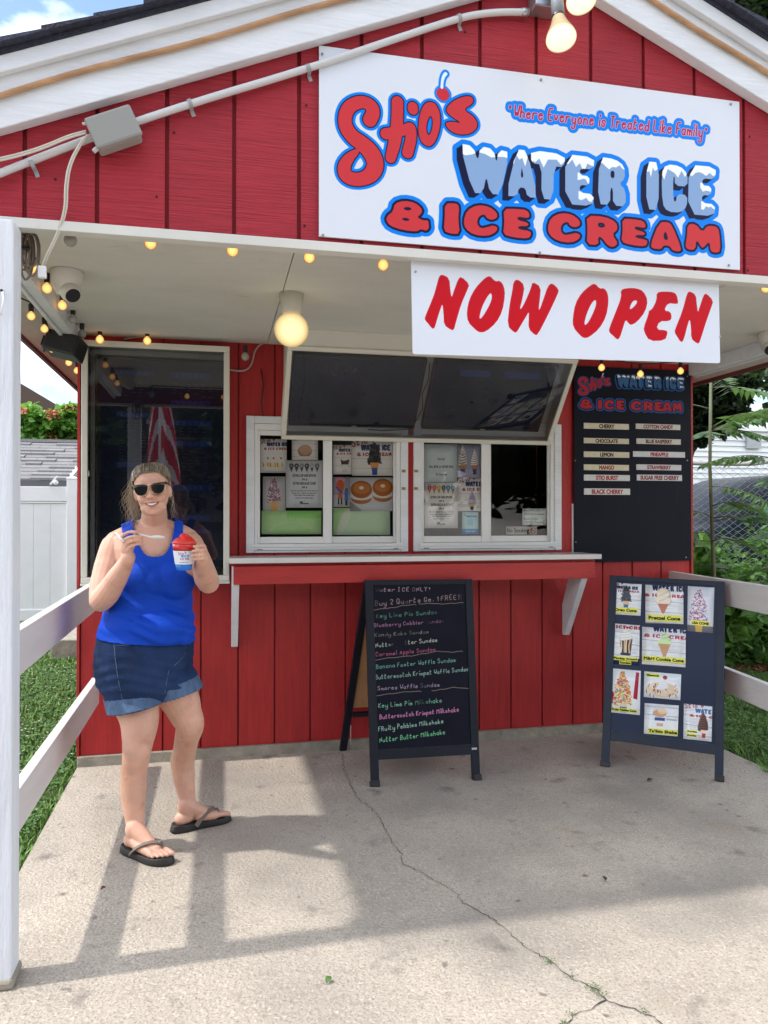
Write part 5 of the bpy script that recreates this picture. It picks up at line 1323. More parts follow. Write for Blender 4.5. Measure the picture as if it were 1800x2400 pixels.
# floodlights at the gable top
fl_ = thing('flood_lights', at(1230, 40, 1, YG - .05), 'pair of lit flood bulbs in grey sockets at the gable peak', 'flood light')
jb = at(1268, 12, 1, YG - .03)
MB().box(jb.x - .035, jb.x + .055, YG - .065, YG - .001, jb.z - .025, jb.z + .10).build('junction_box', M_STEEL, fl_, bevel=.004)
M_FLOOD = glow('flood_glass', (.42, .27, .16), (1.0, .84, .54), .45, 1.15, .2, .98)
def flood(pa, pb, tip):
    """pa socket top, pb bulb neck, tip centre of the lens"""
    MB().tube([pa, pb], .021, 16).build('lamp_socket', mat('socket_grey', (.26, .28, .31), rough=.4), fl_, smooth=True)
    d = (tip - pb); L = d.length; q = d.to_track_quat('Z', 'Y').to_matrix().to_4x4(); q.translation = pb
    bl = MB().lathe([(.019, -.004), (.022, .006), (.030, L * .35), (.046, L * .75), (.0495, L * .90), (.047, L * .97), (.036, L), (0, L * 1.01)], 28, q).build('flood_bulb', M_FLOOD, fl_, smooth=True)
    MB().lathe([(.020, -.008), (.0225, -.006), (.0225, .002), (.02, .004)], 20, q).build('bulb_collar', M_BLACK, fl_)
y = YG - .11
flood(at(1303, -30, 1, y + .02), at(1309, 42, 1, y - .01), at(1316, 96, 1, y - .04))
flood(at(1345, -75, 1, y + .02), at(1352, -50, 1, y - .01), at(1364, 6, 1, y - .05))

# conduit, clamps, box and cables
yc = YG - .020
cpts = [(-120, 455), (0, 406), (230, 316), (445, 243), (722, 161), (900, 100), (1076, 42), (1130, 32), (1180, 28), (1238, 29)]
con = thing('conduit', at(0, 406, 1, yc), 'pale grey conduit pipe climbing across the red gable to the flood lights', 'pipe')
P = []
for (x, y_) in cpts:
    p = at(x, y_, 1, yc if x > 740 or x < 600 else yc); P.append(p)
MB().tube([Vector(p) for p in chaikin([tuple(p) for p in P], 2, False)], .0112, 12).build('pipe', M_PIPE, con, smooth=True)
MB().tube([at(1222, 29, 1, yc), at(1236, 29, 1, yc)], .014, 12).build('pipe_collar', M_STEEL, con, smooth=True)
for (x, y_) in ((76, 385), (445, 243), (722, 161), (1076, 43)):
    c = at(x, y_, 1, yc); b = MB(); dirn = Vector((math.cos(R(22)), 0, math.sin(R(22)))); up = Vector((-dirn.z, 0, dirn.x))
    pts = [c + up * (.0135 * math.cos(a)) + Vector((0, -.0135 * math.sin(a), 0)) for a in np.linspace(0, math.pi, 8)]
    pts = [pts[0] + Vector((0, .017, 0))] + pts + [pts[-1] + Vector((0, .017, 0)), pts[-1] + Vector((0, .017, 0)) - up * .018]
    V = []; F = []
    for k, p in enumerate(pts):
        V += [p + dirn * .006, p - dirn * .006]
        if k: F.append((2 * k - 2, 2 * k - 1, 2 * k + 1, 2 * k))
    o = b.add(V, F).build('pipe_clamp', mat('clamp_grey', (.32, .33, .35), rough=.45), con)
    md = o.modifiers.new('s', 'SOLIDIFY'); md.thickness = .0018
jx = thing('junction_box', at(258, 296, 1, YG - .03), 'grey weatherproof outlet box tilted on the conduit at the left', 'outlet box')
A, B, C_ = at(194, 280, 1, YG - .065), at(296, 247, 1, YG - .065), at(231, 347, 1, YG - .065)
Mj, jw, jh = frame_matrix(A, B, C_); Mj, jw, jh = frame_matrix(A, B, A + (C_ - A) - (B - A).normalized() * (C_ - A).dot((B - A).normalized()) * .1)
MB().box(0, jw, .012, .060, 0, jh, M=Mj).build('box_body', M_GREY, jx, bevel=.006)
MB().box(-.004, jw + .004, -.006, .0105, -.004, jh + .002, M=Mj).build('box_lid', mat('grey_lid', (.26, .26, .245), rough=.45), jx, bevel=.008)
MB().tube([Mj @ Vector((-.002, .01, jh * .9)), Mj @ Vector((-.012, .01, jh * .93))], .004, 8).tube([Mj @ Vector((.0, .02, jh * .12)), Mj @ Vector((-.016, .02, jh * .05))], .007, 8).build('box_gland', M_PIPE, jx)
M_CORD = mat('white_cord', (.58, .55, .48), rough=.5)
cd1 = [(206, 316), (190, 330), (160, 385), (152, 440), (152, 490), (135, 545), (105, 605), (100, 622)]
def cordpts(px, y0, y1, off=(0, 0, 0)):
    n = len(px); return [at(x, y_, 1, y0 + (y1 - y0) * (k / (n - 1)) ** 2) + Vector(off) for k, (x, y_) in enumerate(px)]
b = MB()
for off in ((0, 0, 0), (.006, .002, .003)): b.tube([Vector(p) for p in chaikin([tuple(p) for p in cordpts(cd1, YG - .05, YG + .02, off)], 2, False)], .003, 6)
tag(b.build('extension_cord', M_CORD, None, smooth=True), 'white twin cord hanging from the grey outlet box down past the beam', 'cord')
b = MB()
for off in ((0, 0, 0), (0, 0, .007)): b.tube([Vector(p) for p in chaikin([tuple(p) for p in cordpts([(202, 312), (160, 323), (110, 345), (60, 362), (0, 377), (-80, 390)], YG - .05, YG - .04, off)], 2, False)], .003, 6)
tag(b.build('power_cord', M_CORD, None, smooth=True), 'cream twin cord running left from the grey outlet box across the gable', 'cord')
p = at(99, 638, 1, YG + .02)
tag(MB().box(p.x - .012, p.x + .012, p.y - .008, p.y + .008, p.z - .019, p.z + .019).build('plug_adapter', M_VINYL, None, bevel=.004), 'white plug adapter hanging at the end of the cord by the post', 'plug')
M_TAUPE = mat('taupe_cord', (.20, .165, .14), rough=.5)
cb_ = thing('cord_bundle', at(62, 545, 1, -1.80), 'coiled taupe extension cord tied up at the top of the post', 'cord')
b = MB(); g = random.Random(8); c0 = at(60, 545, 1, -1.82)
for k in range(8):
    w_ = g.uniform(.012, .028); L = g.uniform(.10, .145); sw = g.uniform(-.012, .02); pts = []
    for a in np.linspace(0, 2 * math.pi, 18): pts.append(c0 + Vector((w_ * math.sin(a) + sw * (1 - math.cos(a)) / 2 + .006 * k - .02, g.uniform(-.002, .002) + .006 * (k % 3), -L * (1 - math.cos(a)) / 2)))
    b.tube(pts, .0036, 6, cap=False)
b.build('cord_coil', M_TAUPE, cb_, smooth=True)
MB().lathe([(.016, -.004), (.017, 0), (.016, .004)], 10, Matrix.Translation(c0 + Vector((0, .005, -.05)))).build('cord_tie', M_BLACK, cb_)
# grey cable along the wall top
b = MB(); px = [(200, 812), (215, 850 - 55), (235, 800), (300, 790), (345, 787), (440, 789), (560, 792), (640, 794)]
b.tube([Vector(p) for p in chaikin([tuple(at(x, y_, 1, -.035)) for x, y_ in [(290, 795), (340, 786), (400, 785), (500, 790), (620, 793), (665, 800)]], 2, False)], .0035, 6)
b.tube([Vector(p) for p in chaikin([tuple(at(x, y_, 1, -.02)) for x, y_ in [(536, 866), (555, 870), (580, 868), (592, 850), (597, 820), (615, 803), (660, 797)]], 2, False)], .005, 8)
tag(b.build('wall_cable', mat('grey_cable', (.36, .34, .33), rough=.5), None, smooth=True), 'thin grey cable looping along the wall top beside the tall case', 'cable')

# cameras and speaker
M_CAMW = mat('camera_white', (.62, .61, .57), rough=.3)
def dome(c, look, label):
    t = thing('security_camera', c, label, 'security camera')
    MB().lathe([(.0, .02), (.060, .02), (.064, .012), (.060, -.02), (.050, -.05), (.036, -.072), (0, -.08)], 28, Matrix.Translation(c)).build('camera_base', M_CAMW, t, smooth=True)
    q = Vector(look).to_track_quat('Z', 'Y').to_matrix().to_4x4(); q.translation = c + Vector((0, 0, -.045))
    MB().lathe([(.040, -.02), (.040, .04), (.032, .062), (.030, .064)], 24, q).build('camera_eye', M_CAMW, t, smooth=True)
    MB().lathe([(.029, .064), (.029, .066), (0, .0665)], 24, q).build('camera_lens', mat('camera_glass', (.012, .012, .016), rough=.1), t)
    return t
c = at(157, 662, 1, -1.12); dome(Vector((c.x, c.y, 2.298)), (.45, -.6, -.65), 'white dome security camera on the left of the porch ceiling')
c = at(1806, 745, 1, -.85); dome(Vector((c.x, c.y, 2.298)), (-.5, -.6, -.6), 'white dome security camera at the right edge of the porch ceiling')
sp = thing('speaker', at(150, 810, 1, -.25), 'small black box speaker mounted under the left eave by the tall case', 'speaker')
Ms = Matrix.Translation(at(152, 812, 1, -.28)) @ Matrix.Rotation(R(-12), 4, 'Z') @ Matrix.Rotation(R(14), 4, 'Y') @ Matrix.Rotation(R(-10), 4, 'X')
MB().box(-.085, .085, -.06, .07, -.05, .055, M=Ms).build('speaker_box', M_BLACK, sp, bevel=.008)
MB().box(-.075, .075, -.064, -.0605, -.042, .046, M=Ms).build('speaker_grille', mat('grille_black', (.02, .02, .022), rough=.8, bump=2, bscale=300), sp)
MB().tube([Ms @ Vector(p) for p in ((-.09, 0, .01), (-.115, 0, .03), (-.115, 0, -.02), (-.09, 0, -.05))], .006, 6).build('speaker_bracket', M_BLACK, sp)

# ------------------------------------------------------------------ railings
def rail_thing(label, boards, m):
    t = thing('porch_railing', boards[0][0], label, 'railing')
    for a, b_, hgt, th in boards:
        MB().beam(Vector(a), Vector(b_), th, hgt).build('rail', m, t, bevel=.003)
    return t
M_RAIL = mat('white_rail_paint', (.62, .60, .60), rough=.5, var=.06, vscale=3, stretch=(5, .6, 5), bump=.6, bscale=16, dirt=(.36, .33, .3), dscale=6, dlo=.7, dhi=.82)
rail_thing('white two-board railing between the porch post and the left corner of the stand', [((-.618, -1.914, .908), (-.618, -.026, .932), .142, .036), ((-.618, -1.914, .415), (-.618, -.10, .425), .135, .036)], M_RAIL)
rail_thing('pale two-board railing running forward from the right corner of the stand', [((2.82, -.026, .925), (2.52, -2.3, .925), .14, .036), ((2.87, -.026, .435), (2.50, -2.3, .435), .132, .036)], M_RAIL)
# little hook and screw on the post
hk = thing('post_hook', at(4, 690, 1, -2.012), 'small white hook screwed to the front of the porch post', 'hook')
MB().tube([at(6, 684, 1, -2.013), at(8, 705, 1, -2.02), at(5, 722, 1, -2.022), at(2, 740, 1, -2.016)], .003, 6).build('hook_wire', M_VINYL, hk, smooth=True)
MB().lathe([(.004, 0), (.004, .003)], 10, Matrix.Translation(at(4, 681, 1, -2.011)) @ Matrix.Rotation(R(90), 4, 'X')).build('hook_screw', M_BLACK, hk)
# ------------------------------------------------------------------ greenery
M_GRASS = mat('grass_blades', (.12, .23, .045), rough=.7, rnd=-.45)
M_CLOVER = mat('clover_leaves', (.08, .19, .05), rough=.65, rnd=-.4)
M_CLOVERW = mat('clover_flowers', (.62, .60, .50), rough=.8)
def grass(name, xy, hmin, hmax, m, z=-.034, w=.0035):
    n = len(xy); a = rng.uniform(0, 2 * np.pi, n); h = rng.uniform(hmin, hmax, n); lean = rng.normal(0, .55, (n, 2)) * h[:, None]
    d = np.stack([np.cos(a), np.sin(a)], 1) * w * rng.uniform(.6, 1.6, n)[:, None]
    z0 = np.full(n, z)
    V = np.empty((n, 5, 3))
    V[:, 0, :2] = xy - d; V[:, 1, :2] = xy + d; V[:, 2, :2] = xy + d * .8 + lean * .35; V[:, 3, :2] = xy - d * .8 + lean * .35; V[:, 4, :2] = xy + lean
    V[:, 0, 2] = z0; V[:, 1, 2] = z0; V[:, 2, 2] = z0 + h * .55; V[:, 3, 2] = z0 + h * .55; V[:, 4, 2] = z0 + h * .95
    b = np.arange(n)[:, None] * 5
    F = np.concatenate([b + [0, 1, 2], b + [0, 2, 3], b + [3, 2, 4]])
    return raw(name, V.reshape(-1, 3), F, m)
def scatter(x0, x1, y0, y1, n, patch=.25):
    p = np.stack([rng.uniform(x0, x1, n), rng.uniform(y0, y1, n)], 1)
    k = np.sin(p[:, 0] * 9 + 1.3 * np.sin(p[:, 1] * 5)) * np.sin(p[:, 1] * 7 + p[:, 0] * 3)
    return p[k > rng.uniform(-1.6, .6, n) - patch]
L1 = scatter(-2.3, -.728, -2.1, 3.4, 72000); L1 = L1[~((L1[:, 0] > -.74) & (L1[:, 1] > -.1))]
tag(grass('lawn_grass', L1, .02, .055, M_GRASS), kind='stuff')
L2 = scatter(-3.4, -.78, .0, 6.2, 26000); tag(grass('lawn_grass', L2, .03, .07, M_GRASS, w=.006), kind='stuff')
# right lawn, spilling over the slab edge
L3 = scatter(2.78, 4.6, -1.25, 2.2, 60000, .4)
e = 2.86 + .03 * np.sin(L3[:, 1] * 9) + .02 * np.sin(L3[:, 1] * 23); L3 = L3[(L3[:, 0] > e) & (L3[:, 1] > -1.05 + .03 * np.sin(L3[:, 0] * 8))]
tag(grass('lawn_grass', L3, .025, .075, M_GRASS), kind='stuff')
def clover(name, xy, m, r0, r1, z0, z1, k=3):
    n = len(xy); V = []; F = []
    a0 = rng.uniform(0, 6.28, n); r = rng.uniform(r0, r1, n); z = rng.uniform(z0, z1, n)
    idx = 0; VV = np.empty((n, k, 4, 3)); 
    for j in range(k):
        a = a0 + j * 2 * np.pi / k
        for q, (rr, da) in enumerate(((0, 0), (1, -.55), (1.25, 0), (1, .55))):
            VV[:, j, q, 0] = xy[:, 0] + np.cos(a + da) * r * rr; VV[:, j, q, 1] = xy[:, 1] + np.sin(a + da) * r * rr; VV[:, j, q, 2] = z + (.3 * r if rr else 0)
    F = np.arange(n * k * 4).reshape(-1, 4)
    return raw(name, VV.reshape(-1, 3), F, m)
tag(clover('clover_leaves', np.vstack([scatter(-2.0, -.76, -1.9, 3, 9000), scatter(2.95, 4.4, -1.0, 2, 9000)]), M_CLOVER, .006, .013, -.015, .02), kind='stuff')
tag(clover('clover_flowers', np.vstack([scatter(-2.0, -.78, -1.9, 3, 420), scatter(2.95, 4.2, -1.0, 1.5, 90)]), M_CLOVERW, .004, .008, .0, .03, 5), kind='stuff')
M_MULCH = mat('bark_mulch', (.20, .075, .035), rough=.95, rnd=-.5)
def chips(name, x0, x1, y0, y1, n, m, s=.03):
    p = np.stack([rng.uniform(x0, x1, n), rng.uniform(y0, y1, n)], 1); a = rng.uniform(0, 6.28, n); V = np.empty((n, 4, 3))
    for q, (u, v) in enumerate(((-1, -.3), (1, -.3), (1, .3), (-1, .3))):
        V[:, q, 0] = p[:, 0] + (u * np.cos(a) - v * np.sin(a)) * s; V[:, q, 1] = p[:, 1] + (u * np.sin(a) + v * np.cos(a)) * s; V[:, q, 2] = rng.uniform(-.03, .02, n)
    return raw(name, V.reshape(-1, 3), np.arange(n * 4).reshape(-1, 4), m)
tag(chips('bark_mulch', 3.6, 9, 1.45, 2.1, 5000, M_MULCH), kind='stuff')
tag(clover('mulch_leaf_litter', scatter(3.4, 9, 1.3, 2.0, 1500), M_MULCH, .02, .035, -.02, .02), kind='stuff')

def leaf_cloud(name, centers, m, parent=None, n=4000, s=.05, flat=.5, elong=1.8, droop=.2, seed=1):
    """leaf-sized bent blades spread through blobs (x, y, z, rx, ry, rz), clumped"""
    g = np.random.default_rng(seed); C = np.array([c[:3] for c in centers]); Rr = np.array([c[3:6] for c in centers])
    vol = (Rr[:, 0] * Rr[:, 1] * Rr[:, 2]) ** .72; k = g.choice(len(C), n, p=vol / vol.sum())
    # sub-clumps
    nc = max(8, n // 38); kk = g.choice(len(C), nc, p=vol / vol.sum()); u = g.normal(size=(nc, 3)); u /= np.linalg.norm(u, axis=1)[:, None]
    cc = C[kk] + u * Rr[kk] * (g.uniform(.25, 1, nc)[:, None] ** .45)
    j = g.integers(0, nc, n); spread = Rr.mean() * .22
    P = cc[j] + g.normal(size=(n, 3)) * spread * [1, 1, .6]
    d = g.normal(size=(n, 3)); d[:, 2] = d[:, 2] * flat - droop; d /= np.linalg.norm(d, axis=1)[:, None]
    up = g.normal(size=(n, 3)) * .5 + [0, 0, 1]; sd_ = np.cross(d, up); sd_ /= np.linalg.norm(sd_, axis=1)[:, None]; nn = np.cross(sd_, d)
    L = s * g.uniform(.6, 1.4, n)[:, None]; Wd = L / elong
    V = np.empty((n, 6, 3))
    V[:, 0] = P; V[:, 1] = P + d * L * .4 + sd_ * Wd * .5 + nn * L * .06; V[:, 2] = P + d * L * .8 + sd_ * Wd * .32; V[:, 3] = P + d * L * 1.1 - nn * L * .12
    V[:, 4] = P + d * L * .8 - sd_ * Wd * .32; V[:, 5] = P + d * L * .4 - sd_ * Wd * .5 + nn * L * .06
    b = np.arange(n)[:, None] * 6; F = np.concatenate([b + [0, 1, 2, 3], b + [0, 3, 4, 5]])
    return raw(name, V.reshape(-1, 3), F, m, parent)
def leafm(name, c, rnd=.4, rough=.5):
    m = mat(name, c, rough=rough, rnd=-rnd); t = m.node_tree; b = t.nodes['Principled BSDF']; o = t.nodes['Material Output']
    tr = t.nodes.new('ShaderNodeBsdfTranslucent'); tr.inputs['Color'].default_value = (c[0] * 1.6, c[1] * 1.5, c[2], 1)
    x = t.nodes.new('ShaderNodeMixShader'); x.inputs['Fac'].default_value = .35
    t.links.new(b.outputs[0], x.inputs[1]); t.links.new(tr.outputs[0], x.inputs[2]); t.links.new(x.outputs[0], o.inputs['Surface']); return m
M_LF_DARK = leafm('maple_leaves', (.022, .045, .016)); M_LF_MID = leafm('shrub_leaves', (.095, .21, .05)); M_LF_LIME = leafm('vine_leaves', (.15, .30, .07)); M_LF_SUMAC = leafm('sapling_leaves', (.085, .17, .06), .3)
M_TRUNK = mat('bark', (.10, .075, .055), rough=.95, var=.4, bump=2, bscale=20, stretch=(3, 3, .6))
M_STEM = mat('green_stem', (.11, .125, .06), rough=.6, var=.2)
def tree(name, base, hh, blobs, leaf, n, s, label, cat='tree', seed=1, tr=.12, limbs=6, barkm=None):
    t = thing(name, base, label, cat); base = Vector(base); g = random.Random(seed); barkm = barkm or M_TRUNK
    b = MB(); top = base + Vector((g.uniform(-.2, .2), g.uniform(-.2, .2), hh)); b.tube([base, base.lerp(top, .35) + Vector((.04, .02, 0)), base.lerp(top, .7), top], [tr, tr * .8, tr * .55, tr * .25], 10)
    for k in range(limbs):
        c = Vector(blobs[k % len(blobs)][:3]); q = base.lerp(top, g.uniform(.35, .8)); b.tube([q, q.lerp(c, .5) + Vector((0, 0, .1 * hh * .3)), c], [tr * .4, tr * .25, tr * .08], 7)
    b.build('trunk', barkm, t, smooth=True)
    leaf_cloud('crown', blobs, leaf, t, n, s, seed=seed, elong=1.4)
    return t
def blobs_px(L, d):            # crown masses seen at pixels of the photograph, at distance d
    out = []
    for (x, y, r, dd) in L:
        p = dep(x, y, d + dd); q = r * (d + dd) / F_PX; out.append((p.x, p.y, p.z, q, q, q * .85))
    return out

# right side ---------------------------------------------------------------
# dark maple whose crown hangs down beside the porch
B = blobs_px([(1640, 880, 75, 0), (1700, 900, 70, .5), (1660, 960, 70, .2), (1615, 930, 60, .3), (1720, 850, 45, .5), (1635, 1010, 30, .2), (1590, 1020, 30, 0), (1600, 860, 60, 0), (1790, 850, 30, 1), (1690, 990, 30, .2)], 9)
p = dep(1585, 1213, 9.3); tree('maple_tree', (p.x, p.y, -.04), 4.6, B, M_LF_DARK, 16000, .085, 'dark-leaved maple standing behind the chain-link fence at the right', seed=3, tr=.17)
B = blobs_px([(1790, 40, 130, 0), (1700, -60, 160, 1), (1860, 120, 120, 0), (1900, -60, 160, 0), (1760, 160, 60, .5), (1830, 220, 70, 0), (1620, -120, 120, 1), (1890, 330, 90, 0), (1880, 900, 60, 0), (1870, 940, 50, 0), (1850, 850, 40, 0)], 8.0)
p = dep(1900, 1213, 8.5); tree('shade_tree', (p.x, p.y, -.04), 6.5, B, M_LF_DARK, 22000, .10, 'tall dark tree rising above the right slope of the roof', seed=5, tr=.22)
# compound-leaved sapling at the fence
def sapling(base, topz, label, seed, lean=(0, 0)):
    t = thing('sapling', base, label, 'tree'); g = random.Random(seed); base = Vector(base); b = MB()
    top = Vector((base.x + lean[0], base.y + lean[1], topz)); P = [base, base.lerp(top, .3) + Vector((.02, 0, 0)), base.lerp(top, .65) + Vector((-.015, 0, 0)), top]
    b.tube(P, [.02, .017, .014, .010], 8); b.build('trunk', M_STEM, t, smooth=True)
    V, F = [], []; st = MB()
    for k in range(17):
        f_ = g.uniform(.28, 1.0); q = base.lerp(top, f_); a = g.uniform(0, 6.28); L = g.uniform(.45, .85); el = g.uniform(.0, .5)
        d = Vector((math.cos(a), math.sin(a), el)).normalized(); pts = [q + d * L * s_ + Vector((0, 0, -.35 * L * s_ * s_)) for s_ in np.linspace(0, 1, 8)]
        st.tube(pts, [.005, .0045, .004, .0035, .003, .0025, .002, .0015], 5)
        for j in range(1, 15):
            s_ = .2 + .8 * j / 14; c = q + d * L * s_ + Vector((0, 0, -.35 * L * s_ * s_)); side = d.cross(Vector((0, 0, 1))).normalized()
            for sg_ in (-1, 1):
                e_ = (side * sg_ + d * .35 + Vector((0, 0, -.5 + g.uniform(-.3, .25)))).normalized(); l = .165 * g.uniform(.7, 1.15) * (1.1 - .4 * s_); w_ = d * l * .15
                o = len(V); V += [tuple(c), tuple(c + e_ * l * .35 + w_), tuple(c + e_ * l), tuple(c + e_ * l * .35 - w_)]; F.append((o, o + 1, o + 2, o + 3))
    st.build('leaf_stalks', M_STEM, t, smooth=True); raw('crown', V, F, M_LF_SUMAC, t)
p = dep(1668, 1213, 6.2); sapling((p.x, p.y, -.04), at(1664, 850, 1, p.y).z + .1, 'slender sapling with long feathery leaves against the sky beside the porch', 4)
p = dep(1835, 1213, 6.0); sapling((p.x, p.y, -.04), at(1835, 930, 1, p.y).z, 'second feathery sapling reaching in at the right edge', 9)

# chain-link fence -----------------------------------------------------------
M_GALV = mat('fence_wire', (.34, .40, .40), rough=.5, metal=.2)
M_RUST = mat('rusty_rail', (.42, .40, .38), rough=.5, metal=.3, dirt=(.22, .09, .05), dscale=6, dlo=.5, dhi=.7)
fn = thing('chain_link_fence', (5.2, 2.0, 0), 'rusty-railed chain-link fence overgrown with vines behind the right railing', 'fence')
zt_ = at(1650, 1086, 1, 2.0).z
x0f, x1f = 3.2, 7.4
def toprail(x): return zt_ + max(0, x - at(1760, 1086, 1, 2.0).x) * .17
MB().tube([(x, 2.0, toprail(x)) for x in np.linspace(x0f, x1f, 24)], .021, 10).build('top_rail', M_RUST, fn, smooth=True)
for x in (3.3, 5.62 + .5, 7.35): MB().tube([(x, 2.03, -.1), (x, 2.03, toprail(x))], .028, 10).build('fence_post', M_GALV, fn, smooth=True)
V, F = [], []; sp_ = .050; nz_ = 30; nx_ = int((x1f - x0f) / sp_)
def wire(P, r=.0028):
    o = len(V)
    for p_ in P:
        for k in range(3): a = k * 2.094; V.append((p_[0] + r * math.cos(a), p_[1] + r * math.sin(a), p_[2]))
    for k in range(len(P) - 1):
        for i in range(3): F.append((o + k * 3 + i, o + k * 3 + (i + 1) % 3, o + (k + 1) * 3 + (i + 1) % 3, o + (k + 1) * 3 + i))
for i in range(nx_):
    x = x0f + i * sp_; P = []
    top = toprail(x) + (.03 if toprail(x) < zt_ + .01 else 0)
    for j in range(int(top / (sp_ * .62)) + 1): P.append((x + (sp_ / 2 if j % 2 else -sp_ / 2) * (1 if i % 2 else -1) + sp_ / 2, 2.0 + (.003 if j % 2 else -.003), top - j * sp_ * .62))
    wire(P)
tag(raw('wire_mesh', V, F, M_GALV, fn), kind='stuff')
# vine mass on the fence and shrub in front of it
vb = [(3.6, 1.85, .45, .5, .22, .5), (4.3, 1.8, .5, .6, .25, .6), (5.0, 1.85, .55, .6, .25, .65), (5.7, 1.85, .6, .6, .25, .7), (4.0, 1.75, .2, .8, .3, .35), (5.2, 1.75, .25, .9, .3, .4), (6.4, 1.9, .7, .4, .25, .8), (5.5, 1.95, .95, .4, .12, .28), (4.5, 1.95, .8, .4, .12, .3)]
v = leaf_cloud('vine_foliage', vb, M_LF_MID, None, 15000, .062, seed=8, elong=1.3); v.name = 'fence_vine'
tag(v, 'dense leafy vine climbing over the chain-link fence', 'vine')
vb = [(3.75, 1.55, .35, .35, .25, .35), (3.9, 1.6, .75, .35, .25, .35), (4.25, 1.5, .55, .3, .2, .3), (3.6, 1.6, .9, .2, .2, .25), (4.0, 1.7, 1.0, .35, .2, .18)]
v = leaf_cloud('lime_shrub', vb, M_LF_LIME, None, 5200, .085, seed=12, elong=1.15)
tag(v, 'bright green large-leaved shrub between the stand corner and the chain-link fence', 'shrub')
vb = [(5.4, 2.7, .35, 1.2, .5, .55), (4.2, 2.8, .35, .8, .5, .5), (6.8, 2.6, .6, .7, .5, .7)]
v = leaf_cloud('hedge_bush', vb, M_LF_DARK, None, 9000, .08, seed=13, elong=1.3)
tag(v, 'dark bushes filling in behind the chain-link fence', 'bush')

# parked cars beyond -----------------------------------------------------------
def car(loc, rz, paint, label, sc=1.0):
    t = thing('parked_car', loc, label, 'car'); M = Matrix.Translation(loc) @ Matrix.Rotation(rz, 4, 'Z') @ Matrix.Scale(sc, 4)
    prof = [(-2.25, .35), (-2.3, .75), (-2.15, .98), (-1.5, 1.08), (-.75, 1.52), (-.3, 1.62), (.75, 1.60), (1.35, 1.42), (1.9, 1.10), (2.2, 1.0), (2.3, .7), (2.25, .35)]
    P = chaikin(prof, 2, True); b = MB(); n = len(P)
    rings = []
    for y, s_, dz in ((-.86, .0, 0), (-.80, .0, 0), (.80, 0, 0), (.86, 0, 0)):
        ins = .06 if abs(y) > .82 else 0
        rings.append([M @ Vector((x * (1 - ins * .3), y * (1 - max(0, z - 1.0) * .28), z - ins * (z > 1))) for x, z in P])
    vs = [p_ for r_ in rings for p_ in r_]; fs = [tuple(range(n - 1, -1, -1)), tuple(range(3 * n, 4 * n))]
    for k in range(3): fs += [(k * n + i, k * n + (i + 1) % n, (k + 1) * n + (i + 1) % n, (k + 1) * n + i) for i in range(n)]
    b.add(vs, fs); b.build('body', paint, t, smooth=True)
    gm = mat('car_glass', (.07, .26, .20), rough=.2, spec=.2)  # green reflection put into the glass base colour
    w = [(-1.35, 1.08), (-.72, 1.47), (-.1, 1.55), (-.1, 1.06)], [(-.03, 1.06), (-.03, 1.55), (.7, 1.53), (1.25, 1.36), (1.6, 1.10)]
    for s_ in (-1, 1):
        for q in w:
            pts = [M @ Vector((x, s_ * (.875 - max(0, z - 1.0) * .24), z)) for x, z in q]
            MB().add(pts, [tuple(range(len(q))) if s_ < 0 else tuple(range(len(q) - 1, -1, -1))]).build('side_window', gm, t)
        for x in (-1.45, 1.4):
            Wm = M @ Matrix.Translation((x, s_ * .80, .33)) @ Matrix.Rotation(R(90), 4, 'X')
            wh = MB().lathe([(.0, -.1), (.30, -.1), (.335, -.07), (.335, .07), (.30, .1), (0, .1)], 24, Wm).build('wheel', M_BLACK, t, smooth=True)
            MB().lathe([(.0, -.112), (.2, -.108), (.2, .108), (0, .112)], 16, Wm).build('wheel_rim', M_STEEL, t)
    return t
p = dep(1790, 1213, 10.5); car(Vector((p.x + .3, p.y, .02)), R(8), mat('dark_blue_paint', (.016, .022, .034), rough=.5, spec=.06), 'dark blue car with curved roof parked beyond the chain-link fence', 1.18)
p = dep(1560, 1213, 12); car(Vector((p.x - .6, p.y + .5, .02)), R(5), mat('dark_teal_paint', (.018, .032, .036), rough=.5, spec=.06), 'dark teal car partly hidden behind the stand and the first car', 1.05)
# white clapboard building
M_CLAP = mat('white_clapboard', (.72, .73, .76), rough=.5, rnd=.03)
wb = thing('clapboard_building', (12, 14, 0), 'white clapboard building standing behind the parked cars', 'building')
tl = at(1560, 935, 1, 14.0); zt2 = at(1650, 1008, 1, 14.0).z
k = 0; z = 0
while z < zt2:
    MB().add([(7, 13.98, z), (30, 13.98, z), (30, 14.03, z + .15), (7, 14.03, z + .15), (7, 14.035, z), (30, 14.035, z)], [(0, 1, 2, 3), (0, 4, 5, 1)]).build('clapboard', M_CLAP, wb); z += .15
MB().box(7, 30, 14.04, 20, 0, zt2 + .02).build('wall', M_CLAP, wb)
MB().box(6.9, 30, 13.9, 20.1, zt2 + .0, zt2 + .12).build('roof', M_VINYL, wb)
a, b_ = at(1748, 1018, 1, 13.97), at(1780, 1052, 1, 13.97)
MB().box(a.x, b_.x, 13.90, 13.99, b_.z, a.z).build('vent_box', mat('grey_metal', (.34, .36, .38), rough=.4), wb)
a, b_ = at(1560, 1115, 1, 13.97), at(1592, 1160, 1, 13.97)
w_ = MB().box(a.x, b_.x, 13.95, 13.99, b_.z, a.z).build('window', M_VINYL, wb); MB().box(a.x + .04, b_.x - .04, 13.94, 13.949, b_.z + .04, a.z - .04).build('pane', M_SCREEN, w_)
a, b_ = at(1735, 945, 1, 16), at(1800, 1000, 1, 16)
MB().box(a.x, b_.x + 2, 16, 18, b_.z - .4, a.z).build('rooftop_unit', mat('unit_white', (.6, .62, .66), rough=.4), wb)

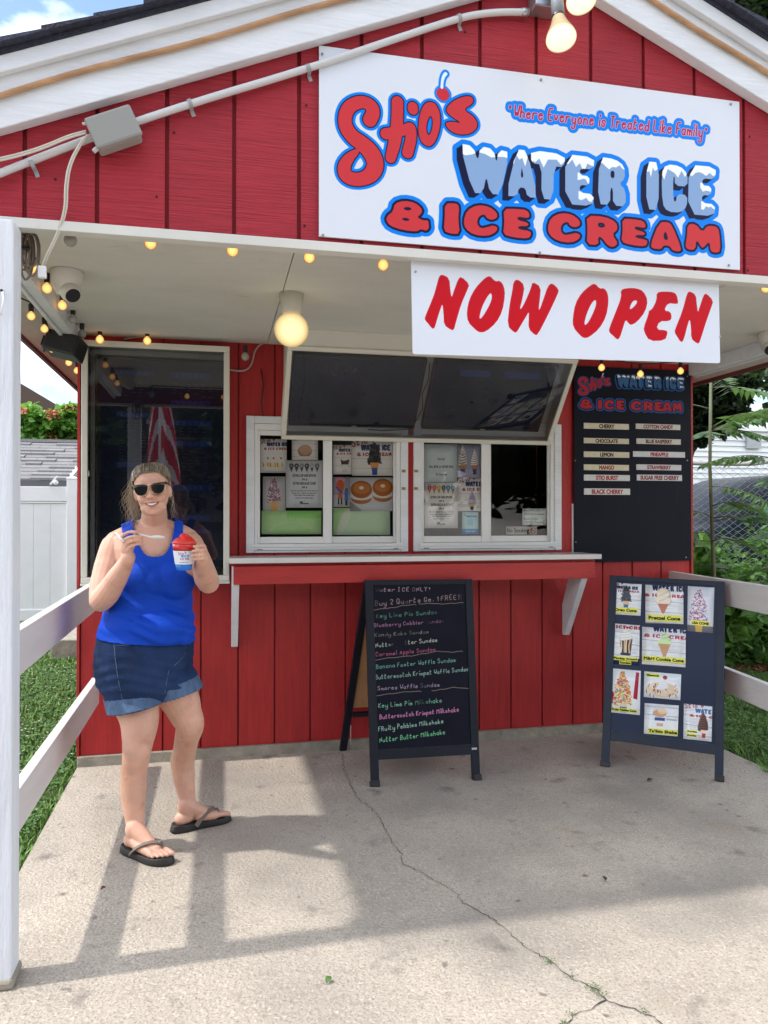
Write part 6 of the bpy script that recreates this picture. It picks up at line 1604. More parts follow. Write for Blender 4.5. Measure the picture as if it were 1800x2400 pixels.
# left side ----------------------------------------------------------------
vf = thing('vinyl_fence', (-2.2, 6.3, 0), 'tall white vinyl privacy fence across the lawn at the left', 'fence')
YF = 6.3; ztf = at(60, 1140, 1, YF).z; xp = at(158, 1200, 1, YF).x; xq = at(182, 1200, 1, YF).x
MB().box(xp, xp + .127, YF - .065, YF + .065, -.05, ztf + .10).build('fence_post', M_VINYL, vf, bevel=.006)
MB().lathe([(.098, ztf + .10), (.098, ztf + .112), (.0, ztf + .145)], 4, Matrix.Translation((xp + .0635, YF, 0)) @ Matrix.Rotation(R(45), 4, 'Z')).build('post_cap', M_VINYL, vf)
MB().box(-6.5, xp - .001, YF - .025, YF + .025, ztf - .19, ztf).box(-6.5, xp - .001, YF - .03, YF + .03, ztf - .215, ztf - .20).build('top_rail', M_VINYL, vf, bevel=.004)
MB().box(-6.5, xp - .001, YF - .025, YF + .025, .0, .14).build('bottom_rail', M_VINYL, vf, bevel=.004)
x = xp - .003
while x > -6.4: MB().box(x - .203, x, YF - .012, YF + .012, .141, ztf - .216).build('fence_board', M_VINYL, vf, bevel=.004); x -= .2045
MB().box(xp + .13, 2.5, YF - .012, YF + .012, .1, ztf - .05).build('fence_board', M_VINYL, vf)
sl = thing('solar_light', at(125, 1130, 1, YF), 'small white solar lamp tilted on top of the vinyl fence', 'lamp')
a = at(118, 1136, 1, YF - .03); b_ = at(134, 1116, 1, YF - .03); MB().beam(a, b_, .05, .02).build('lamp_panel', M_VINYL, sl, bevel=.003)
MB().lathe([(.03, 0), (.03, .05), (0, .06)], 14, Matrix.Translation(at(131, 1131, 1, YF - .02)) @ Matrix.Rotation(R(90), 4, 'X')).build('lamp_head', M_VINYL, sl)
# grey shed with shingle roof
sh = thing('garden_shed', (-2.6, 8.6, 0), 'grey shed with a shingled roof showing above the vinyl fence', 'shed')
M_SHR = mat('grey_roof_shingles', (.20, .195, .20), rough=.9, rnd=.14, var=.15, vscale=40, bump=1, bscale=90)
e0, e1 = at(-40, 1122, 1, 8.0), at(157, 1122, 1, 8.0); r0, r1 = at(-40, 1034, 1, 9.6), at(190, 1034, 1, 9.6)
nrow = 11
g = random.Random(3)
for j in range(nrow):
    f0, f1 = j / nrow, (j + 1) / nrow; y0, y1 = 8.0 + 1.6 * f0, 8.0 + 1.6 * f1; z0, z1 = e0.z + (r0.z - e0.z) * f0, e0.z + (r0.z - e0.z) * f1
    xr = e1.x + (r1.x - e1.x + .3) * f0; x = -4.6 + g.uniform(0, .3)
    while x < xr:
        w_ = min(g.uniform(.22, .45), xr - x); h_ = g.choice((.004, .016)); MB().add([(x, y0 - h_ * 2, z0 + .006 + h_), (x + w_, y0 - h_ * 2, z0 + .006 + h_), (x + w_, y1, z1 + .004), (x, y1, z1 + .004), (x, y0 - h_ * 2, z0 - .012), (x + w_, y0 - h_ * 2, z0 - .012)], [(0, 1, 2, 3), (4, 5, 1, 0)]).build('shingle', M_SHR, sh); x += w_ + .004
MB().box(-4.6, r1.x + .3, 9.55, 9.7, r0.z, r0.z + .05).build('ridge_cap', M_SHR, sh)
MB().box(-4.6, e1.x + .02, 7.98, 8.02, e0.z - .14, e0.z - .013).build('shed_fascia', mat('shed_fascia', (.10, .10, .11), rough=.6), sh)
M_SHW = mat('shed_siding', (.14, .13, .12), rough=.7)
MB().box(-4.5, e1.x - .12, 8.15, 11, 0, e0.z - .02).build('shed_wall', M_SHW, sh)
pts = [(e1.x + .02, 8.02, e0.z), (r1.x + .32, 9.62, r0.z), (r1.x + .9, 9.62, r0.z - .5), (e1.x + .7, 8.4, e0.z - .25)]
MB().add(pts + [(a_, b2, c_ - .04) for a_, b2, c_ in pts], [(0, 1, 2, 3), (7, 6, 5, 4), (0, 3, 7, 4), (3, 2, 6, 7), (2, 1, 5, 6), (1, 0, 4, 5)]).build('hip_roof', M_SHR, sh)
# trumpet vine shrub with orange flowers
Bv = blobs_px([(70, 990, 45, 0), (110, 1010, 45, .3), (150, 990, 40, .2), (180, 985, 35, 0), (30, 985, 40, 0), (200, 1010, 40, .3), (130, 1040, 50, .4), (60, 1040, 50, 0), (172, 965, 18, 0)], 14.5)
p = dep(110, 1213, 14.6)
tv_ = tree('flowering_shrub', (p.x, p.y, -.04), 3.0, Bv, leafm('trumpet_vine_leaves', (.13, .30, .05), .35), 11000, .13, 'leafy green shrub with orange-pink flowers above the shed roof', 'shrub', seed=6, tr=.08)
leaf_cloud('blossoms', [(b[0], b[1] - .3, b[2] + .15, b[3] * .9, b[4] * .6, b[5] * .8) for b in Bv if True][:8], mat('orange_blossom', (.62, .24, .13), rough=.7, rnd=-.3), tv_, 500, .055, seed=7, elong=1)
# far brown-roofed house
hs = thing('brown_roof_house', (-7, 24, 0), 'house with brown shingled roof and cream siding behind the flowering shrub', 'house')
YH = 22; P0, P1, P2 = at(20, 880, 1, YH), at(140, 955, 1, YH), at(20, 935, 1, YH)
M_RB = mat('brown_roof', (.085, .055, .045), rough=.9, var=.2, vscale=30); M_CS = mat('cream_siding', (.62, .60, .48), rough=.6)
MB().prism([(P1.x + .6, P1.z - .35), (P1.x + .3, P1.z - .15), (P0.x - .2, P0.z + .1), (P0.x - 5, P0.z + 2.2), (P0.x - 5, P2.z - .6), (P0.x - .2, P2.z - .1), (P1.x, P1.z - .45)][::-1], YH, YH + 8).build('roof', M_RB, hs)
MB().box(-16, P1.x - 1.0, YH + .4, YH + 7.5, 0, P2.z + .2).build('wall', M_CS, hs)
for k in range(8): MB().box(-12, P1.x - .99, YH + .36, YH + .40, P2.z - 1.6 + .2 * k, P2.z - 1.42 + .2 * k).build('clapboard', M_CS, hs)
a, b_ = at(97, 963, 1, YH + .3), at(122, 985, 1, YH + .3)
w_ = MB().box(a.x, b_.x, YH + .2, YH + .35, b_.z, a.z).build('window', M_VINYL, hs); MB().box(a.x + .08, b_.x - .06, YH + .18, YH + .199, b_.z + .05, a.z - .08).build('pane', M_SCREEN, w_)
# concrete landing
o = MB().box(at(118, 1540, 2, 0).x, -.78, 3.46, 5.2, -.05, .16).build('concrete_landing', M_CURB, None, bevel=.01); tag(o, kind='structure')
# overhead wire at the top left
o = MB().tube([at(-60, 40, 1, 4), at(0, 108, 1, 4), at(38, 160, 1, 4), at(80, 225, 1, 4)], .012, 6).build('overhead_wire', M_BLACK); tag(o, 'dark overhead wire crossing the sky at the top left', 'wire')

# what the glass mirrors: the street side behind the viewer -----------------------
M_FLAGR = mat('flag_red', (.55, .015, .03), rough=.8); M_FLAGW = mat('flag_white', (.72, .70, .70), rough=.8); M_FLAGB = mat('flag_blue', (.02, .04, .16), rough=.8)
flg = thing('flag', (-1.1, -4.9, 0), 'striped red and white flag draped from a pole, mirrored in the tall glass case', 'flag')
def mirror_pt(x, y, dist):      # place at a real distance so that the case glass shows it where the photograph does
    d = ray(x, y); yg = -.088; t0 = (yg - CAM.y) / d.y; p = CAM + d * t0; dd = Vector((d.x, -d.y, d.z)); return p + dd * dist
V, F, MI = [], [], []; nu, nv = 48, 60
for j in range(nv + 1):
    for i in range(nu + 1):
        u, v_ = i / nu, j / nv
        top = mirror_pt(376, 905, 4.7); wd = .06 + .24 * v_ ** .8; fold = math.sin(u * 13 + v_ * 1.5) * .035 * (.3 + v_)
        q = top + Vector(((u - .5) * 2 * wd * .78 + .05 * v_, fold + .02, .36 - 1.75 * v_ - .12 * abs(u - .5) * 2))
        V.append(tuple(q))
for j in range(nv):
    for i in range(nu):
        a = j * (nu + 1) + i; F.append((a, a + 1, a + nu + 2, a + nu + 1)); k = 1 if (j / nv * 7.5 - abs(i / nu - .5) * 6 + .6 * math.sin(i / nu * 9)) % 2 < .72 else 0; MI.append(k % 2)
raw('flag_cloth', V, F, [M_FLAGR, M_FLAGW], flg, MI, smooth=True)
tp = mirror_pt(376, 905, 4.7)
MB().tube([(tp.x, tp.y, -.05), tp + Vector((0, .02, .08))], .02, 8).build('flag_pole', M_WHITE, flg)
M_LF_ST = leafm('street_tree_leaves', (.045, .085, .03))
for k, (x, y, s, lab) in enumerate(((-9, -16, 3.0, 'broad dark tree across the street behind the viewer'), (-3.5, -18, 3.2, 'round dark tree across the street behind the viewer'), (3, -17, 3.4, 'full dark tree opposite the stand behind the viewer'), (9, -15, 3.0, 'dark tree at the end of the row behind the viewer'))):
    tree('street_tree', (x, y, 0), 4.5, [(x, y, 4.4, s, s, 2.4), (x + 1.6, y + .6, 3.4, s * .6, s * .6, 1.6), (x - 1.7, y + .4, 3.6, s * .6, s * .6, 1.7), (x, y, 2.6, s * .8, s * .6, 1.4)], M_LF_ST, 8000, .36, lab, seed=20 + k, tr=.25)
ob = thing('street_house', (-1, -22, 0), 'grey house across the street behind the viewer', 'house')
MB().box(-12, 6, -26, -20, 0, 4.2).build('wall', mat('grey_siding', (.20, .21, .24), rough=.6), ob)
MB().prism([(-12.5, 4.2), (6.5, 4.2), (-3, 7.5)], -26.3, -19.7).build('roof', M_SHINGLE, ob)
for x in (-9, -5, -1, 3): MB().box(x, x + 1.2, -20.02, -19.95, 1.2, 2.6).build('window', M_WHITE, ob)
st_ = MB().box(-40, 40, -16, -9.2, -.15, -.06); tag(st_.build('street', mat('asphalt', (.055, .055, .058), rough=.9, var=.2, vscale=5, bump=1)), kind='structure')
# ------------------------------------------------------------------ the woman
def caps(b, pts, n=16):
    """smooth tapered limb through (point, radius) stations with round ends"""
    P = [Vector(p) for p, r in pts]; Rr = [r for p, r in pts]
    Q = []
    for k in range(len(P) - 1):
        for t in (0, .25, .5, .75): 
            p0 = P[max(k - 1, 0)]; p3 = P[min(k + 2, len(P) - 1)]; p1, p2 = P[k], P[k + 1]
            q = .5 * ((2 * p1) + (p2 - p0) * t + (2 * p0 - 5 * p1 + 4 * p2 - p3) * t * t + (3 * p1 - p0 - 3 * p2 + p3) * t ** 3)
            Q.append((q, Rr[k] * (1 - t) + Rr[k + 1] * t))
    Q.append((P[-1], Rr[-1]))
    d0 = (Q[0][0] - Q[1][0]).normalized(); d1 = (Q[-1][0] - Q[-2][0]).normalized()
    head_ = [(Q[0][0] + d0 * Q[0][1] * math.sin(a), Q[0][1] * math.cos(a)) for a in (1.45, 1.1, .7, .35)]
    tail = [(Q[-1][0] + d1 * Q[-1][1] * math.sin(a), Q[-1][1] * math.cos(a)) for a in (.35, .7, 1.1, 1.45)]
    A = head_ + Q + tail
    b.tube([p for p, r in A], [r for p, r in A], n)
def ellp(b, c, X, Y, Z, n=20):
    """ellipsoid at c with half-axis vectors X, Y, Z"""
    c = Vector(c); vs = [c - Z]; m = n // 2; fs = []
    for j in range(1, m):
        a = math.pi * j / m - math.pi / 2
        for i in range(n):
            t = 2 * math.pi * i / n; vs.append(c + X * (math.cos(a) * math.cos(t)) + Y * (math.cos(a) * math.sin(t)) + Z * math.sin(a))
    vs.append(c + Z)
    for i in range(n): fs.append((0, 1 + (i + 1) % n, 1 + i)); fs.append((len(vs) - 1, 1 + (m - 2) * n + i, 1 + (m - 2) * n + (i + 1) % n))
    for j in range(m - 2):
        for i in range(n): a_ = 1 + j * n + i; b_ = 1 + j * n + (i + 1) % n; fs.append((a_, b_, b_ + n, a_ + n))
    b.add(vs, fs)
def loft(b, rings, n=32, grow=0):
    """rings: (centre, half-width vector, half-depth vector)"""
    vs, fs = [], []
    C = [r[0] for r in rings]
    for c, A, B_ in rings:
        A = A * (1 + grow / A.length); B_ = B_ * (1 + grow / B_.length)
        for i in range(n):
            t = 2 * math.pi * i / n; vs.append(c + A * math.copysign(abs(math.cos(t)) ** .9, math.cos(t)) + B_ * math.copysign(abs(math.sin(t)) ** .9, math.sin(t)))
    for k in range(len(rings) - 1):
        for i in range(n): j = (i + 1) % n; fs.append((k * n + i, k * n + j, (k + 1) * n + j, (k + 1) * n + i))
    fs += [tuple(range(n - 1, -1, -1)), tuple(range((len(rings) - 1) * n, len(rings) * n))]
    b.add(vs, fs)
def remeshed(b, voxel, it=6, fac=.5):
    o = link('tmp', b.mesh('tmp', M_WHITE)); m = o.modifiers.new('r', 'REMESH'); m.mode = 'VOXEL'; m.voxel_size = voxel
    s = o.modifiers.new('s', 'SMOOTH'); s.factor = fac; s.iterations = it
    dg = bpy.context.evaluated_depsgraph_get(); e = o.evaluated_get(dg); me = bpy.data.meshes.new_from_object(e)
    V = np.empty(len(me.vertices) * 3, np.float32); me.vertices.foreach_get('co', V); V = V.reshape(-1, 3)
    F = np.array([tuple(p.vertices) if len(p.vertices) == 4 else (*p.vertices, p.vertices[-1]) for p in me.polygons if len(p.vertices) in (3, 4)], np.int32)
    bpy.data.objects.remove(o); bpy.data.meshes.remove(me)
    return V, F
def cut(V, F, keepf):
    """keep faces where the field is positive; boundary vertices slide onto its zero line"""
    g = keepf(V); keep = (g[F] > 0).any(1); F = F[keep]
    e = 1e-3; G = np.stack([(keepf(V + np.eye(3)[k] * e) - g) / e for k in range(3)], 1)
    out = g < 0; used = np.zeros(len(V), bool); used[F.ravel()] = True; mv = out & used
    V = V.copy(); n2 = (G[mv] ** 2).sum(1) + 1e-6; V[mv] -= G[mv] * np.clip(g[mv] / n2, -.008, .008)[:, None]
    idx = -np.ones(len(V), int); ids = np.flatnonzero(used); idx[ids] = np.arange(len(ids))
    return V[ids], idx[F]

FH = Vector((FW.x, FW.y, 0)).normalized(); RH = Vector((RT.x, RT.y, 0)).normalized(); ZU = Vector((0, 0, 1))
def axes(th): t = R(th); return RH * math.cos(t) + FH * math.sin(t), -FH * math.cos(t) + RH * math.sin(t)    # lateral (to her left), front

M_SKIN = mat('skin', (.64, .36, .262), rough=.48, var=.12, vscale=9, bump=.35, bscale=160, sss=.12, dirt=(.46, .19, .13), dscale=14, dlo=.56, dhi=.8, detail=3)
M_LIP = mat('lips', (.42, .14, .12), rough=.4); M_TEETH = mat('teeth', (.80, .78, .72), rough=.25)
M_TANK = mat('blue_tank_fabric', (.003, .058, .50), spec=.2, rough=.62, var=.05, vscale=4, bump=.4, bscale=500)
M_DENIM = mat('denim', (.020, .042, .115), spec=.12, rough=.8, var=.4, vscale=7, bump=1.2, bscale=420, dirt=(.035, .06, .14), dscale=5, dlo=.5, dhi=.8, stretch=(1, 1, .6))
M_CUFF = mat('denim_cuff', (.075, .13, .24), rough=.85, var=.35, vscale=30, bump=1, bscale=420, stretch=(1, 1, .3))
M_HAIR = mat('ash_blonde_hair', (.50, .41, .30), rough=.45, var=.35, vscale=60, stretch=(1, 1, .15), bump=1, bscale=90)
M_HAIRD = mat('ash_brown_hair', (.22, .18, .14), rough=.45, var=.35, vscale=60, stretch=(1, 1, .15), bump=1.4, bscale=90)
M_SOLE = mat('black_rubber', (.016, .015, .015), rough=.55); M_STRAP = mat('taupe_strap', (.17, .14, .115), rough=.7, bump=.8, bscale=300); M_BED = mat('footbed_brown', (.035, .024, .020), rough=.7)
M_GOLD = mat('gold', (.75, .52, .22), rough=.25, metal=1)

footR = (at(297, 1996, 2, 0), at(397, 2030, 2, 0)); footL = (at(412, 1950, 2, 0), at(533, 1921, 2, 0))
person = thing('person', (footR[0] + footL[0]) / 2, 'woman in blue tank top and denim shorts holding a red water ice and spoon', 'person')

def torso_rings():
    L = []
    for px, py, d, a, bb, th in ((357, 1228, 3.12, .060, .052, 12), (357, 1240, 3.11, .098, .062, 15), (357, 1258, 3.11, .148, .080, 18), (358, 1285, 3.11, .156, .100, 20), (359, 1320, 3.11, .150, .112, 20), (358, 1360, 3.11, .146, .116, 22),
                                 (354, 1400, 3.11, .146, .120, 24), (348, 1440, 3.11, .162, .128, 26), (344, 1480, 3.11, .176, .140, 29), (340, 1520, 3.11, .182, .150, 32), (337, 1560, 3.12, .182, .154, 34), (336, 1600, 3.12, .168, .145, 36), (338, 1632, 3.12, .135, .115, 36)):
        l, f = axes(th); L.append((dep(px, py, d), l * a, f * bb))
    return L[::-1]
def bust(b, g=0):
    l, f = axes(20)
    for px, py, d in ((332, 1356, 3.02), (408, 1358, 3.04)):
        ellp(b, dep(px, py, d), l * (.076 + g), f * (.062 + g), ZU * (.070 + g))
    ellp(b, dep(372, 1362, 3.02), l * (.070 + g), f * (.050 + g), ZU * (.052 + g))
    l, f = axes(26); ellp(b, dep(370, 1472, 3.035), l * (.118 + g), f * (.088 + g), ZU * (.080 + g)); ellp(b, dep(300, 1478, 3.08), l * (.075 + g), f * (.075 + g), ZU * (.062 + g))
    ellp(b, dep(422, 1480, 3.10), l * (.045 + g), f * (.085 + g), ZU * (.062 + g))
legR = [(dep(310, 1600, 3.10), .106), (dep(318, 1640, 3.08), .093), (dep(327, 1690, 3.05), .076), (dep(323, 1740, 3.03), .060), (dep(320, 1768, 3.02), .054), (dep(315, 1805, 3.035), .050), (dep(313, 1850, 3.045), .051), (dep(314, 1895, 3.045), .043), (dep(318, 1938, 3.04), .0335), (dep(318, 1965, 3.035), .034)]
legL = [(dep(400, 1600, 3.14), .095), (dep(422, 1640, 3.15), .080), (dep(436, 1675, 3.16), .066), (dep(445, 1700, 3.17), .059), (dep(437, 1735, 3.22), .050), (dep(430, 1785, 3.27), .048), (dep(431, 1820, 3.28), .047), (dep(438, 1865, 3.275), .036), (dep(442, 1900, 3.27), .035)]
B = MB()
loft(B, torso_rings()); bust(B)
caps(B, legR, 20); caps(B, legL, 20)
l, f = axes(10)
ellp(B, dep(332, 1758, 3.003), l * .036, f * .028, ZU * .045); ellp(B, dep(456, 1694, 3.145), l * .038, f * .03, ZU * .045)       # kneecaps
ellp(B, dep(306, 1845, 3.09), l * .040, f * .04, ZU * .075); ellp(B, dep(420, 1785, 3.31), l * .038, f * .036, ZU * .07)      # calves
caps(B, [(dep(362, 1200, 3.10), .050), (dep(361, 1222, 3.105), .053), (dep(358, 1245, 3.11), .062)])      # neck
caps(B, [(dep(350, 1236, 3.13), .045), (dep(305, 1254, 3.11), .044), (dep(275, 1272, 3.09), .050)])       # shoulders
caps(B, [(dep(366, 1236, 3.13), .045), (dep(415, 1248, 3.14), .040), (dep(440, 1264, 3.15), .046)])
caps(B, [(dep(268, 1284, 3.08), .056), (dep(255, 1330, 3.05), .058), (dep(242, 1375, 3.01), .052), (dep(237, 1406, 2.975), .045)])
caps(B, [(dep(237, 1407, 2.97), .045), (dep(252, 1390, 2.93), .047), (dep(276, 1352, 2.87), .039), (dep(297, 1316, 2.82), .027), (dep(300, 1305, 2.81), .026)])
caps(B, [(dep(448, 1276, 3.13), .050), (dep(464, 1312, 3.10), .051), (dep(480, 1345, 3.06), .047), (dep(488, 1364, 3.02), .044)])
caps(B, [(dep(488, 1365, 3.01), .044), (dep(480, 1352, 2.95), .043), (dep(474, 1334, 2.88), .035), (dep(473, 1316, 2.82), .026), (dep(474, 1308, 2.81), .024)])
# her right hand, pinching the spoon
l, f = axes(0)
ellp(B, dep(297, 1283, 2.80), RH * .024, FH * .016, ZU * .036)
def finger(pts, r): caps(B, [(dep(x, y, d), r * k) for (x, y, d), k in zip(pts, (1.1, 1.0, .95, .86, .8))], 10)
finger([(290, 1272, 2.795), (287, 1257, 2.785), (300, 1248, 2.765), (312, 1246, 2.755), (321, 1247, 2.752)], .0068)
finger([(292, 1276, 2.79), (294, 1264, 2.775), (310, 1258, 2.755), (324, 1258, 2.755), (333, 1260, 2.765)], .0069)
finger([(295, 1282, 2.79), (300, 1272, 2.775), (314, 1267, 2.76), (326, 1267, 2.76), (333, 1269, 2.772)], .0068)
finger([(299, 1290, 2.79), (307, 1281, 2.78), (318, 1276, 2.768), (328, 1275, 2.77), (337, 1276, 2.785)], .0062)
finger([(306, 1290, 2.815), (312, 1276, 2.81), (315, 1264, 2.79), (317, 1256, 2.775), (319, 1250, 2.768)], .0095)
# her left hand round the cup
ellp(B, dep(474, 1296, 2.815), RH * .020, FH * .022, ZU * .034)
for y0, y1, r, x in ((1280, 1281, .0070, 455), (1291, 1292, .0072, 451), (1301.5, 1302, .0070, 450), (1311, 1311, .0063, 452)):
    finger([(478, y0 + 3, 2.82), (479, y0, 2.795), (474, y0 - 1, 2.768), (464, y0, 2.755), (x, y1, 2.757)], r)
finger([(472, 1300, 2.83), (464, 1290, 2.845), (456, 1284, 2.855), (448, 1280, 2.86), (440, 1278, 2.86)], .0095)
# feet
def foot(h, t, s):
    d = (t - h).normalized(); lt = ZU.cross(d); P = lambda x, y, z: h + d * x + lt * (y * s) + ZU * (z + .024)
    caps(B, [(P(.022, 0, .028), .0275), (P(.05, 0, .03), .027)])
    caps(B, [(P(.045, 0, .085), .033), (P(.075, .004, .062), .031), (P(.12, .006, .036), .026), (P(.165, .006, .022), .021)])
    caps(B, [(P(.03, -.002, .035), .026), (P(.09, -.012, .022), .022), (P(.15, -.020, .016), .017), (P(.168, -.026, .014), .014)])
    caps(B, [(P(.10, .012, .026), .024), (P(.165, .020, .018), .020)])
    for k, (y, x0, x1, r) in enumerate(((.026, .17, .226, .0125), (.008, .17, .222, .0095), (-.006, .168, .212, .009), (-.019, .162, .200, .0085), (-.031, .152, .186, .008))):
        caps(B, [(P(x0, y * .9, .016), r), (P((x0 + x1) / 2, y, .017), r * .95), (P(x1, y * 1.05, .011), r * .9)], 10)
    return d, lt, P
fR = foot(*footR, 1); fL = foot(*footL, -1)
caps(B, [(legR[-1][0], .034), (fR[2](.040, 0, .075), .033)]); caps(B, [(legL[-1][0], .035), (fL[2](.040, 0, .075), .033)])
# head
HS = .94; HC = dep(356, 1142, 3.06); yaw_, roll_ = R(11), R(7)
hf = (-FH * math.cos(yaw_) + RH * math.sin(yaw_)); hf = (hf + ZU * -.03).normalized(); hr = (RH * math.cos(yaw_) + FH * math.sin(yaw_)); hu = hf.cross(hr) * -1
if hu.z < 0: hu = -hu
hr, hu = (hr * math.cos(roll_) + hu * math.sin(roll_)), (hu * math.cos(roll_) - hr * math.sin(roll_))
H = lambda x, y, z: HC + (hr * x + hu * y + hf * z) * HS
def he(x, y, z, a, b_, c): ellp(B, H(x, y, z), hr * (a * HS), hf * (c * HS), hu * (b_ * HS))
HEAD = [(-.119, .014, .064, .030), (-.113, .028, .072, .012), (-.102, .041, .0745, -.005), (-.087, .051, .0755, -.03), (-.066, .059, .078, -.06), (-.042, .0655, .078, -.083), (-.015, .069, .077, -.097), (.010, .071, .0785, -.104),
        (.035, .0725, .077, -.106), (.058, .0705, .067, -.100), (.077, .062, .049, -.084), (.090, .046, .027, -.062), (.098, .024, .000, -.038)]
def headring(grow=0, lift=0): return [(H(0, y + lift, (zf + zb) / 2), hr * ((w + grow) * HS), hf * (((zf - zb) / 2 + grow) * HS)) for y, w, zf, zb in HEAD]
loft(B, headring(), 40)
he(0, -.100, .030, .044, .026, .036)
for s in (-1, 1):
    he(s * .033, -.047, .056, .025, .023, .0265); he(s * .071, -.022, -.010, .009, .030, .018); he(s * .0112, -.040, .085, .0082, .0072, .010)
    he(s * .028, -.088, .036, .026, .024, .030); he(s * .030, .008, .060, .028, .010, .020)
caps(B, [(H(0, .002, .080), .0085), (H(0, -.022, .090), .0095), (H(0, -.037, .0985), .0115)], 12)
he(0, -.062, .070, .029, .010, .0165); he(0, -.0805, .069, .025, .010, .0155); he(0, -.106, .056, .021, .013, .020)
caps(B, [(H(0, -.095, .01), .045), (dep(362, 1215, 3.09), .050)])
V, F = remeshed(B, .0031, 4, .5)
body = raw('body', V, F, M_SKIN, person, smooth=True)
print('body verts', len(V))

# mouth: dark gap, teeth, lips, laid on the face
from mathutils.bvhtree import BVHTree
bodyT = BVHTree.FromPolygons([tuple(v) for v in V.tolist()], [tuple(f_) for f_ in F.tolist()])
def onface(x, y, off):
    h_ = bodyT.ray_cast(H(x, y, .16), -hf); return (h_[0] if h_[0] is not None else H(x, y, .085)) + hf * off
def onbody(px, py, off):
    d = ray(px, py).normalized(); h_ = bodyT.ray_cast(CAM, d); return h_[0] - d * off if h_[0] is not None else None
def arc(x0, x1, y, bow, off, n=13):
    xs = [x0 + (x1 - x0) * k / (n - 1) for k in range(n)]; ys = [y + bow * (1 - (2 * k / (n - 1) - 1) ** 2) for k in range(n)]
    zs = np.polyval(np.polyfit(xs, [(onface(a, b, 0) - HC).dot(hf) / HS for a, b in zip(xs, ys)], 2), xs)
    return [H(a, b, float(c) + off) for a, b, c in zip(xs, ys, zs)]
def ribbon(name, top, bot, m):
    n = len(top); return MB().add(top + bot, [(i, i + 1, n + i + 1, n + i) for i in range(n - 1)]).build(name, m, person, smooth=True)
ribbon('mouth', arc(-.0285, .0285, -.0655, -.0015, .0012), arc(-.0285, .0285, -.0665, -.0115, .0012), mat('mouth_dark', (.08, .022, .022), rough=.6))
ribbon('teeth', arc(-.0225, .0225, -.0668, -.0012, .0024), arc(-.0225, .0225, -.0672, -.0088, .0024), M_TEETH)
lr = [.0007 + .0016 * math.sin(math.pi * k / 12) for k in range(13)]
MB().tube(arc(-.0295, .0295, -.0640, -.0005, .0008), lr, 8).build('upper_lip', M_LIP, person, smooth=True)
MB().tube(arc(-.0285, .0285, -.0670, -.0135, .0008), [r_ * 1.45 for r_ in lr], 8).build('lower_lip', M_LIP, person, smooth=True)
# sunglasses
sgl = MB(); gm_ = mat('tortoise_black', (.012, .010, .012), rough=.2, spec=.6); lm_ = mat('dark_lens', (.012, .013, .016), rough=.08, spec=.8)
def lens(s):
    P = [(-.028, .014), (.026, .016), (.029, .006), (.022, -.014), (.010, -.0235), (-.006, -.025), (-.019, -.018), (-.027, -.004)]
    return [H(s * (.034 + x), -.008 + y, .1005 - .10 * abs(.034 + x) ** 1.5 * 2.2) for x, y in chaikin(P, 2)]
gfr = None
for s in (-1, 1):
    L = lens(s); n = len(L)
    b = MB(); bk_ = [p - hf * .003 for p in L]; b.add(L + bk_, [tuple(range(n)) if s < 0 else tuple(range(n - 1, -1, -1)), tuple(range(2 * n - 1, n - 1, -1))] + [(i, i + n, (i + 1) % n + n, (i + 1) % n) for i in range(n)])
    lo = b.build('lens', lm_, person)
    MB().tube(L + [L[0]], .0007, 6, cap=False).build('lens_rim', M_GOLD, lo, smooth=True)
    f_ = MB(); pts = [H(s * x, -.008 + y, z) for x, y, z in ((.006, .0120, .1010), (.02, .0165, .1005), (.04, .0175, .0970), (.058, .0170, .089), (.069, .0185, .079))]
    f_.tube(pts, [.0030, .0046, .0054, .0058, .0050], 8)
    f_.tube([H(s * .069, .0085, .076), H(s * .076, .004, .04), H(s * .077, 0, -.005)], [.0036, .0026, .002], 8)
    f_.build('sunglasses_frame', gm_, person, smooth=True)
MB().tube([H(-.008, .002, .099), H(0, .006, .1025), H(.008, .002, .099)], .0013, 6).build('sunglasses_bridge', M_GOLD, person, smooth=True)

# hair: scalp shell and loose strands
hb = MB(); loft(hb, headring(.0045, .004), 40); ellp(hb, H(0, .02, -.055), hr * .074, hf * .062, hu * .076, 24); ellp(hb, H(-.018, .020, -.098), hr * .040, hf * .034, hu * .040)
V, F = remeshed(hb, .0035, 2)
HM = np.array([list(hr), list(hu), list(hf)]); HCn = np.array(HC)
def hairf(P):
    q = (P - HCn) @ HM.T / HS; x, y, z = q[:, 0], q[:, 1], q[:, 2]
    line = .063 - 13. * np.clip(np.abs(x) - .020, 0, 1) ** 2 + .002 * np.sin(x * 420)
    front = y - line
    side = (.006 - z) + .25 * (y - .005)
    return np.where(y < -.07, -.02, np.maximum(front, np.where(np.abs(x) > .03, side, front)) )
V, F = cut(V, F, hairf)
raw('hair', V, F, M_HAIRD, person, smooth=True)
hairT = BVHTree.FromPolygons([tuple(v) for v in V.tolist()], [tuple(f_) for f_ in F.tolist()])
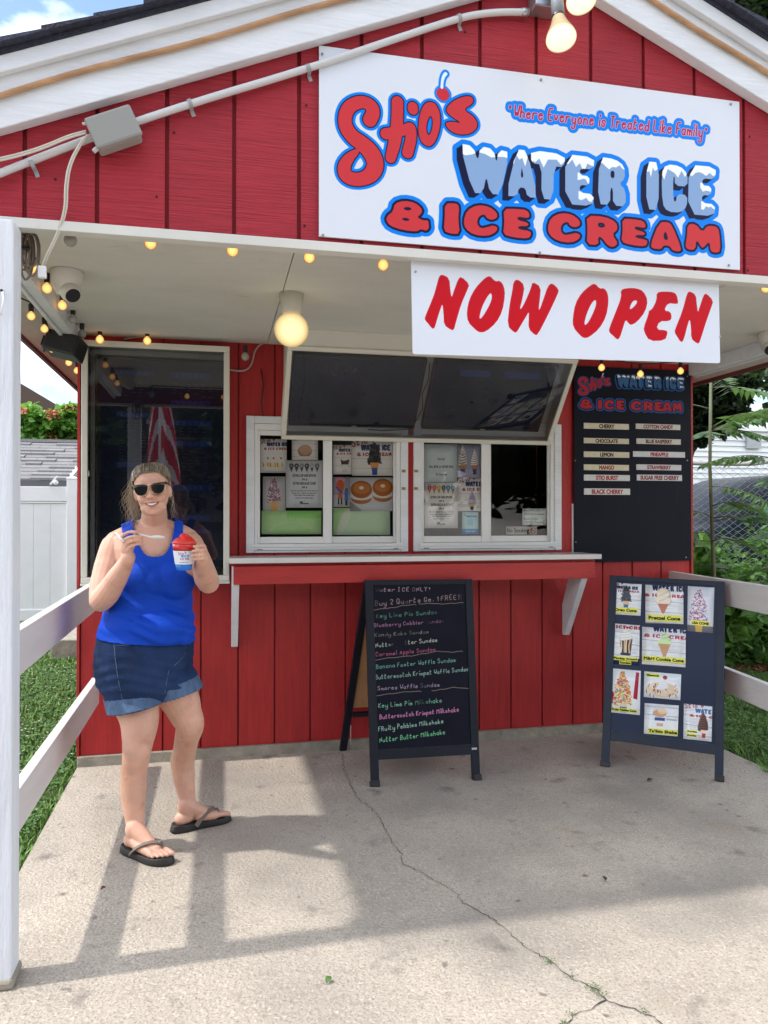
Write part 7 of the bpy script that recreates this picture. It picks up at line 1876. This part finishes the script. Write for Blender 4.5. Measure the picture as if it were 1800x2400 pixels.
def strands(name, n, gen, m, r0, seed):
    g = random.Random(seed); VV, FF = [], []
    for _ in range(n):
        P = gen(g)
        if len(P) < 3: continue
        rr = r0 * g.uniform(.5, 1.3); o = len(VV)
        for k, p in enumerate(P):
            d = (P[min(k + 1, len(P) - 1)] - P[max(k - 1, 0)]).normalized(); u = d.cross(FH).normalized(); w_ = d.cross(u); r_ = rr * (1 - .75 * (k / (len(P) - 1)) ** 2)
            for a in (0, 2.094, 4.189): VV.append(tuple(p + u * (math.cos(a) * r_) + w_ * (math.sin(a) * r_)))
            if k:
                b0 = o + 3 * (k - 1)
                for i in range(3): FF.append((b0 + i, b0 + (i + 1) % 3, b0 + 3 + (i + 1) % 3, b0 + 3 + i))
    return tag(raw(name, VV, FF, m, person, smooth=True), kind='stuff')
def over(g):       # combed back over the skull
    a = g.uniform(-1.45, 1.45); P = []; j = g.uniform(-.05, .05); t0 = g.uniform(.0, .3)
    for k in range(9):
        th_ = .30 + (t0 + (1 - t0) * k / 8) * 2.2; d = Vector((math.sin(a + j * k / 4), math.cos(a) * math.sin(th_), math.cos(a) * math.cos(th_)))
        d = (hr * d.x + hu * d.y + hf * d.z).normalized(); o = H(0, .012, -.018); h_ = hairT.ray_cast(o + d * .2, -d, .19)
        if h_[0] is not None: P.append(h_[0] + d * (.0008 + g.uniform(0, .0030)))
    return P
strands('hair_strands', 260, over, M_HAIR, .0012, 3)
strands('dark_hair_strands', 210, over, mat('dark_roots', (.13, .105, .085), rough=.5), .0012, 13)
def wav(g, x, y, z, ln, out, frz, toward=(0, 0), n=11):
    P = []; ph = g.uniform(0, 6); ph2 = g.uniform(0, 6); fr = g.uniform(1.2, 2.6); dx = g.uniform(-.3, 1) * out
    for k in range(n):
        t = k / (n - 1); w_ = frz * t ** .6
        P.append(H(x + dx * math.sin(t * 2.0) + w_ * math.sin(ph + fr * 6 * t) + toward[0] * t * t, y - ln * t ** 1.15 + .004 * math.sin(ph2 + 9 * t), z + w_ * math.cos(ph2 + fr * 5 * t) + toward[1] * t))
    return P
strands('loose_hair', 90, lambda g: wav(g, -.070 + g.uniform(-.010, .010), .045 + g.uniform(-.06, .03), -.018 + g.uniform(-.035, .02), g.uniform(.08, .17), -.026, .0095, (-.016, -.004)), M_HAIR, .0010, 5)
strands('loose_hair', 60, lambda g: wav(g, -.074 + g.uniform(-.012, .006), .03 + g.uniform(-.07, .03), -.02 + g.uniform(-.03, .02), g.uniform(.07, .17), -.045, .009, (-.02, 0)), mat('tawny_hair', (.46, .35, .22), rough=.4), .0007, 6)  # finer loose strands in a warmer blonde of their own
strands('loose_hair', 10, lambda g: wav(g, .073 + g.uniform(-.006, .005), .02 + g.uniform(-.05, .04), -.016 + g.uniform(-.02, .02), g.uniform(.06, .17), .012, .009), M_HAIR, .0009, 7)
strands('hair_bun', 160, lambda g: (lambda a, b_, r_: [H(-.040 + r_ * math.cos(a + .5 * k), .066 + r_ * math.sin(a + .5 * k) * .8, -.050 + b_ + .004 * k) for k in range(7)])(g.uniform(0, 6.3), g.uniform(-.03, .02), g.uniform(.012, .036)), mat('golden_hair', (.45, .32, .17), rough=.45), .0009, 8)

# tank top
tb = MB(); loft(tb, torso_rings(), grow=.015); bust(tb, .008)
caps(tb, [(dep(350, 1236, 3.13), .055), (dep(305, 1254, 3.11), .053), (dep(275, 1272, 3.09), .058)]); caps(tb, [(dep(366, 1236, 3.13), .054), (dep(415, 1248, 3.14), .049), (dep(440, 1264, 3.15), .055)])
caps(tb, [(dep(361, 1222, 3.105), .057), (dep(358, 1245, 3.11), .067)])
V, F = remeshed(tb, .0045, 7, .6)
TC = np.array(dep(357, 1300, 3.11)); tl_, tf_ = axes(20); TL, TF = np.array(tl_), np.array(tf_)
def wr(V):        # creases in the cloth across the midriff
    q = V - TC; u, v, z = q @ TL, q @ TF, V[:, 2]; w_ = np.exp(-((z - .945) / .065) ** 2) * .0045 + np.exp(-((z - .86) / .05) ** 2) * .003
    ph = (z + .20 * u) * 118 + 1.6 * np.sin(u * 16) + 1.2 * np.sin(u * 37 + z * 30)
    n_ = np.stack([q @ np.array([1, 0, 0]), q @ np.array([0, 1, 0]), 0 * z], 1); n_ /= np.linalg.norm(n_, axis=1)[:, None] + 1e-6
    return V + n_ * (w_ * np.sin(ph) * np.clip((u + .25) * 5, 0, 1))[:, None]
V = wr(V)
RTn_, Cn_ = np.array(RH), np.array(CAM)
def tankf(P):
    q = P - TC; u, v, z = q @ TL, q @ TF, P[:, 2]
    zb = np.where(v > 0, 1.180, 1.225); neck = zb + (np.abs(u - .004) / .080) ** 3.2 * .125 - z
    ua = np.interp(z, [1.04, 1.085, 1.12, 1.19, 1.30], [.30, .158, .118, .104, .118]); arm = (ua - np.abs(u)) * np.where(z > 1.05, 1, 9)
    hem = z - np.interp((P - Cn_) @ RTn_, [-1.16, -.757], [.860, .826])
    return np.minimum(np.minimum(neck, arm), hem)
V, F = cut(V, F, tankf)
tank = raw('tank_top', V, F, M_TANK, person, smooth=True); md = tank.modifiers.new('s', 'SOLIDIFY'); md.thickness = .0025; md.offset = 1
# white strap showing beside the blue one
SP = [p for p in (onbody(x, y, .003) for x, y in ((262, 1240), (266, 1244), (272, 1249), (278, 1255), (284, 1262), (290, 1270))) if p is not None]
MB().tube(SP, .0038, 8).build('bra_strap', M_VINYL, person, smooth=True)

# shorts with turned cuffs
sb_ = MB(); loft(sb_, torso_rings()[0:6], grow=.011)
caps(sb_, [(legR[0][0], .122), (legR[1][0], .111), (dep(324, 1690, 3.04), .105), (dep(324, 1712, 3.035), .10)], 24)
sc_ = MB(); loft(sc_, torso_rings()[0:6], grow=.010)
caps(sc_, [(legL[0][0], .110), (legL[1][0], .098), (dep(431, 1675, 3.16), .086), (dep(436, 1700, 3.165), .080)], 24)
l, f = axes(36); ellp(sb_, dep(300, 1585, 3.20), l * .10, f * .10, ZU * .09)
Va, Fa = remeshed(sb_, .004, 3)
Vb, Fb = remeshed(sc_, .004, 3); V = np.vstack([Va, Vb]); F = np.vstack([Fa, Fb + len(Va)])
RTn, Cn = np.array(RH), np.array(CAM)
NA = len(Va)
def hemz(P):
    s = (P - Cn) @ RTn; a = np.interp(s, [-1.12, -.86], [.550, .598]); b_ = np.interp(s, [-.90, -.74], [.594, .634])
    return np.where(np.arange(len(P)) < NA, a, b_)
def sw(V):
    z = V[:, 2]; q = V - np.array(dep(345, 1600, 3.12)); n_ = q.copy(); n_[:, 2] = 0; n_ /= np.linalg.norm(n_, axis=1)[:, None] + 1e-6
    s = (V - Cn) @ RTn; return V + n_ * (.0025 * np.sin(z * 150 + 5 * np.sin(s * 14)) * np.exp(-((z - .70) / .08) ** 2))[:, None]
V = sw(V)
V1, F1 = cut(V, F, lambda P: np.minimum(P[:, 2] - hemz(P) - .004, .885 - P[:, 2]))
sho = raw('denim_shorts', V1, F1, M_DENIM, person, smooth=True); md = sho.modifiers.new('s', 'SOLIDIFY'); md.thickness = .003; md.offset = 1
cA, cB = MB(), MB()
caps(cA, [(legR[0][0], .116), (legR[1][0], .113), (dep(324, 1690, 3.04), .107), (dep(324, 1712, 3.035), .10)], 24)
caps(cB, [(legL[0][0], .105), (legL[1][0], .100), (dep(431, 1675, 3.16), .088), (dep(436, 1700, 3.165), .080)], 24)
Vc, Fc = remeshed(cA, .004, 3); Vd, Fd = remeshed(cB, .004, 3); NA = len(Vc); V = np.vstack([Vc, Vd]); F = np.vstack([Fc, Fd + NA])
V2, F2 = cut(V, F, lambda P: np.minimum(P[:, 2] - hemz(P), hemz(P) + .054 - P[:, 2]))
cf = raw('cuff', V2, F2, M_CUFF, sho, smooth=True); md = cf.modifiers.new('s', 'SOLIDIFY'); md.thickness = .007; md.offset = 1
# stitched seams: down the side, the pocket mouth and the fly
bvh = BVHTree.FromPolygons([tuple(v) for v in V1.tolist()], [tuple(f_) for f_ in F1.tolist()])
M_STITCH = mat('pale_stitching', (.16, .20, .28), rough=.8)
def seam(px, r=.0011):
    pts = []
    for x, y in chaikin([(a, b, 0) for a, b in px], 2, False)[:, :2]:
        d = ray(x, y).normalized(); h_ = bvh.ray_cast(CAM, d)
        if h_[0] is not None: pts.append(h_[0] - d * .0035)
    if len(pts) > 2: MB().tube(pts, r, 5).build('seam', M_STITCH, sho, smooth=True)
seam([(266, 1488), (268, 1520), (272, 1560), (278, 1600), (288, 1645)]); seam([(271, 1512), (300, 1512), (330, 1506), (340, 1495)]); seam([(437, 1508), (432, 1535), (422, 1548), (408, 1560)]); seam([(233, 1512), (233, 1545), (228, 1570), (230, 1592)]); seam([(384, 1640), (390, 1600), (396, 1570)], .0009)

# flip-flops
def flop(fd, s):
    d, lt, P = fd; t = None
    out = [(-.022, 0), (-.016, .026), (.03, .036), (.09, .031), (.15, .042), (.20, .046), (.235, .036), (.248, .010), (.236, -.016), (.20, -.040), (.15, -.046), (.09, -.036), (.03, -.036), (-.016, -.026)]
    O = chaikin([(x, y) for x, y in out], 2); n = len(O); vs = []; fs = []
    for k, (sc, z) in enumerate(((.95, -.024), (1.02, -.019), (1.0, -.008), (.97, .0), (.955, .004), (.90, .001))):
        for x, y in O: vs.append(P((x - .11) * sc + .11, y * sc, z + (.006 if x < .02 and k > 2 else 0) + (.003 if x > .21 and k > 2 else 0)))
    for k in range(5):
        for i in range(n): j = (i + 1) % n; fs.append((k * n + i, k * n + j, (k + 1) * n + j, (k + 1) * n + i))
    b = MB(); b.add(vs, fs + [tuple(range(n - 1, -1, -1))]); so_ = b.build('flip_flop', M_SOLE, person, smooth=True)
    c = MB(); c.add([vs[5 * n + i] for i in range(n)], [tuple(range(n))]); c.build('footbed', M_BED, so_)
    st = MB(); X = P(.178, .016, .030)
    for ya, xa in ((.042, .075), (-.044, .070)):
        pts = [P(xa, ya, -.002), P(xa + .035, ya * .86, .032), P(.150, ya * .42 + .008, .052), P(.176, .016, .046), P(.182, .016, .036)]
        Q = chaikin([tuple(p) for p in pts], 2, False); V_, F_ = [], []
        for k, p in enumerate(Q):
            p = Vector(p); tq = Vector(Q[min(k + 1, len(Q) - 1)]) - Vector(Q[max(k - 1, 0)]); o_ = (p - P(.13, 0, -.02)).normalized(); w_ = tq.cross(o_).normalized() * (.010 - .003 * k / len(Q))
            V_ += [p + w_ + o_ * .003, p - w_ + o_ * .003, p - w_, p + w_]
            if k: a = 4 * (k - 1); F_ += [(a + i, a + (i + 1) % 4, a + 4 + (i + 1) % 4, a + 4 + i) for i in range(4)]
        st.add(V_, F_)
    st.tube([P(.182, .016, .042), P(.188, .016, .020), P(.190, .016, .0)], .003, 6); st.build('strap', M_STRAP, so_)
    MB().lathe([(.0, .002), (.006, .002), (.007, 0)], 12, Matrix.Translation(P(.172, .016, .0505))).build('strap_button', M_STEEL, so_)
flop(fR, 1); flop(fL, -1)
# toenails
def ring_(c, ax, r, name='ring'):
    q = Vector(ax).to_track_quat('Z', 'Y').to_matrix().to_4x4(); q.translation = c
    MB().lathe([(r, -.0022), (r + .0014, -.001), (r + .0014, .001), (r, .0022)], 18, q).build(name, M_GOLD, person, smooth=True)
ring_(dep(311, 1268, 2.762), RH * .95 + ZU * .1, .0084); ring_(dep(470, 1301, 2.762), RH, .0088)

# the cup of water ice and the spoon, held in her hands
CC = dep(431, 1336, 2.80); up_ = (dep(432, 1271.5, 2.80) - CC); ch = up_.length; q = up_.to_track_quat('Z', 'Y').to_matrix().to_4x4(); q.translation = CC
cup = thing('water_ice_cup', CC, "clear cup of bright red water ice with white printed sleeve in the woman's left hand", 'cup')
rr_ = lambda t: .0272 + (.0445 - .0272) * t
M_RED_ICE = mat('red_water_ice', (.78, .022, .012), rough=.45, var=.12, vscale=60, bump=1.5, bscale=160, sss=.15)
MB().lathe([(rr_(0) - .002, 0), (rr_(0), .001), (rr_(.24), ch * .24)], 28, q).build('cup_base', mat('cup_blue', (.01, .16, .62), rough=.35), cup, smooth=True)
MB().lathe([(rr_(.72) - .001, ch * .70), (rr_(.99) - .001, ch * .985)], 28, q).build('cup_wall', mat('cup_red_contents', (.62, .02, .012), rough=.22, coat=.5), cup, smooth=True)
MB().lathe([(rr_(1) - .001, ch * .985), (rr_(1) + .0018, ch * .99), (rr_(1) + .0018, ch), (rr_(1) - .001, ch * 1.004)], 28, q).build('cup_rim', mat('cup_rim', (.75, .25, .2), rough=.2), cup, smooth=True)
lb = Cv(560, 190, '#e4e6ee'); kx = 140
hand(lb, "Stio's", kx + 4, 62, 34, '#b02a48', r=3.5, rot=-12, jit=.1); icy(lb, qs(WI, kx + 45, kx + 190, 50, 92), 'WATERICE', 1.5, face='#4a9ad4', halo=False, snow=False); ic(lb, kx + 28, kx + 195, 98, 124, 1.1, red='#a82848', halo=False)
lb.rect(kx + 15, 138, kx + 190, 141, '#6a6c78'); text(lb, 'WWW.STIOSWATERICE.COM', kx + 100, 168, 12, '#4a4c58', bold=.5, center=True, maxw=180)
b = MB(); n = 36; vs, fs, uv = [], [], []
for i in range(n + 1):
    a = 2 * math.pi * i / n
    for t in (.22, .71): vs.append(q @ Vector(((rr_(t) + .0008) * math.cos(a), (rr_(t) + .0008) * math.sin(a), ch * t)))
qi = q.to_3x3().inverted(); fa = qi @ (CAM - CC); a0_ = math.atan2(fa.y, fa.x)
sgn = 1 if (qi @ RH).cross(fa).z < 0 else 1
for i in range(n): fs.append((2 * i, 2 * i + 2, 2 * i + 3, 2 * i + 1)); u0 = ((2 * math.pi * i / n - a0_ + math.pi) / (2 * math.pi)) % 1; uv.append([(u0, 0), (u0 + 1 / n, 0), (u0 + 1 / n, 1), (u0, 1)])
uv = [[((u * 2 - 1 + .43), v_) for u, v_ in f_] for f_ in uv]
b.add(vs, fs, 0, uv); b.build('cup_sleeve', image_mat('cup_sleeve_print', lb.a, rough=.5), cup, smooth=True)
mb = MB(); g = random.Random(4); ellp(mb, q @ Vector((0, 0, ch * .99)), q.to_3x3() @ Vector((.0425, 0, 0)), q.to_3x3() @ Vector((0, .0425, 0)), q.to_3x3() @ Vector((0, 0, .022)))
for k in range(16):
    a = g.uniform(0, 6.28); r_ = g.uniform(0, .026); s_ = g.uniform(.009, .017); c = q @ Vector((r_ * math.cos(a), r_ * math.sin(a), ch + .026 - r_ * .75)); ellp(mb, c, Vector((s_, 0, 0)), Vector((0, s_, 0)), Vector((0, 0, s_ * .6)), 10)
V, F = remeshed(mb, .0022, 2); raw('ice_scoop', V, F, M_RED_ICE, cup, smooth=True)
sn = thing('spoon', dep(340, 1254, 2.76), 'white plastic spoon pinched in her right hand', 'spoon'); wm = mat('white_plastic', (.78, .77, .74), rough=.3)
a, b_ = dep(306, 1248, 2.77), dep(353, 1258.5, 2.755)
MB().tube([a, a.lerp(b_, .5) + Vector((0, 0, .001)), b_], [.0022, .0024, .0032], 8).build('spoon_handle', wm, sn, smooth=True)
sp1 = MB(); c = dep(369, 1259.5, 2.75); ellp(sp1, c, RH * .0275, (FH * .3 + ZU * -.06) * .03, (ZU * .85 - FH * .5) * .0085, 18); sp1.build('spoon_bowl', wm, sn, smooth=True)
